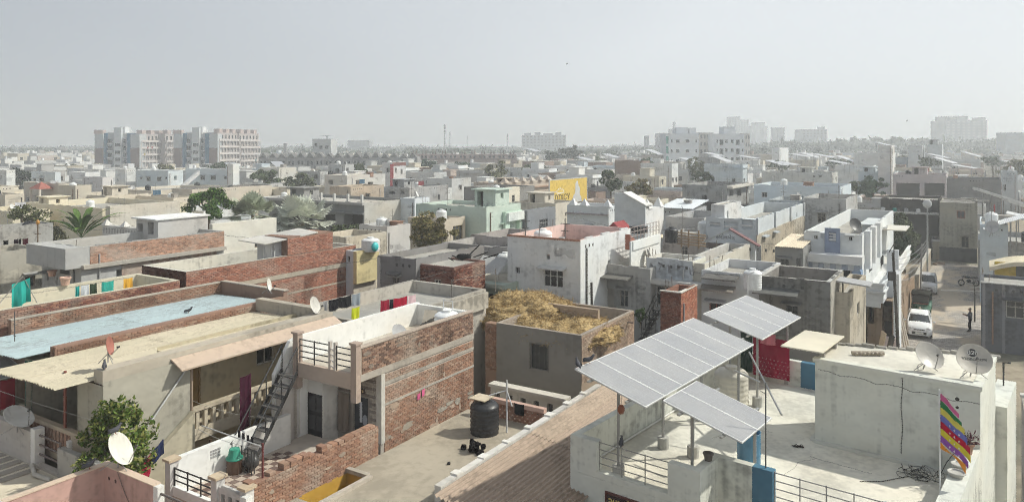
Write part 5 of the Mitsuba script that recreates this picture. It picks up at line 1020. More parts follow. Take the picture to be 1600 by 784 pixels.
# ---- left flank
k, (x0, x1, y0, y1, zr) = hs('grey house with a long weathered brick parapet and a dark entrance recess, left', 66, 127, 350, 386, 7.4, (.43, .43, .42), F=[(93, 406, 109, 428, 'open'), (73, 427, 77, 438, 'win')], par=.95)
skin(k, 'R', x1, y0 + .5, y1, 6.35, 7.38, (.40, .23, .16)); skin(k, 'R', x1, y0 + 2.4, y1 - .6, 3.4, 6.1, (.36, .25, .2), 1.0)
band(k, 'R', x1, y0, y1, 6.12, 6.34, (.42, .39, .34), .3)
m = MB((.43, .43, .42), .4); m.box(x0, x1 + .02, y0 - .9, y0 - .003, 6.2, 7.4); part(k, 'overhang', m)
roofroom(k, 213, 247, 325, 344, 50, zr, (.50, .49, .47), F=[(215, 349, 223, 372, 'open'), (231, 347, 240, 366, 'open')], tin=(.74, .74, .73))
pot('terracotta pot on the ledge of the dark entrance recess', x0 + 2.2, y0 - .5, G.h(436, 43), .25, .35, (.5, .3, .22))
k, (x0, x1, y0, y1, zr) = hs('stained cement house with small barred window at the left edge', -70, -30, 66, 397, 6.8, (.42, .40, .345), R=[(39, 431, 55, 448, 'win', (.2, .17, .14)), (62, 435, 64, 447, 'win')], par=.5, g=.8)
chajja(k, 'R', x1, *sorted((G.onx(35, x1)[0], G.onx(58, x1)[0])), G.h(430, 46), .4)
hs('long bare cement parapet wall house behind the drying black clothes, left edge', -80, -60, 83, 360, 7.0, (.38, .37, .345), par=1.0, g=.9)
for i, (a, b, c) in enumerate(((5, 13, BLACK), (22, 28, (.05, .03, .04)), (29, 33, BLACK), (35, 44, (.12, .02, .03)))):
    xa, ya = G.d(a, 50); xb, yb = G.d(b, 50); cloth(['black cloth', 'dark plum cloth', 'narrow black cloth', 'dark red cloth'][i] + ' on the roof line at the left edge, above the cement house', (xa, ya, G.h(376 - a * .1, 50)), (xb, yb, G.h(375 - a * .1, 50)), .45, c, seed=70 + i, nw=3)
xa, ya = G.d(59, 49); m = MB((.17, .11, .07), .3); m.tube([(xa, ya, 5.8), (xa, ya, G.h(348, 49))], .04, 6); m.tube([(xa - .4, ya, G.h(366, 49)), (xa + .4, ya, G.h(364, 49))], .025, 5); m.ball((xa, ya, G.h(347, 49)), .13, 8, (1, 1, 1.3), col=(.45, .22, .05)); solo('wooden_mast', 'brown wooden mast with an orange cap rising by the left edge', 'mast', m, 'm_paint')
hs('plain cream white house wall with one brown window behind the red brick house', 327, 332, 432, 350, 7.3, (.66, .64, .57), R=[(398, 368, 411, 386, 'shut', (.28, .22, .17))], par=.5, g=.2)
k, (x0, x1, y0, y1, zr) = hs('small white house with ornate balustered parapet beside the banana plant', 160, 226, 236, 358, 6.6, (.62, .60, .56), par=.8, g=.5)
for i in range(14): band(k, 'F', y0, x0 + .2 + i * (x1 - x0 - .4) / 14, x0 + .32 + i * (x1 - x0 - .4) / 14, 5.95, 6.4, (.40, .38, .36), .03, 'baluster')
merlons(k, [(x0 + (x1 - x0) * q, y0 + .2, 6.6) for q in (.05, .5, .95)], .7, .5, (.6, .58, .54))
m = MB((.18, .10, .11), .4); xx, yy = G.d(196, 55); m.prism([(xx - 1.3, 6.1), (xx + 1.3, 5.9), (xx + .2, 6.55)], 'y', yy - 2, yy + .6); solo('tin_roof', 'dark purple ridged tin roof beside the banana plant', 'roof', m, 'm_sheet')
# cream rows, left
CR, CR2 = (.66, .60, .465), (.60, .55, .46)
hs('pale cream blank walled house right of the banana plant', 165, 172, 281, 322, 6.2, (.57, .54, .47), par=.7, g=.6)
hs('cream house behind the banana plant leaves', 40, 160, 170, 326, 5.8, CR, par=.8, g=.2, depth=11)
hs('low cream house over the bushes at the left edge', -40, 20, 78, 331, 5.4, CR, par=.7, g=.2)
hs('cream house with a long grey front wall left of the green tree', 106, 165, 232, 306, 6.0, CR2, par=.7, g=.2)
hs('low cream house directly behind the green tree', 203, 271, 306, 309, 5.8, CR2, par=.7, g=.2)
k, (x0, x1, y0, y1, zr) = hs('beige house with red pyramid porch roof and white windows, left', 37, 92, 113, 287, 7.2, (.50, .45, .385), F=[(40, 307, 49, 318, 'win', (.7, .7, .68)), (57, 307, 67, 318, 'win', (.7, .7, .68)), (74, 306, 81, 323, 'door', (.25, .12, .08))], par=1.2, g=.25)
xm, zt = G.ony(76, y0)[0], G.h(305, 100); m = MB((.32, .11, .085), .3); v = [(xm - 1.6, y0 - 2.2, zt - .1), (xm + 1.6, y0 - 2.2, zt - .1), (xm + 1.6, y0 - .01, zt - .1), (xm - 1.6, y0 - .01, zt - .1), (xm, y0 - 1.1, zt + 1.0)]; [m.add([v[i], v[(i + 1) % 4], v[4]], [[0, 1, 2]]) for i in range(4)]; part(k, 'porch_roof', m, 'm_sheet', label='red pyramid porch roof')
for s in (-1, 1): m = MB((.6, .56, .5), .2); m.box(xm + s * 1.4 - .13, xm + s * 1.4 + .13, y0 - 2.1, y0 - 1.85, 0, zt - .1); part(k, 'column', m)
hs('beige two part house right of the red pyramid roof', 90, 118, 143, 290, 7.4, (.57, .52, .43), par=.9, g=.3)
hs('beige corner house at the left edge below the white terraces', -25, 8, 38, 304, 6.4, CR2, par=.7, g=.2)
hs('flat beige house at the left edge behind the corner house', -30, 0, 22, 291, 7.2, CR2, par=.8, g=.2)
hs('long cream roofed house stretching left of the grey unfinished building', 174, 237, 346, 298, 5.2, CR2, par=.5, g=.3)
hs('cream house below the apartment block with a dark roof edge', 268, 300, 425, 296, 5.6, (.55, .5, .42), par=.9, g=.3, incol=(.2, .19, .18))
hs('white walled house with two small square windows, far left', 49, 86, 95, 269, 7.6, (.60, .64, .65), F=[(52, 279, 56, 283, 'win'), (62, 278, 69, 285, 'win')], par=.6, g=.2)
hs('house with dark grey front and bright white side, far left', 128, 160, 177, 277, 7.2, (.62, .61, .6), par=.6, g=.3)
k, q = hs('white house with outside stair and two barred windows below the apartment block, left one', 213, 263, 286, 267, 7.6, (.60, .65, .67), F=[(219, 277, 222, 280, 'win'), (229, 276, 235, 283, 'win'), (245, 276, 252, 283, 'win'), (258, 276, 261, 280, 'win')], par=.5, g=.2)
m = MB((.6, .6, .6), .4); m.prism([(q[2] + 1, 3), (q[2] + 7, 7.5), (q[2] + 7, 6.6), (q[2] + 1, 2.2)], 'x', q[1] + .02, q[1] + .9); part(k, 'outside_stair', m)
hs('white house with four small windows below the apartment block, right one', 290, 357, 375, 265, 7.7, (.62, .66, .67), F=[(303, 275, 307, 278, 'win'), (313, 274, 320, 281, 'win'), (329, 274, 337, 281, 'win'), (350, 275, 354, 280, 'win')], par=.5, g=.2)
hs('white house with stepped side between the barred window house and the dark fronted one', 180, 196, 212, 264, 7.8, (.68, .68, .66), par=.6, g=.2)
hs('bright white block between the white houses, its roof room standing out', 355, 364, 374, 256, 9.4, (.70, .71, .70), par=.3, g=.1)
hs('small white house at the left edge below the water tower', -8, 10, 24, 266, 8.0, (.68, .69, .68), par=.5, g=.2)
# ---- centre left
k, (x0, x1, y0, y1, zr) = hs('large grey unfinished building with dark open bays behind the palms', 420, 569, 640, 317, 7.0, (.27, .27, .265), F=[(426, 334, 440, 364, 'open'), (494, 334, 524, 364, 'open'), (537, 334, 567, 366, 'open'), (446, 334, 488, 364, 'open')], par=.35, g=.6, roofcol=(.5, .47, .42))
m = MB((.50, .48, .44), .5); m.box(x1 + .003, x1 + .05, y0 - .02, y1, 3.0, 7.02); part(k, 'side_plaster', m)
band(k, 'F', y0, x0, x1 + .05, 6.75, 7.03, (.42, .41, .39), .35)
band(k, 'F', y0, x0, x1 + .05, 5.75, 5.95, (.24, .24, .235), .3)
for i in range(6): m = MB((.5, .49, .46), .4); m.box(x0 + 1 + i * 2.2, x0 + 1.25 + i * 2.2, y0 + 3, y0 + 3.25, 6.65, 7.6); part(k, 'column_stub', m)
k, q = hs('pale blue grey block with bright white side behind the unfinished building', 625, 648, 671, 310, 7.2, (.64, .67, .70), par=.3, g=.1)
hs('tan ochre walled house on the row behind the unfinished building', 515, 548, 600, 292, 6.6, (.48, .40, .31), par=.6, g=.6)
hs('grey patched house right of the tan ochre one', 600, 640, 700, 293, 6.7, (.42, .42, .42), F=[(607, 297, 617, 303, 'open'), (626, 296, 632, 303, 'open')], par=.7, g=.9)
k, q = hs('pale house with dark grey front and two dark openings, centre left', 507, 542, 602, 274, 7.4, (.56, .54, .50), F=[(513, 281, 520, 288, 'open')], R=[(556, 281, 566, 289, 'shut', (.3, .25, .2)), (575, 284, 583, 288, 'open')], par=.5, g=.4)
hs('grey tower like house with two dark windows, centre left', 513, 539, 553, 257, 8.6, (.47, .47, .46), F=[(524, 263, 530, 272, 'open')], R=[(541, 262, 545, 272, 'open')], par=.4, g=.4)
k, q = hs('red brown house with white front and red stripe, centre left', 597, 613, 634, 254, 9.0, (.58, .57, .56), R=[(617, 262, 620, 270, 'open'), (626, 264, 629, 272, 'open')], par=.8, g=.4)
band(k, 'R', q[1], q[2], q[3], 8.2, 9.0, (.22, .11, .1)); band(k, 'F', q[2], q[0] + 2.6, q[0] + 3.6, 2, 8.6, (.55, .12, .13), .06)
hs('cream house with stepped parapet right of the leafy trees, centre left', 405, 436, 463, 262, 7.8, (.62, .60, .55), par=.6, g=.3)
hs('grey low house with a sun shade, beside the leafy trees', 465, 500, 512, 268, 7.4, (.43, .43, .42), F=[(477, 274, 481, 280, 'win'), (490, 272, 496, 279, 'open')], par=.6, g=.6)
hs('long pale grey house with a white right end, centre', 662, 706, 736, 279, 6.4, (.50, .50, .49), par=.6, g=.5)
hs('black stained long parapet wall, centre', 725, 790, 792, 294, 7.2, (.26, .25, .24), par=1.0, g=1.0, depth=8)
k, q = hs('mint green house with white framed porch, centre', 697, 790, 816, 331, 7.0, MINT, F=[(754, 349, 764, 360, 'win', (.75, .75, .74)), (778, 350, 786, 368, 'win', (.4, .42, .38))], R=[(797, 345, 812, 366, 'open')], par=.6, g=.2)
band(k, 'R', q[1], q[2] + .2, q[3], 6.1, 6.9, (.72, .75, .72), .25)
hs('mint parapet house standing behind the mint green porch house', 650, 760, 772, 324, 7.6, (.52, .6, .54), par=.4, g=.3, depth=6)
hs('small lilac house block between the bushy tree and the mint house', 727, 750, 757, 354, 5.6, LILAC, par=.4, g=.3)
k, q = hs('beige house with brown recess and olive door behind the bushy tree', 637, 694, 727, 343, 6.7, (.54, .48, .40), F=[(642, 347, 690, 378, 'open')], R=[(708, 352, 723, 380, 'shut', (.24, .2, .1))], par=.5, g=.5)
hs('pale grey house with slanting white side, left of the bushy tree', 561, 605, 641, 354, 6.4, (.55, .53, .51), par=.6, g=.4)
hs('cream house with weathered parapet behind the yellow bay house', 488, 541, 604, 371, 6.2, (.55, .50, .41), par=.5, g=.8)
k, q = hs('yellow washed bay house with pale grey front, beside the red brick house', 540, 552, 587, 392, 7.0, (.54, .55, .56), F=[(543, 400, 547, 409, 'win')], R=[(578, 391, 585, 422, 'win', (.6, .6, .6)), (566, 454, 582, 476, 'win', (.7, .7, .7))], par=.15, g=.3)
band(k, 'R', q[1], q[2], q[3], 5.05, 6.98, (.62, .52, .29), .28, g=.6); band(k, 'R', q[1], q[2], q[3], 0, 5.04, (.50, .45, .38), .02, g=.6)
tank('small pale tank with a turquoise bowl on the yellow bay house', q[0] + .9, q[2] + 1.2, 6.88, .55, .75, (.62, .63, .62))
m = MB((.05, .45, .45)); m.ball((q[0] + 1.45, q[2] + 1.0, 7.2), .28, 10, (.6, 1, 1)); solo('bowl', 'turquoise bowl leaning on the small pale tank', 'bowl', m, 'm_paint')
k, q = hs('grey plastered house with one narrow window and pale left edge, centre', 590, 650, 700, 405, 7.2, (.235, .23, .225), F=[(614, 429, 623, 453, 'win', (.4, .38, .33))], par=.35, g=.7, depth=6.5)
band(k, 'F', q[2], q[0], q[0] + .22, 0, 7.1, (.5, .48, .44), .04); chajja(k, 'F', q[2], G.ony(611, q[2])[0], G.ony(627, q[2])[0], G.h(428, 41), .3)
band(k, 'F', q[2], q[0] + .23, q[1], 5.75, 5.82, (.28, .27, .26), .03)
k, q = hs('dark red brick house with pale window frame beside the grey plastered house', 650.5, 709, 758, 418, 6.9, (.2, .12, .1), F=[(678, 436, 689, 460, 'win', (.55, .53, .48))], par=.1, g=.5)
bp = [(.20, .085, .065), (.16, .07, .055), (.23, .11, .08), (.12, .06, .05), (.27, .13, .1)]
hw = [h for h in openings([(678, 436, 689, 460, 'win')], (), q[1], q[2])][0]
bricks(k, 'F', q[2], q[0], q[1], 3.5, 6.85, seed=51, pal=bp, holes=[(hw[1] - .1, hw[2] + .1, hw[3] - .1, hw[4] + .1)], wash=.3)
bricks(k, 'R', q[1], q[2], q[3], 5.3, 6.85, seed=52, pal=bp + [(.36, .22, .17)], wash=.7)
m = MB((.02, .02, .02)); rnd = random.Random(4)
for i in range(6): a = (q[0] + rnd.uniform(.5, 2), q[2] + rnd.uniform(2, 4), 6.85); m.tube([a, (a[0] + rnd.uniform(-.8, 1.2), a[1] + rnd.uniform(-.6, .6), 7 + rnd.uniform(0, .7))], .035, 5)
m.ball((q[0] + 1.0, q[2] + 3, 6.95), .4, 8, (1.3, .8, .5)); solo('scrap_heap', 'heap of dark poles and rags on the brick house roof, centre', 'scrap', m, 'm_cloth')
k, q = hs('low house with pale roof slab and dark green veranda under it', 711, 796, 800, 443, 5.6, (.42, .47, .40), F=[(732, 458, 793, 480, 'open')], par=.05, g=.5, depth=5.5, roofcol=(.5, .47, .41))
band(k, 'F', q[2], q[0], q[1], 5.35, 5.58, (.40, .46, .40), .5)
hs('grey parapet house behind the pale roof slab', 690, 796, 800, 388, 6.9, (.44, .42, .40), par=.5, depth=4, g=.7)
hs('grey house with brown parapet between tank dish and white house', 735, 800, 806, 372, 7.0, (.36, .33, .31), par=.8, depth=5, g=.7)
k = thing('tin_lean_to', 'grey sheet lean-to sloping beside the tall white house', 'roof'); xx, yy = G.d(755, 44.5); xb, yb = G.d(796, 43)
corr(k, (xx, yy - 1.2, 6.0), (xb, yb - 1.2, 6.0), (xx, yy, 6.75), (xb, yb, 6.75), 2, .12, .02, (.42, .42, .41), .5)
# ---- tall white house
k, q = hs('tall white house with stained shaded front, louvred window and salmon roof, centre', 793, 907, 986, 375, 8.2, (.70, .71, .705), par=1.0, t=.14, g=.55, incol=(.66, .50, .45), roofcol=(.6, .46, .41),
   F=[(805, 417, 812, 427, 'win', (.5, .5, .5)), (849, 421, 880, 449, 'win', (.62, .62, .6)), (854, 397, 859, 405, 'hole')])
x0, x1, y0, y1, zr = q
chajja(k, 'F', y0, G.ony(847, y0)[0], G.ony(883, y0)[0], G.h(420, 40.5), .35, col=(.6, .6, .58))
band(k, 'F', y0, x0, x1, 8.12, 8.22, (.42, .22, .16), .04, 'coping'); m = MB((.74, .74, .72), .3)
for a, b in ((821, 826), (862, 866), (870, 874)): m.box(G.ony(a, y0)[0], G.ony(b, y0)[0], y0 - .012, y0 - .003, 7.55, 7.8)
part(k, 'vent_slot', m, 'm_paint')
k2, q2 = hs('white stepped wing with railing right of the tall white house', 984, 986, 1032, 378, 7.7, (.70, .71, .70), par=.5, g=.4, width=4)
railing(k2, [(q2[1] - .1, q2[2] + .2, 7.7), (q2[1] - .1, q2[3], 7.7)], .8, 3, .5, None, (.35, .3, .28), .02)
m = MB((.34, .13, .09), .3); m.prism([(q2[2] + .3, 7.2), (q2[2] + 2.4, 7.2), (q2[2] + .3, 8.1)], 'x', q2[1] - .5, q2[1] - .2); part(k2, 'red_gable', m, 'm_sheet')
tank('white water tank behind the salmon parapet of the tall white house', x0 + 1.2, y0 + 2.0, zr, .55, 1.1, (.7, .7, .69))
for i, (a, yy_) in enumerate(((x0 + .9, y0 + .5), (x1 - 1.1, y0 + .3))):
    m = MB((.1, .1, .1)); m.tube([(a, yy_, zr), (a, yy_, 9.3)], .03, 5); m.tube([(a - .3, yy_, 9.0), (a + .3, yy_, 9.0)], .02, 4); m.tube([(a - .25, yy_, 8.6), (a + .25, yy_, 8.6)], .02, 4); solo('aerial_mast', ['black aerial mast at the left of the salmon parapet', 'black aerial mast at the right corner of the salmon parapet'][i], 'aerial', m, 'm_paint')
xx, yy = G.onx(919, x1)[0], x1; m = MB((.07, .065, .06), .3); m.tube([(x1 + .25, xx, 2.5), (x1 + .2, xx, G.h(438, 41.5))], .07, 7); m.tube([(x1 + .2, xx - .3, 5.2), (x1 + .2, xx + .1, 5.4), (x1 + .2, xx + .05, 5.8)], .02, 5); m.ball((x1 + .25, xx, 3.9), .2, 8, (1, 1, .7)); solo('utility_pole', 'black leaning utility pole against the sunlit white wall', 'pole', m, 'm_paint')
wire('wire running from the black pole across the shaded white front', (x1 + .2, xx, 5.6), (x0 - 1, y0 - 1.5, 4.8), .3)
# ---- right of the tall house
k, q = hs('small grey house with black streaks, tall double door and sun shade', 937, 1016, 1019, 420, 6.4, (.38, .38, .37), F=[(945, 450, 960, 498, 'door', (.33, .31, .28)), (968, 452, 982, 480, 'win', (.34, .33, .3))], par=.4, g=1.0, depth=5)
chajja(k, 'F', q[2], G.ony(939, q[2])[0], G.ony(989, q[2])[0], G.h(433, 42), .9, .12, col=(.16, .16, .155))
k, q = hs('square red brick stair tower beside the black iron steps', 1032, 1064, 1089, 459, 6.05, (.24, .13, .1), par=.3, g=.4)
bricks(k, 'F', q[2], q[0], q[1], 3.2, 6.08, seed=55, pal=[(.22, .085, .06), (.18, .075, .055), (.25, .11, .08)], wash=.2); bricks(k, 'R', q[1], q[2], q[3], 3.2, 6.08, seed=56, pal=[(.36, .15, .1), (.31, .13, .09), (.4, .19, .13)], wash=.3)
m = MB((.6, .58, .54), .4); m.box(q[0] - .04, q[1] + .04, q[2] - .04, q[2] + .14, 6.09, 6.14); m.box(q[1] - .14, q[1] + .04, q[2] + .141, q[3], 6.09, 6.139); part(k, 'coping', m)
k = thing('iron_staircase', 'black iron steps climbing to the square brick tower', 'staircase'); xa, ya = G.d(1006, 39); xb, yb = G.d(1028, 39)
for i in range(7): m = MB((.03, .03, .03)); t = i / 6; x, y = xa + (xb - xa) * t, ya + (yb - ya) * t; m.box(x - .2, x + .2, y - .3, y + .3, 3.2 + 1.5 * t, 3.24 + 1.5 * t); part(k, 'step', m, 'm_paint')
for s in (-.3, .3): m = MB((.03, .03, .03)); m.tube([(xa, ya + s, 3.2), (xb, yb + s, 4.7)], .035, 5); m.tube([(xa, ya + s, 4.1), (xb, yb + s, 5.6)], .025, 5); [m.tube([(xa + (xb - xa) * t, ya + s, 3.2 + 1.5 * t), (xa + (xb - xa) * t, ya + s, 4.1 + 1.5 * t)], .02, 4) for t in (0, .33, .66, 1)]; part(k, 'rail', m, 'm_paint')
k, q = hs('white house with faded lettered parapet and slab ledge, right of the grey door house', 1010, 1082, 1102, 408, 6.9, (.55, .57, .59), par=1.0, g=.9, incol=(.68, .66, .6), R=[])
band(k, 'R', q[1], q[2], q[3], 5.9, 6.88, (.70, .68, .58), .03, g=.1)
m = MB((.56, .55, .52), .8); m.box(q[0] - .15, q[1] + .7, q[2] - .7, q[2] - .003, 5.55, 5.8); part(k, 'ledge', m)
m = MB((.24, .24, .25)); rnd = random.Random(77)
for i in range(5):
    c = q[0] + .35 + i * .55; m.tube([(c + rnd.uniform(-.2, .25), q[2] - .004, 6.1 + rnd.uniform(0, .6)) for _ in range(5)], .03, 4)
part(k, 'faded_lettering', m, 'm_cloth'); m = MB((.03, .07, .03)); m.ball((G.ony(1071, q[2])[0], q[2] - .05, 5.1), .3, 10, (1, .2, 1)); part(k, 'round_vent', m, 'm_paint')
k, q = hs('pale cement parapet house behind the faded lettered house', 1060, 1101, 1172, 412, 6.8, (.54, .51, .44), par=.9, t=.2, g=.6, incol=(.5, .49, .46))
m = MB((.08, .08, .08)); [m.box(q[0] + 1 + i * .5, q[0] + 1.12 + i * .5, q[3] - .21, q[3] - .2, 6.4, 6.6) for i in range(5)]; part(k, 'vent_slot', m, 'm_paint')
k, q = hs('white house with two dark sun shades and a broken tiled one', 1096, 1186, 1190, 430, 6.5, (.58, .59, .60), F=[(1108, 472, 1130, 492, 'win', (.25, .1, .08))], par=.5, g=.5, depth=5)
for a, b, pz in ((1103, 1155, 444), (1100, 1150, 463)): chajja(k, 'F', q[2], G.ony(a, q[2])[0], G.ony(b, q[2])[0], G.h(pz, 37.5), .8, .15, col=(.17, .165, .16) if pz < 450 else (.3, .27, .24), g=.9)
tank('white ribbed water tank with pipe beside the dark grey house', G.d(1176, 37)[0], G.d(1176, 37)[1], 6.2, .45, .9, (.66, .67, .67))
m = MB((.6, .6, .6)); xx, yy = G.d(1168, 36.4); m.tube([(xx, yy, 3.5), (xx, yy, 7.0), (xx + .3, yy + .1, 7.15)], .03, 5); solo('water_pipe', 'white riser pipe climbing to the ribbed tank', 'pipe', m, 'm_paint')
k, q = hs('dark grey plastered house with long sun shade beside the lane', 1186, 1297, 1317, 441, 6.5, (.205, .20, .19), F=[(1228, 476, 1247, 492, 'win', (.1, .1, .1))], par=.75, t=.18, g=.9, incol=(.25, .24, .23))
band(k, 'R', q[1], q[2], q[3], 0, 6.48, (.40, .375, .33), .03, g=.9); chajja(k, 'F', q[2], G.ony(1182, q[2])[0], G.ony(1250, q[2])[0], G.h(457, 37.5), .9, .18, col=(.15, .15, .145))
m = MB((.5, .49, .46), .4); tops(m, q[0] - .02, q[1] + .02, q[2] - .02, q[3] + .02, 6.53, 6.5, .2); part(k, 'coping', m)
k, q = hs('low tan wing with slit window behind the dark grey house', 1300, 1328, 1353, 458, 5.8, (.44, .40, .33), R=[(1339, 472, 1343, 492, 'win')], par=.4, g=.7)
m = MB((.33, .33, .33), .4); m.prism([(q[0], 6.3), (q[1] + .9, 6.15), (q[1] + .9, 6.22), (q[0], 6.38)], 'y', q[2] + .2, q[2] + 1.6); solo('sunshade', 'grey ribbed canopy over the tan wing beside the lane', 'canopy', m, 'm_sheet')
# modern white house by the lane
WB = (.64, .65, .645)
k, q = hs('modern white house with blue tiled bands, balcony and round portholes by the lane', 1256, 1347, 1396, 367, 7.4, WB, par=1.0, g=.15, F=[(1282, 358, 1302, 372, 'hole'), (1271, 367, 1278, 374, 'win', (.7, .7, .7)), (1326, 369, 1332, 376, 'win', (.7, .7, .7))], R=[(1358, 408, 1363, 425, 'win', (.1, .1, .1)), (1376, 397, 1381, 418, 'win', (.1, .1, .1))])
x0, x1, y0, y1, zr = q
m = MB((.27, .31, .40), .2); xa, xb = G.ony(1289, y0)[0], G.ony(1313, y0)[0]
face(m, 'F', y0 - .12, xa, xb, 6.1, 7.75, [(xa + .25, xb - .25, 6.85, 7.5, False)]); m.box(xa, xb, y0 - .118, y0 - .002, 7.752, 7.76); part(k, 'blue_pier', m)
for i in range(3): m = MB((.7, .7, .7), .1); m.box(xa + .26, xb - .26, y0 - .1, y0 - .04, 6.95 + i * .2, 7.02 + i * .2); part(k, 'slat', m, 'm_paint')
m = MB((.66, .665, .66), .2); m.box(x0 - .2, x1 + .15, y0 - 1.2, y0 - .003, 5.55, 6.1); part(k, 'ledge', m)
# lower porch front with tiles
yl = y0 + 1.0
for i in range(10):
    a = x0 + i * (x1 - x0) / 10; m = MB((.33, .38, .46) if i % 2 else (.52, .55, .58), .15); m.box(a, a + (x1 - x0) / 10 - .01, y0 - 1.0, y0 - .9, 5.15, 5.54); part(k, 'tile', m, 'm_piece')
m = MB((.33, .38, .45), .2); m.box(x0, x0 + .9, y0 - .9, y0 - .004, 3.6, 5.14); m.box(x1 - .5, x1 + .05, y0 - .9, y0 - .004, 3.6, 5.14, col=(.25, .33, .45)); part(k, 'tiled_pier', m)
m = MB((.02, .02, .025)); m.box(xa - .2, xb + .6, y0 - .03, y0 - .005, 3.9, 5.0); pk_ = part(k, 'sliding_window', m, 'm_glass'); m = MB((.5, .5, .5)); [m.box(xa - .25 + i * .62, xa - .2 + i * .62, y0 - .06, y0 - .031, 3.85, 5.05) for i in range(4)]; part(pk_, 'frame', m, 'm_paint')
m = MB((.66, .665, .66), .2); m.box(x1 + .003, x1 + 1.4, y0 - 1.4, y1 - 1, 3.3, 3.5); m.box(x1 + 1.25, x1 + 1.4, y0 - 1.4, y1 - 1, 3.5, 4.5); m.box(x0 + 3.0, x1 + 1.25, y0 - 1.4, y0 - 1.25, 3.0, 4.5); m.box(x0 + 3.0, x1 + 1.5, y0 - 1.5, y0 - 1.4, 3.9, 4.05); m.box(x1 + 1.4, x1 + 1.5, y0 - 1.4, y1 - 1, 3.9, 4.05); m.box(x0 + 3, x1 + 1.48, y0 - 1.48, y0 - 1.4, 4.42, 4.56); m.box(x1 + 1.4, x1 + 1.48, y0 - 1.4, y1 - 1, 4.42, 4.56); part(k, 'balcony', m)
m = MB((.3, .32, .34)); [m.box(x1 + 1.401, x1 + 1.41, y0 - 1 + i * .55, y0 - .85 + i * .55, 4.12, 4.36) for i in range(8)]; part(k, 'vent_slot', m, 'm_paint')
for i in range(3): m = MB((.66, .67, .67), .2); b = y0 + 1.2 + i * 3.0; m.box(x1 + .003, x1 + .36, b, b + .9, 5.0, 7.55); part(k, 'fin', m)
k2_ = roofroom(k, 1347, 1366, 1378, 352, 58, zr, (.58, .6, .6))
m = MB((.6, .58, .52), .2); v = G.d(1382, 60); m.box(v[0] - .4, v[0] + 1.6, v[1] - 1, v[1] + 3, 6.55, 6.62); part(k, 'awning', m)
dish('dark round satellite dish on the roof edge of the modern white house', x1 - .6, y0 + 1.2, 7.45, .42, (.6, -.7, .4), (.10, .10, .10), None, .5)
dish('pale satellite dish on the balcony of the modern white house', x1 + 1.2, y0 + 2.5, 4.55, .32, (.3, -.8, .5), (.62, .62, .6), None, .4)
dish('grey satellite dish beside the tattered tiled roof, left of the modern white house', x0 - .9, y0 - 1.5, 5.6, .5, (.85, -.5, .3), (.30, .30, .30), None, .5)
k, q = hs('tattered shed with a torn cream sheet roof left of the modern white house', 1211, 1255, 1262, 388, 6.6, (.28, .28, .27), F=[(1219, 404, 1233, 424, 'win', (.15, .15, .15)), (1244, 403, 1251, 424, 'door', (.12, .12, .12))], par=.1, g=1.0, depth=5, roofcol=(.5, .44, .33))
corr(k, (q[0], q[2] - .3, 6.66), (q[1], q[2] - .3, 6.66), (q[0], q[3], 6.95), (q[1], q[3], 6.95), 3, .14, .03, (.58, .5, .37), .8)
# temple like frame house with gable gazebo
k, q = hs('pale blue house with openwork frame wall and long tan side wall, right of centre', 1103, 1181, 1256, 343, 7.5, (.56, .59, .605), F=[(1109, 347, 1125, 354, 'hole'), (1131, 346, 1153, 360, 'hole'), (1159, 343, 1176, 358, 'hole')], par=1.0, t=.2, g=.2)
x0, x1, y0, y1, zr = q
band(k, 'R', x1, y0, y1, 0, 6.3, (.46, .41, .33), .1, g=.9); 
for i in range(4): m = MB((.56, .57, .57), .5); b = y0 + .1 + i * (y1 - y0 - .5) / 3; m.box(x1 + .003, x1 + .14, b, b + .35, 6.302, 7.6); part(k, 'pier', m)
for a, b, z_ in ((1131, 1153, 353), (1159, 1176, 350), (1109, 1125, 350)): m = MB((.62, .62, .61), .2); m.box(G.ony(a, y0)[0], G.ony(b, y0)[0], y0 + .04, y0 + .12, G.h(z_, 60), G.h(z_, 60) + .12); part(k, 'slat', m, 'm_paint')
kg = thing('gazebo', 'small pale gabled gazebo with Gujarati lettering and red edged roof', 'gazebo'); xa, ya = G.d(1101, 51); xb = G.ony(1181, ya)[0]; zE, zA_ = G.h(381, 50), G.h(359, 50); xm = (xa + xb) / 2
m = MB((.55, .58, .60), .3); m.prism([(xa, zE), (xb, zE), (xm, zA_)], 'y', ya, ya + .15); part(kg, 'gable', m)
for s, (a, b) in enumerate((((xa - .15, zE - .05), (xm, zA_ + .02)), ((xm, zA_ + .02), (xb + .2, zE - .05)))):
    m = MB((.5, .5, .49) if s == 0 else (.15, .065, .065), .3); m.quad((a[0], ya - .15, a[1]), (b[0], ya - .15, b[1]), (b[0], ya + .45, b[1]), (a[0], ya + .45, a[1])); m.quad((a[0], ya - .15, a[1] + .07), (b[0], ya - .15, b[1] + .07), (b[0], ya + .45, b[1] + .07), (a[0], ya + .45, a[1] + .07)); m.quad((a[0], ya - .15, a[1]), (b[0], ya - .15, b[1]), (b[0], ya - .15, b[1] + .07), (a[0], ya - .15, a[1] + .07)); part(kg, 'roof_slope', m, 'm_sheet')
m = MB((.2, .2, .21)); guj(m, 'gable', xm - .95, ya - .008, zE + .3, .26, 'F'); part(kg, 'lettering', m, 'm_paint')
m = MB((.15, .13, .12), .3); m.box(xa + .1, xb - .1, ya + .02, ya + .12, zE - .4, zE - .004); part(kg, 'frieze', m, 'm_cloth')
for s in (xa + .05, xb - .35): m = MB((.6, .62, .62), .3); m.box(s, s + .3, ya, ya + .3, 0, zE - .41 if s < xm else zE - .004); part(kg, 'column', m)
m = MB((.4, .4, .4)); m.box(xa + .3, xb - .3, ya + 2.6, ya + 2.7, 3, zE - .3); part(kg, 'back_wall', m)
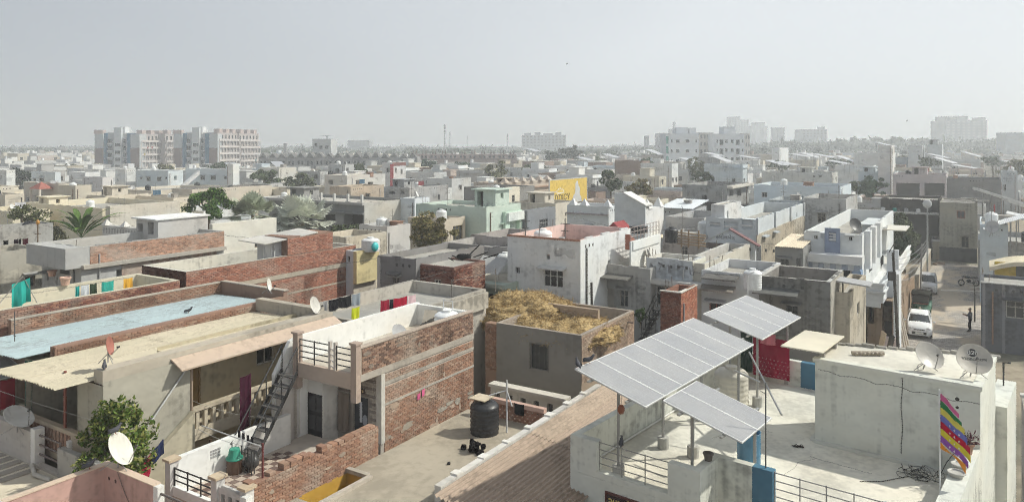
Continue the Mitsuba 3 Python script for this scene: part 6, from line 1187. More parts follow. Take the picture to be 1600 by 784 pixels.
k, q = hs('white stained stair head box over the openwork frame wall', 1111, 1132, 1158, 320, 8.5, (.62, .63, .63), par=.1, g=.8)
k, q = hs('tall streaked pale wall house behind the tan side wall', 1255, 1322, 1329, 311, 8.0, (.46, .455, .44), par=.8, g=1.0, depth=8)
hs('grey blue house with banded parapet left of the streaked pale wall', 1200, 1254, 1258, 314, 7.6, (.45, .48, .50), F=[(1208, 327, 1222, 334, 'open'), (1228, 326, 1244, 334, 'open')], par=.6, g=.8, depth=7)
hs('pale blue house with white corner behind the streaked pale wall', 1178, 1313, 1330, 292, 7.6, (.58, .64, .68), F=[(1190, 300, 1199, 308, 'win')], par=.5, g=.2)
# white gabled cluster behind the tall white house
k, q = hs('white house with triangular merlons behind the salmon parapet', 886, 951, 976, 323, 7.2, (.66, .67, .67), F=[(917, 352, 924, 361, 'win')], par=.7, g=.4)
merlons(k, [(q[0] + (q[1] - q[0]) * t, q[2] + .3, 7.2) for t in (.12, .4, .95)] + [(q[1] - .3, q[2] + t, 7.2) for t in (3.5, 6)], .8, .75, (.72, .72, .70))
band(k, 'F', q[2], q[0], q[1], 6.35, 6.45, (.35, .3, .3), .25)
kq = thing('house', 'white house with high sloping stair wall beside the merlon house', 'house'); x1, y0 = G.d(1008, 66); x0 = G.ony(960, y0)[0]; zh, zl = G.h(303, 66), G.h(322, 66)
m = MB((.58, .60, .61), .4); m.prism([(x0, 0), (x1, 0), (x1, zl), (x0 + .9, zh), (x0, zh)], 'y', y0, y0 + .25); part(kq, 'gable_wall', m)
m = MB((.72, .72, .71), .3); y1 = G.onx(1037, x1)[0]; m.box(x0, x1, y0 + .252, y1, 0, zl - .3); part(kq, 'wall', m); m = MB((.68, .67, .64), .3); m.prism([(x0 + .9, zh), (x1 + .1, zl), (x1 + .1, zl + .1), (x0 + .9, zh + .1)], 'y', y0 - .1, y0 + 1.6); part(kq, 'stair_slab', m)
merlons(kq, [(x1 - .3, y0 + t, zl - .3) for t in (1.2, 4.0)], .8, .9, (.72, .72, .70)); FOOT.append((x0, x1, y0, y1))
m = MB((.62, .56, .43), .3); m.box(x1 + .01, x1 + 2.0, y0 + 1.0, y0 + 3.2, 5.0, 5.08); part(kq, 'awning', m)
kq = thing('gable_porch', 'little red gabled porch in front of the sloping stair wall', 'porch'); xa, ya = G.d(944, 58); xb = G.ony(973, ya)[0]; m = MB((.30, .08, .085), .3); m.prism([(xa, G.h(360, 58)), (xb, G.h(360, 58)), ((xa + xb) / 2, G.h(346, 58))], 'y', ya, ya + 2); part(kq, 'gable', m); m = MB((.5, .36, .33), .3); m.box(xa + .2, xb - .2, ya + .1, ya + 2, 0, G.h(360, 58) - .01); part(kq, 'wall', m)
m = MB((.02, .02, .022)); xa, ya = G.d(983, 56); xb = G.ony(1006, ya)[0]; m.box(xa, xb, ya, ya + .8, G.h(364, 56), G.h(353, 56)); solo('black_cistern', 'black oblong cistern against the sloping white stair wall', 'cistern', m, 'm_paint')
tank('black water tank beside the timber fence, right of the white cluster', *G.d(1049, 56), 6.0, .5, 1.05, (.025, .025, .027))
k = thing('timber_fence', 'stack of pale timber rails on a roof beside the gazebo', 'fence'); xa, ya = G.d(1058, 55); xb = G.ony(1103, ya)[0]
for i in range(5): m = MB((.40, .28, .17), .4); m.tube([(xa, ya + .03 * i, 6.05 + .2 * i), (xb, ya - .02 * i, 6.0 + .2 * i)], .05, 5); part(k, 'rail', m, 'm_piece')
for t in (.15, .4, .75): m = MB((.33, .22, .14), .4); m.tube([(xa + (xb - xa) * t, ya, 5.8), (xa + (xb - xa) * t, ya, 7.1)], .06, 5); part(k, 'post', m, 'm_piece')
hs('grey mottled roof under the timber rails', 1036, 1100, 1106, 370, 6.0, (.40, .38, .36), par=.2, depth=5, g=1.0)
k, q = hs('grey walled yard house left of the openwork frame wall', 1040, 1100, 1108, 341, 6.6, (.44, .44, .44), par=1.1, depth=8, g=.9)
k, q = hs('shed row under grey blue sheet roofs beyond the white cluster', 1036, 1080, 1104, 327, 6.4, (.46, .47, .48), F=[(1052, 333, 1062, 343, 'open'), (1068, 332, 1076, 342, 'open')], par=.1, g=.6)
corr(k, (q[0] - .3, q[2] - .5, 6.5), (q[1] + .3, q[2] - .5, 6.5), (q[0] - .3, q[3], 7.1), (q[1] + .3, q[3], 7.1), 3, .2, .04, (.5, .53, .56), .3)
k, q = hs('dark weathered grey house with deep black lower strip, right of centre', 1066, 1136, 1170, 290, 7.6, (.33, .33, .325), R=[(1140, 297, 1146, 306, 'open'), (1152, 296, 1158, 306, 'open')], par=.7, g=1.0)
band(k, 'F', q[2], q[0] - .5, q[1] + .6, 4.0, 5.2, (.06, .06, .06), .4); band(k, 'R', q[1], q[2], q[3], 7.2, 7.5, (.56, .53, .47), .8)
# scalloped house and billboard
k, q = hs('peach house with scalloped triangular parapet left of the yellow billboard', 740, 783, 862, 286, 7.2, (.50, .43, .36), R=[(819, 299, 826, 312, 'door', (.25, .08, .07)), (833, 300, 839, 306, 'win'), (844, 300, 849, 305, 'win'), (851, 299, 857, 305, 'win')], par=.9, g=.4)
merlons(k, [(q[1] - .2, q[2] + (q[3] - q[2]) * (i + .5) / 6, 7.2) for i in range(6)], 1.3, .8, (.48, .42, .36)); band(k, 'R', q[1], q[2], q[3], 6.0, 6.2, (.40, .27, .2), .4)
hs('narrow cream tower house before the peach scalloped house', 786, 792, 812, 293, 7.3, (.66, .62, .52), par=.3, g=.3)
hs('pale balustraded house below the yellow billboard', 800, 868, 902, 318, 6.4, (.56, .52, .45), par=.6, g=.5)
hs('grey shop house with dark slate side, right of the mint house', 815, 824, 868, 329, 6.9, (.24, .25, .27), R=[(843, 342, 856, 358, 'win', (.4, .4, .4))], par=.4, g=.7)
kb = thing('billboard', 'yellow billboard with a pale emblem, dark lettering and a faded white figure', 'billboard'); xb_, yb_ = G.d(859, 112); yc = G.onx(917, xb_)[0]; zt, zb = G.h(282, 112), G.h(321, 112)
m = MB((.62, .44, .09), .35); m.box(xb_ - .12, xb_, yb_, yc, zb, zt); part(kb, 'panel', m, 'm_paint'); m = MB((.5, .5, .48)); m.box(xb_ - .13, xb_ + .03, yb_ - .1, yb_ - .003, zb, zt + .05); m.box(xb_ - .13, xb_ + .03, yc + .003, yc + .1, zb, zt + .05); m.box(xb_ - .13, xb_ + .03, yb_, yc, zt + .003, zt + .1); part(kb, 'frame', m, 'm_paint')
for t in (.15, .5, .85): m = MB((.2, .2, .2)); yy = yb_ + (yc - yb_) * t; m.tube([(xb_ - .3, yy, 0), (xb_ - .3, yy, zt - .2)], .09, 6); part(kb, 'post', m, 'm_paint')
W_ = yc - yb_; Hb = zt - zb
def on_board(poly, col, nm, lift=.012):
    m = MB(col); m.prism([(yb_ + W_ * a, zb + Hb * b) for a, b in poly], 'x', xb_ + .003, xb_ + lift); return part(kb, nm, m, 'm_paint')
on_board([(.64, .0), (.60, .25), (.655, .36), (.67, .55), (.665, .75), (.70, .88), (.735, .9), (.75, .72), (.80, .55), (.79, .3), (.83, .2), (.85, .0)], (.52, .52, .5), 'faded_figure')
for a, b in ((.16, .52), (.2, .58), (.245, .62), (.29, .58), (.33, .52)): on_board([(a, b), (a + .02, b + .08), (a + .04, b)], (.66, .62, .5), 'emblem')
on_board([(.17, .48), (.37, .48), (.35, .43), (.19, .43)], (.66, .62, .5), 'emblem')
t_ = meshkit.text_mesh('DIXCY', .9, .012, True); v = np.array(t_.vertices); v = v * [W_ * .40 / v[:, 0].max(), 1, 1]; m = MB((.12, .09, .03)); m.add(np.stack([xb_ + .003 + v[:, 2], yb_ + W_ * .12 + v[:, 0], zb + Hb * .16 + v[:, 1]], 1), np.array(t_.faces)); part(kb, 'lettering', m, 'm_paint')
# ---- right middle
hs('long cream and blue house far behind the streaked wall', 1190, 1300, 1309, 270, 7.6, (.56, .56, .53), F=[(1270, 274, 1274, 277, 'win'), (1280, 274, 1284, 277, 'win')], par=.5, g=.5)
hs('pale blue house behind the dark leafy tree, right', 1341, 1398, 1404, 269, 7.8, (.55, .61, .64), F=[(1350, 274, 1353, 277, 'win'), (1360, 274, 1363, 277, 'win'), (1372, 274, 1376, 277, 'win')], par=.5, g=.2)
k, q = hs('mauve grey house with two deep pillared porches, right', 1395, 1478, 1480, 273, 7.9, (.46, .42, .42), F=[(1400, 286, 1437, 306, 'open'), (1444, 286, 1476, 306, 'open')], par=.6, g=.3, depth=9)
hs('blank dark grey wall house right of the mauve porches', 1478.5, 1564, 1567, 280, 7.2, (.20, .20, .20), par=.6, g=.6, depth=9)
hs('grey blue house with a small window at the right edge', 1565, 1590, 1596, 268, 8.2, (.50, .53, .55), F=[(1568, 288, 1572, 298, 'win')], par=.4, g=.3)
k, q = hs('white three storey house with a barred window rising above its row, right', 1334, 1394, 1399, 239, 11.2, (.62, .62, .60), F=[(1379, 253, 1389, 262, 'win')], par=.4, g=.2)
hs('upper room of pale plaster over the white three storey house', 1372, 1393, 1400, 227, 13.15, (.64, .63, .6), par=.2, g=.1, depth=6)
hs('pale tower block house, left of the twin towers, right', 1419, 1441, 1445, 227, 13.0, (.55, .57, .57), F=[(1434, 242, 1438, 247, 'win')], par=.2, g=.2)
hs('pale tower block house, right of the twin towers, right', 1449, 1472, 1476, 226, 13.2, (.55, .57, .57), F=[(1458, 241, 1462, 246, 'win')], par=.2, g=.2)
hs('small pale block with white side standing over the solar roofs', 1206, 1218, 1232, 231, 12.0, (.66, .67, .67), par=.2, g=.1)
# lane end and right side
k, q = hs('two storey cement house closing the lane, with a red shuttered window', 1468, 1527, 1560, 318, 6.7, (.36, .345, .29), F=[(1495, 329, 1508, 341, 'shut', (.3, .11, .07)), (1502, 369, 1514, 387, 'win', (.25, .24, .2))], par=.15, g=.8)
band(k, 'F', q[2], q[0], q[1], 0, 1.6, (.10, .10, .10), .03, g=1.0); band(k, 'F', q[2], q[0], q[1], 4.0, 4.12, (.36, .34, .29), .1)
rnd = random.Random(44)
for i in range(9): m = MB((.45, .43, .4) if i % 3 else (.2, .18, .16), .6); x = q[0] + rnd.uniform(0, 3.2); y = q[2] + rnd.uniform(.2, 2.5); m.obox((x, y, 6.75 + .06 * i), (x + rnd.uniform(1.2, 2.6), y + rnd.uniform(-.5, .5), 6.78 + .06 * i), rnd.uniform(.2, .7), .04); part(k, 'loose_sheet', m, 'm_sheet')
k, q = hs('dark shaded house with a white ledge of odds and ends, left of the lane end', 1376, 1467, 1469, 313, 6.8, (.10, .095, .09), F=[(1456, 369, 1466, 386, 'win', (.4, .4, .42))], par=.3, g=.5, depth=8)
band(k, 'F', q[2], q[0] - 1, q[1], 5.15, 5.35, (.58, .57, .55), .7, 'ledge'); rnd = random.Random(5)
for i, (lb, c) in enumerate((('white box', (.6, .6, .58)), ('teal can', (.05, .25, .22)), ('grey basin', (.3, .3, .3)), ('white jar', (.65, .65, .63)), ('dark kettle', (.06, .06, .06)))):
    m = MB(c); x = q[0] + .3 + i * 1.25; m.lathe([(.2, 0), (.24, .3), (.18, .42), (0, .42)], (x, q[2] - .4, 5.352), 8); solo('pot', lb + ' standing on the white ledge left of the lane end', 'pot', m, 'm_paint')
k, q = hs('grey streaked house with a dark brick recess on the right of the lane', 1528, 1640, 1650, 381, 4.05, (.37, .36, .34), F=[(1560, 407, 1640, 446, 'open')], par=.5, g=.9, depth=10)
m = MB((.55, .58, .6), .3); xx, yy = q[0], q[2]; m.box(xx + .0, xx + 1.5, yy + .0, yy + .16, 4.052, 4.7); part(k, 'parapet', m)
for a, b in ((.35, 0.0), (.7, .0)): m = MB((.3, .3, .29)); m.tube([(xx + a, yy - .06, 0), (xx + a, yy - .06, 5.3)], .05, 6); part(k, 'drain_pipe', m, 'm_paint')
hs('pale blue roof room house with black doorway, right edge', 1531, 1575, 1610, 352, 6.6, (.54, .58, .6), F=[(1563, 322 + 10, 1574, 350, 'open')], par=.3, g=.4)
k = thing('tin_lean_to', 'white tin lean-to sloping over the pale blue roof room at the right edge', 'roof'); xx, yy = G.d(1536, 62); xb, yb = G.d(1605, 62)
corr(k, (xx, yy, 6.3), (xb, yy, 7.5), (xx, yy + 4, 6.3), (xb, yy + 4, 7.5), 3, .14, .02, (.66, .67, .67), .2)
dish('grey satellite dish on a dark stand over the lane, right edge', G.d(1551, 60)[0], G.d(1551, 60)[1], 5.95, .5, (-.2, -.9, .35), (.4, .4, .4), None, .75)
k, q = hs('dark concrete boundary house right of the lane with blue grey plaster', 1533, 1650, 1660, 451, 4.4, (.15, .155, .165), par=.2, g=1.0, depth=4)
for px_ in (1535, 1566, 1604): m = MB((.24, .24, .25), .6); a = G.ony(px_, q[2])[0]; m.box(a, a + .16, q[2] - .06, q[2] - .003, 0, 4.4); part(k, 'pier', m)
m = MB((.5, .5, .48), .4); m.box(q[0] - .03, q[1], q[2] - .08, q[2] + .2, 4.402, 4.47); part(k, 'coping', m)
k = thing('canopy', 'cream canvas canopy with a yellow side panel behind the concrete wall, right edge', 'canopy'); xx, yy = G.d(1546, 54); xb = G.ony(1640, yy)[0]
m = MB((.64, .57, .43), .3); n = 10
for i in range(n): a, b = i / n, (i + 1) / n; fz = lambda t: 4.55 + .55 * math.sin(min(t * 2.4, 1.35)); m.quad((xx + (xb - xx) * a, yy - .6, fz(a)), (xx + (xb - xx) * b, yy - .6, fz(b)), (xx + (xb - xx) * b, yy + 2.5, fz(b) + .05), (xx + (xb - xx) * a, yy + 2.5, fz(a) + .05)); m.quad((xx + (xb - xx) * a, yy - .6, fz(a)), (xx + (xb - xx) * b, yy - .6, fz(b)), (xx + (xb - xx) * b, yy - .6, fz(b) - .3), (xx + (xb - xx) * a, yy - .6, fz(a) - .3))
part(k, 'canvas', m, 'm_cloth'); m = MB((.5, .36, .05), .3); m.box(xx + .3, xx + 1.6, yy, yy + .1, 3.6, 4.9); part(k, 'side_panel', m, 'm_paint')
for a in (xx + .25, xx + 3.2): m = MB((.3, .3, .3)); m.tube([(a, yy - .5, 0), (a, yy - .5, 4.6)], .05, 6); part(k, 'post', m, 'm_paint')

# ---- roof clutter of the houses above: tanks, dishes, blocks, pipes, each on its own roof
rnd = random.Random(314)
def detail(lb, x0, x1, y0, y1, zr, z, k, col, holes):
    for side, c, a0, a1 in (('F', y0, x0, x1), ('R', x1, y0, min(y1, y0 + 16))):
        if a1 - a0 < 1.6: continue
        hz = [h for h in holes if h[0] == side]
        free = lambda a, b, q0, q1: not any(a < h[2] + .1 and b > h[1] - .1 and q0 < h[4] + .1 and q1 > h[3] - .1 for h in hz)
        for i in range(rnd.randrange(1, 4)):
            tn = rnd.uniform(.78, 1.1); w, h = rnd.uniform(.5, 2.0), rnd.uniform(.4, 1.4); a = rnd.uniform(a0, max(a0 + .01, a1 - w)); q = rnd.uniform(max(1, zr - 2.6), z - h - .05)
            if a + w < a1 and free(a, a + w, q, q + h): smears(k, side, c, a, a + w, q, q + h, 2, rnd.randrange(999), tuple(x * tn for x in col), .006, (w * .35, w * .6), 'plaster_patch', .8)
        if rnd.random() < .6:
            a = a0 + rnd.choice((.12, .88)) * (a1 - a0) + rnd.uniform(-.2, .2)
            if free(a - .1, a + .1, 0, z): m = MB(rnd.choice(((.5, .5, .49), (.12, .11, .1), (.3, .2, .15), (.42, .42, .42))), .3); m.tube([(a, c - .06, z - .5), (a, c - .06, .5)] if side == 'F' else [(c + .06, a, z - .5), (c + .06, a, .5)], .045, 5); part(k, 'drain_pipe', m, 'm_paint')
        for h in hz:
            if h[5] in ('win', 'shut') and rnd.random() < .6: chajja(k, side, c, h[1] - .2, h[2] + .2, h[4] + .12, .45, col=tuple(x * .8 for x in col), g=.9)
        if rnd.random() < .35:
            m = MB((.07, .07, .07)); n_ = rnd.randrange(3, 7); s0 = rnd.uniform(a0 + .2, a0 + .5 * (a1 - a0))
            for i in range(n_):
                a = s0 + i * .45
                if a + .15 < a1 and free(a, a + .15, z - .5, z - .3): (m.box(a, a + .14, c - .012, c - .004, z - .48, z - .32) if side == 'F' else m.box(c + .004, c + .012, a, a + .14, z - .48, z - .32))
            part(k, 'vent_slot', m, 'm_paint', kind='stuff')
        tn = rnd.uniform(.8, 1.05); m = MB(tuple(x * tn for x in col), .7); a = a0 + rnd.uniform(0, 1.5)
        while a < a1 - .4:
            l = min(rnd.uniform(.3, 1.3), a1 - a); hh = rnd.uniform(.02, .09); (m.box(a, a + l, c + .003, c + .13, z + .001, z + hh) if side == 'F' else m.box(c - .13, c - .003, a, a + l, z + .001, z + hh)); a += l + rnd.uniform(.2, 2.2)
        part(k, 'coping_remnant', m, kind='stuff')
    if rnd.random() < .4: stubs(k, x0, x1, y0, y1, z, rnd.randrange(2, 5), .5, rnd.randrange(999))
for lb, x0, x1, y0, y1, zr, z, hk_, hcol, hol, hmat in CLUT:
    if x1 - x0 > 1 and y1 - y0 > 1 and 'brick house' not in lb:
        detail(lb, x0, x1, y0, y1, zr, z, hk_, hcol, hol)
        if x1 - x0 > 4 and y1 - y0 > 4 and G.depth(x1, y0) > 58 and rnd.random() < .4:
            rx, ry, hh = x0 + rnd.uniform(.2, max(.3, x1 - x0 - 2.9)), y0 + rnd.uniform(.4, max(.5, min(y1 - y0, 9) - 3)), rnd.uniform(1.3, 1.9); tn = rnd.uniform(.85, 1.1); m = MB(tuple(x * tn for x in hcol), .8)
            face(m, 'F', ry, rx, rx + 2.4, zr + .01, zr + hh, [(rx + .3, rx + 1.0, zr + .05, zr + hh - .15, True)], back=.6); face(m, 'R', rx + 2.4, ry, ry + 2.4, zr + .01, zr + hh, [(ry + .9, ry + 1.4, zr + hh - .8, zr + hh - .3, True)], back=.4); face(m, 'L', rx, ry, ry + 2.4, zr + .01, zr + hh); face(m, 'B', ry + 2.4, rx, rx + 2.4, zr + .01, zr + hh); rk_ = part(hk_, 'stair_room', m)
            m = MB(tuple(x * tn for x in hcol), .8); m.box(rx - .25, rx + 2.65, ry - .3, ry + 2.6, zr + hh + .002, zr + hh + .1); part(rk_, 'slab', m)
    if z > 9 or x1 - x0 < 1.5 or y1 - y0 < 2 or any(w in lb for w in ('tall white', 'dark grey plastered', 'modern', 'grey house with a long', 'brick house', 'yellow washed', 'pale cement', 'openwork', 'two dark sun', 'faded', 'dark concrete', 'below the yellow', 'merlon', 'lane end', 'closing the lane', 'grey plastered', 'grey parapet', 'brown parapet', 'lean', 'brick tower', 'square red', 'weathered parapet behind')): continue
    sh = ' '.join(lb.replace(',', '').split()[:9])
    def spot(): return rnd.uniform(x0 + .8, max(x0 + .9, x1 - .8)), rnd.uniform(y0 + .9, max(y0 + 1, min(y1 - .8, y0 + 9)))
    if rnd.random() < .62: x, y = spot(); c = rnd.random(); tank(('black' if c < .25 else 'white') + ' tank on the ' + sh, x, y, zr + .01, .5, 1.1, (.025, .025, .027) if c < .25 else (.70, .71, .70))
    if rnd.random() < .4: x, y = spot(); dish('satellite dish on the ' + sh, x, y, zr + .01, .42, (.84, .5, .45) if rnd.random() < .7 else (.8, -.2, .4), rnd.choice(((.6, .6, .58), (.35, .35, .35))), None, .7)
    if rnd.random() < .45:
        x, y = spot(); m = MB(rnd.choice(((.55, .54, .5), (.4, .38, .35), (.33, .2, .15))), .6); w_ = rnd.uniform(.6, 1.3); m.box(x, x + w_, y, y + w_ * .8, zr + .01, zr + (hh := rnd.uniform(.5, 1.3))); m.box(x - .08, x + w_ + .08, y - .08, y + w_ * .8 + .08, zr + hh + .002, zr + hh + .05); solo('roof_hatch', 'small masonry box on the ' + sh, 'roof box', m, 'm_plaster')
    if rnd.random() < .55:
        m = MB((.22, .2, .18), .3)
        x, y = spot(); m.tube([(x, y, zr), (x, y, zr + rnd.uniform(1.4, 2.4))], .025, 5); m.tube([(x - .3, y, zr + 1.35), (x + .3, y, zr + 1.35)], .018, 4); solo('aerial_mast', 'thin aerial on the ' + sh, 'aerial', m, 'm_paint')
    if rnd.random() < .3:
        x, y = spot(); cc = rnd.choice(((.5, .5, .52), (.22, .05, .06), (.08, .14, .2), (.42, .36, .16), (.04, .04, .05))); nm = {(.5, .5, .52): 'pale', (.22, .05, .06): 'red', (.08, .14, .2): 'blue', (.42, .36, .16): 'yellow', (.04, .04, .05): 'black'}[cc]
        cloth(nm + ' cloth drying on the ' + sh, (x, y, zr + 1.5), (x + .1, y + 1.2, zr + 1.5), .7, cc, seed=int(x * 7) % 99, nw=4)

# long wires strung from roof to roof
for i, (a, b, sag) in enumerate((((430, 395, 44), (600, 400, 42), .5), ((640, 372, 52), (800, 380, 45), .6), ((905, 340, 70), (1105, 350, 62), .8), ((1010, 400, 44), (1185, 425, 38), .5), ((1190, 380, 56), (1350, 352, 60), .6), ((245, 335, 62), (420, 372, 50), .5), ((1250, 300, 95), (1440, 325, 80), .9), ((60, 350, 60), (210, 352, 55), .4))):
    p = [(*G.d(q[0], q[2]), G.h(q[1], q[2])) for q in (a, b)]; wire("thin dark wire strung " + ("above the yellow bay house", "behind the brown dark brick house", "behind the white merlon house", "over the faded lettered house", "toward the modern white house roof", "over the green tree and brick stair head", "over the pale blue house to the lane pole", "over the banana plant")[i], p[0], p[1], sag, .012, (.12, .12, .12), name='roof_wire', n=14, group='wires over the middle roofs')
# ================================================================ LANE: vehicles, people, poles; trees
def tf(m, x, y, z, yaw=0.0, s=1.0):
    c, d = math.cos(yaw), math.sin(yaw); R = np.array([[c, -d, 0], [d, c, 0], [0, 0, 1]]) * s
    m.v = [v @ R.T + [x, y, z] for v in m.v]; return m
def loft(m, secs, col=None, closed=True, cap=True):
    """Skin over cross sections of equal point count, smooth along."""
    V = np.array(secs, float); a, n = V.shape[:2]; f = []
    for i in range(a - 1):
        for j in range(n if closed else n - 1): q = (i * n + j, i * n + (j + 1) % n, (i + 1) * n + (j + 1) % n, (i + 1) * n + j); f += [[q[0], q[1], q[2]], [q[0], q[2], q[3]]]
    m.add(V.reshape(-1, 3), f, col=col)
    if cap:
        for e in (0, -1): m.add(V[e], [[0, j, j + 1] for j in range(1, n - 1)], col=col)
    return m
def car(label, x, y, yaw, col, tall=1.46, L=3.8, W=1.62):
    """Small hatchback, nose towards local -y: body, cabin glass, bumpers, lights, wheels."""
    k = thing('parked_car', label, 'car'); h = W / 2
    prof = [(-L / 2, .28, .62, .80), (-L / 2 + .10, .22, .78, .92), (-L / 2 + .45, .2, .92, .98), (-L / 2 + .95, .2, 1.0, 1.0), (0, .2, 1.02, 1.0), (L / 2 - .6, .2, 1.03, 1.0), (L / 2 - .12, .24, 1.0, .95), (L / 2, .32, .9, .86)]
    secs = []
    for yy, zb, zt, w in prof:
        a = h * w; zm = (zb + zt) / 2
        secs.append([(-a * .86, yy, zb), (a * .86, yy, zb), (a * .98, yy, zb + .12), (a, yy, zm), (a * .95, yy, zt - .07), (a * .8, yy, zt), (0, yy, zt + .03), (-a * .8, yy, zt), (-a * .95, yy, zt - .07), (-a, yy, zm), (-a * .98, yy, zb + .12)])
    m = MB(col); loft(m, secs); part(k, 'body', tf(m, x, y, 0, yaw), 'm_gloss')
    g0, g1 = -L / 2 + .95, L / 2 - .25; zc = 1.0
    def ring(yf, yb, z, w): return [(-h * w, yf, z), (0, yf - .05, z), (h * w, yf, z), (h * w, (yf + yb) / 2, z), (h * w, yb, z), (0, yb + .03, z), (-h * w, yb, z), (-h * w, (yf + yb) / 2, z)]
    m = MB((.02, .025, .03)); loft(m, [ring(g0, g1, zc, .88), ring(g0 + .78, g1 - .3, tall - .09, .72)], cap=False); part(k, 'glass', tf(m, x, y, 0, yaw), 'm_glass')
    m = MB(col); loft(m, [ring(g0 + .76, g1 - .28, tall - .10, .735), ring(g0 + .84, g1 - .34, tall - .02, .70), ring(g0 + 1.0, g1 - .5, tall, .58)]); rk = part(k, 'roof', tf(m, x, y, 0, yaw), 'm_gloss')
    for s in (-1, 1):
        m = MB(col); m.obox((s * h * .87, g0, zc), (s * h * .725, g0 + .78, tall - .08), .06, .06); m.obox((s * h * .885, .12, zc), (s * h * .742, .12, tall - .08), .05, .07); m.obox((s * h * .885, g1 - .1, zc), (s * h * .73, g1 - .36, tall - .08), .05, .16); part(k, 'pillar', tf(m, x, y, 0, yaw), 'm_gloss')
        m = MB(col); m.ball((s * (h + .09), g0 + .18, 1.02), .1, 8, (1, .6, .75)); part(k, 'wing_mirror', tf(m, x, y, 0, yaw), 'm_gloss')
        m = MB((.6, .6, .58)); m.ball((s * h * .68, -L / 2 + .12, .73), .15, 10, (1.1, .6, .6)); part(k, 'headlight', tf(m, x, y, 0, yaw), 'm_gloss')
        for yy in (-L / 2 + .72, L / 2 - .66):
            m = MB((.02, .02, .02)); m.lathe([(.17, -.09), (.27, -.09), (.285, -.05), (.285, .05), (.27, .09), (.17, .09)], (s * (h - .1), yy, .285), 18, axis=(1, 0, 0)); wk_ = part(k, 'wheel', tf(m, x, y, 0, yaw), 'm_paint')
            m = MB((.4, .4, .41)); m.lathe([(.175, .07), (.12, .085), (0, .09)], (s * (h - .1), yy, .285), 14, axis=(s, 0, 0)); part(wk_, 'rim', tf(m, x, y, 0, yaw), 'm_metal')
    m = MB((.03, .03, .03)); m.box(-h * .55, h * .55, -L / 2 - .02, -L / 2 + .06, .34, .5); m.box(-h * .4, h * .4, -L / 2 - .01, -L / 2 + .08, .62, .68); part(k, 'grille', tf(m, x, y, 0, yaw), 'm_paint')
    m = MB((.66, .65, .6)); m.box(-.25, .25, -L / 2 - .035, -L / 2 - .021, .37, .48); part(k, 'number_plate', tf(m, x, y, 0, yaw), 'm_paint')
    return k
c1 = G.z(1437, 530, .0); c2 = G.z(1449, 461, 0)
car('white hatchback parked nearest in the lane, behind the auto rickshaw', c1[0] - .15, c1[1] + 2.0, .06, (.70, .71, .71))
car('silver grey hatchback parked farther up the lane', c2[0] - .1, c2[1] + 2.0, .04, (.40, .41, .42), 1.6, 3.7, 1.6)
# auto rickshaw, seen from its front
rk_ = G.z(1437, 497, 0); rx, ry = rk_[0], rk_[1] + 1.6
k = thing('auto_rickshaw', 'dark green auto rickshaw with a black canopy between the two cars', 'auto rickshaw')
m = MB((.03, .10, .06)); loft(m, [[(-.2, -1.25, .35), (.2, -1.25, .35), (.2, -1.2, .9), (-.2, -1.2, .9)], [(-.5, -.9, .3), (.5, -.9, .3), (.55, -.85, 1.0), (-.55, -.85, 1.0)], [(-.68, -.2, .3), (.68, -.2, .3), (.68, -.2, .75), (-.68, -.2, .75)], [(-.7, 1.3, .35), (.7, 1.3, .35), (.7, 1.3, .95), (-.7, 1.3, .95)]]); part(k, 'body', tf(m, rx, ry, 0), 'm_gloss')
m = MB((.035, .035, .03)); loft(m, [[(-.62, -.95, 1.62), (.62, -.95, 1.62), (.6, -.9, 1.74), (0, -.9, 1.8), (-.6, -.9, 1.74)], [(-.7, .1, 1.68), (.7, .1, 1.68), (.66, .1, 1.82), (0, .1, 1.88), (-.66, .1, 1.82)], [(-.7, 1.2, 1.5), (.7, 1.2, 1.5), (.66, 1.2, 1.72), (0, 1.2, 1.78), (-.66, 1.2, 1.72)], [(-.7, 1.32, .96), (.7, 1.32, .96), (.66, 1.34, 1.3), (0, 1.34, 1.32), (-.66, 1.34, 1.3)]]); part(k, 'canopy', tf(m, rx, ry, 0), 'm_cloth')
m = MB((.02, .025, .03)); m.quad((-.52, -.86, 1.02), (.52, -.86, 1.02), (.56, -.94, 1.6), (-.56, -.94, 1.6)); part(k, 'windscreen', tf(m, rx, ry, 0), 'm_glass')
for s in (-1, 1):
    m = MB((.12, .12, .12)); m.tube([(s * .55, -.85, 1.0), (s * .6, -.95, 1.65)], .03, 6); part(k, 'pillar', tf(m, rx, ry, 0), 'm_paint')
    m = MB((.02, .02, .02)); m.lathe([(.1, -.05), (.22, -.05), (.22, .05), (.1, .05)], (s * .6, .85, .22), 14, axis=(1, 0, 0)); part(k, 'wheel', tf(m, rx, ry, 0), 'm_paint')
m = MB((.02, .02, .02)); m.lathe([(.08, -.05), (.22, -.05), (.22, .05), (.08, .05)], (0, -1.1, .22), 14, axis=(1, 0, 0)); part(k, 'wheel', tf(m, rx, ry, 0), 'm_paint')
m = MB((.55, .52, .4)); m.ball((0, -1.3, .75), .1, 9, (1, .7, 1)); part(k, 'headlight', tf(m, rx, ry, 0), 'm_gloss')
m = MB((.35, .06, .03)); m.box(-.5, .5, -.9, -.87, .98, 1.03); part(k, 'trim', tf(m, rx, ry, 0), 'm_paint')
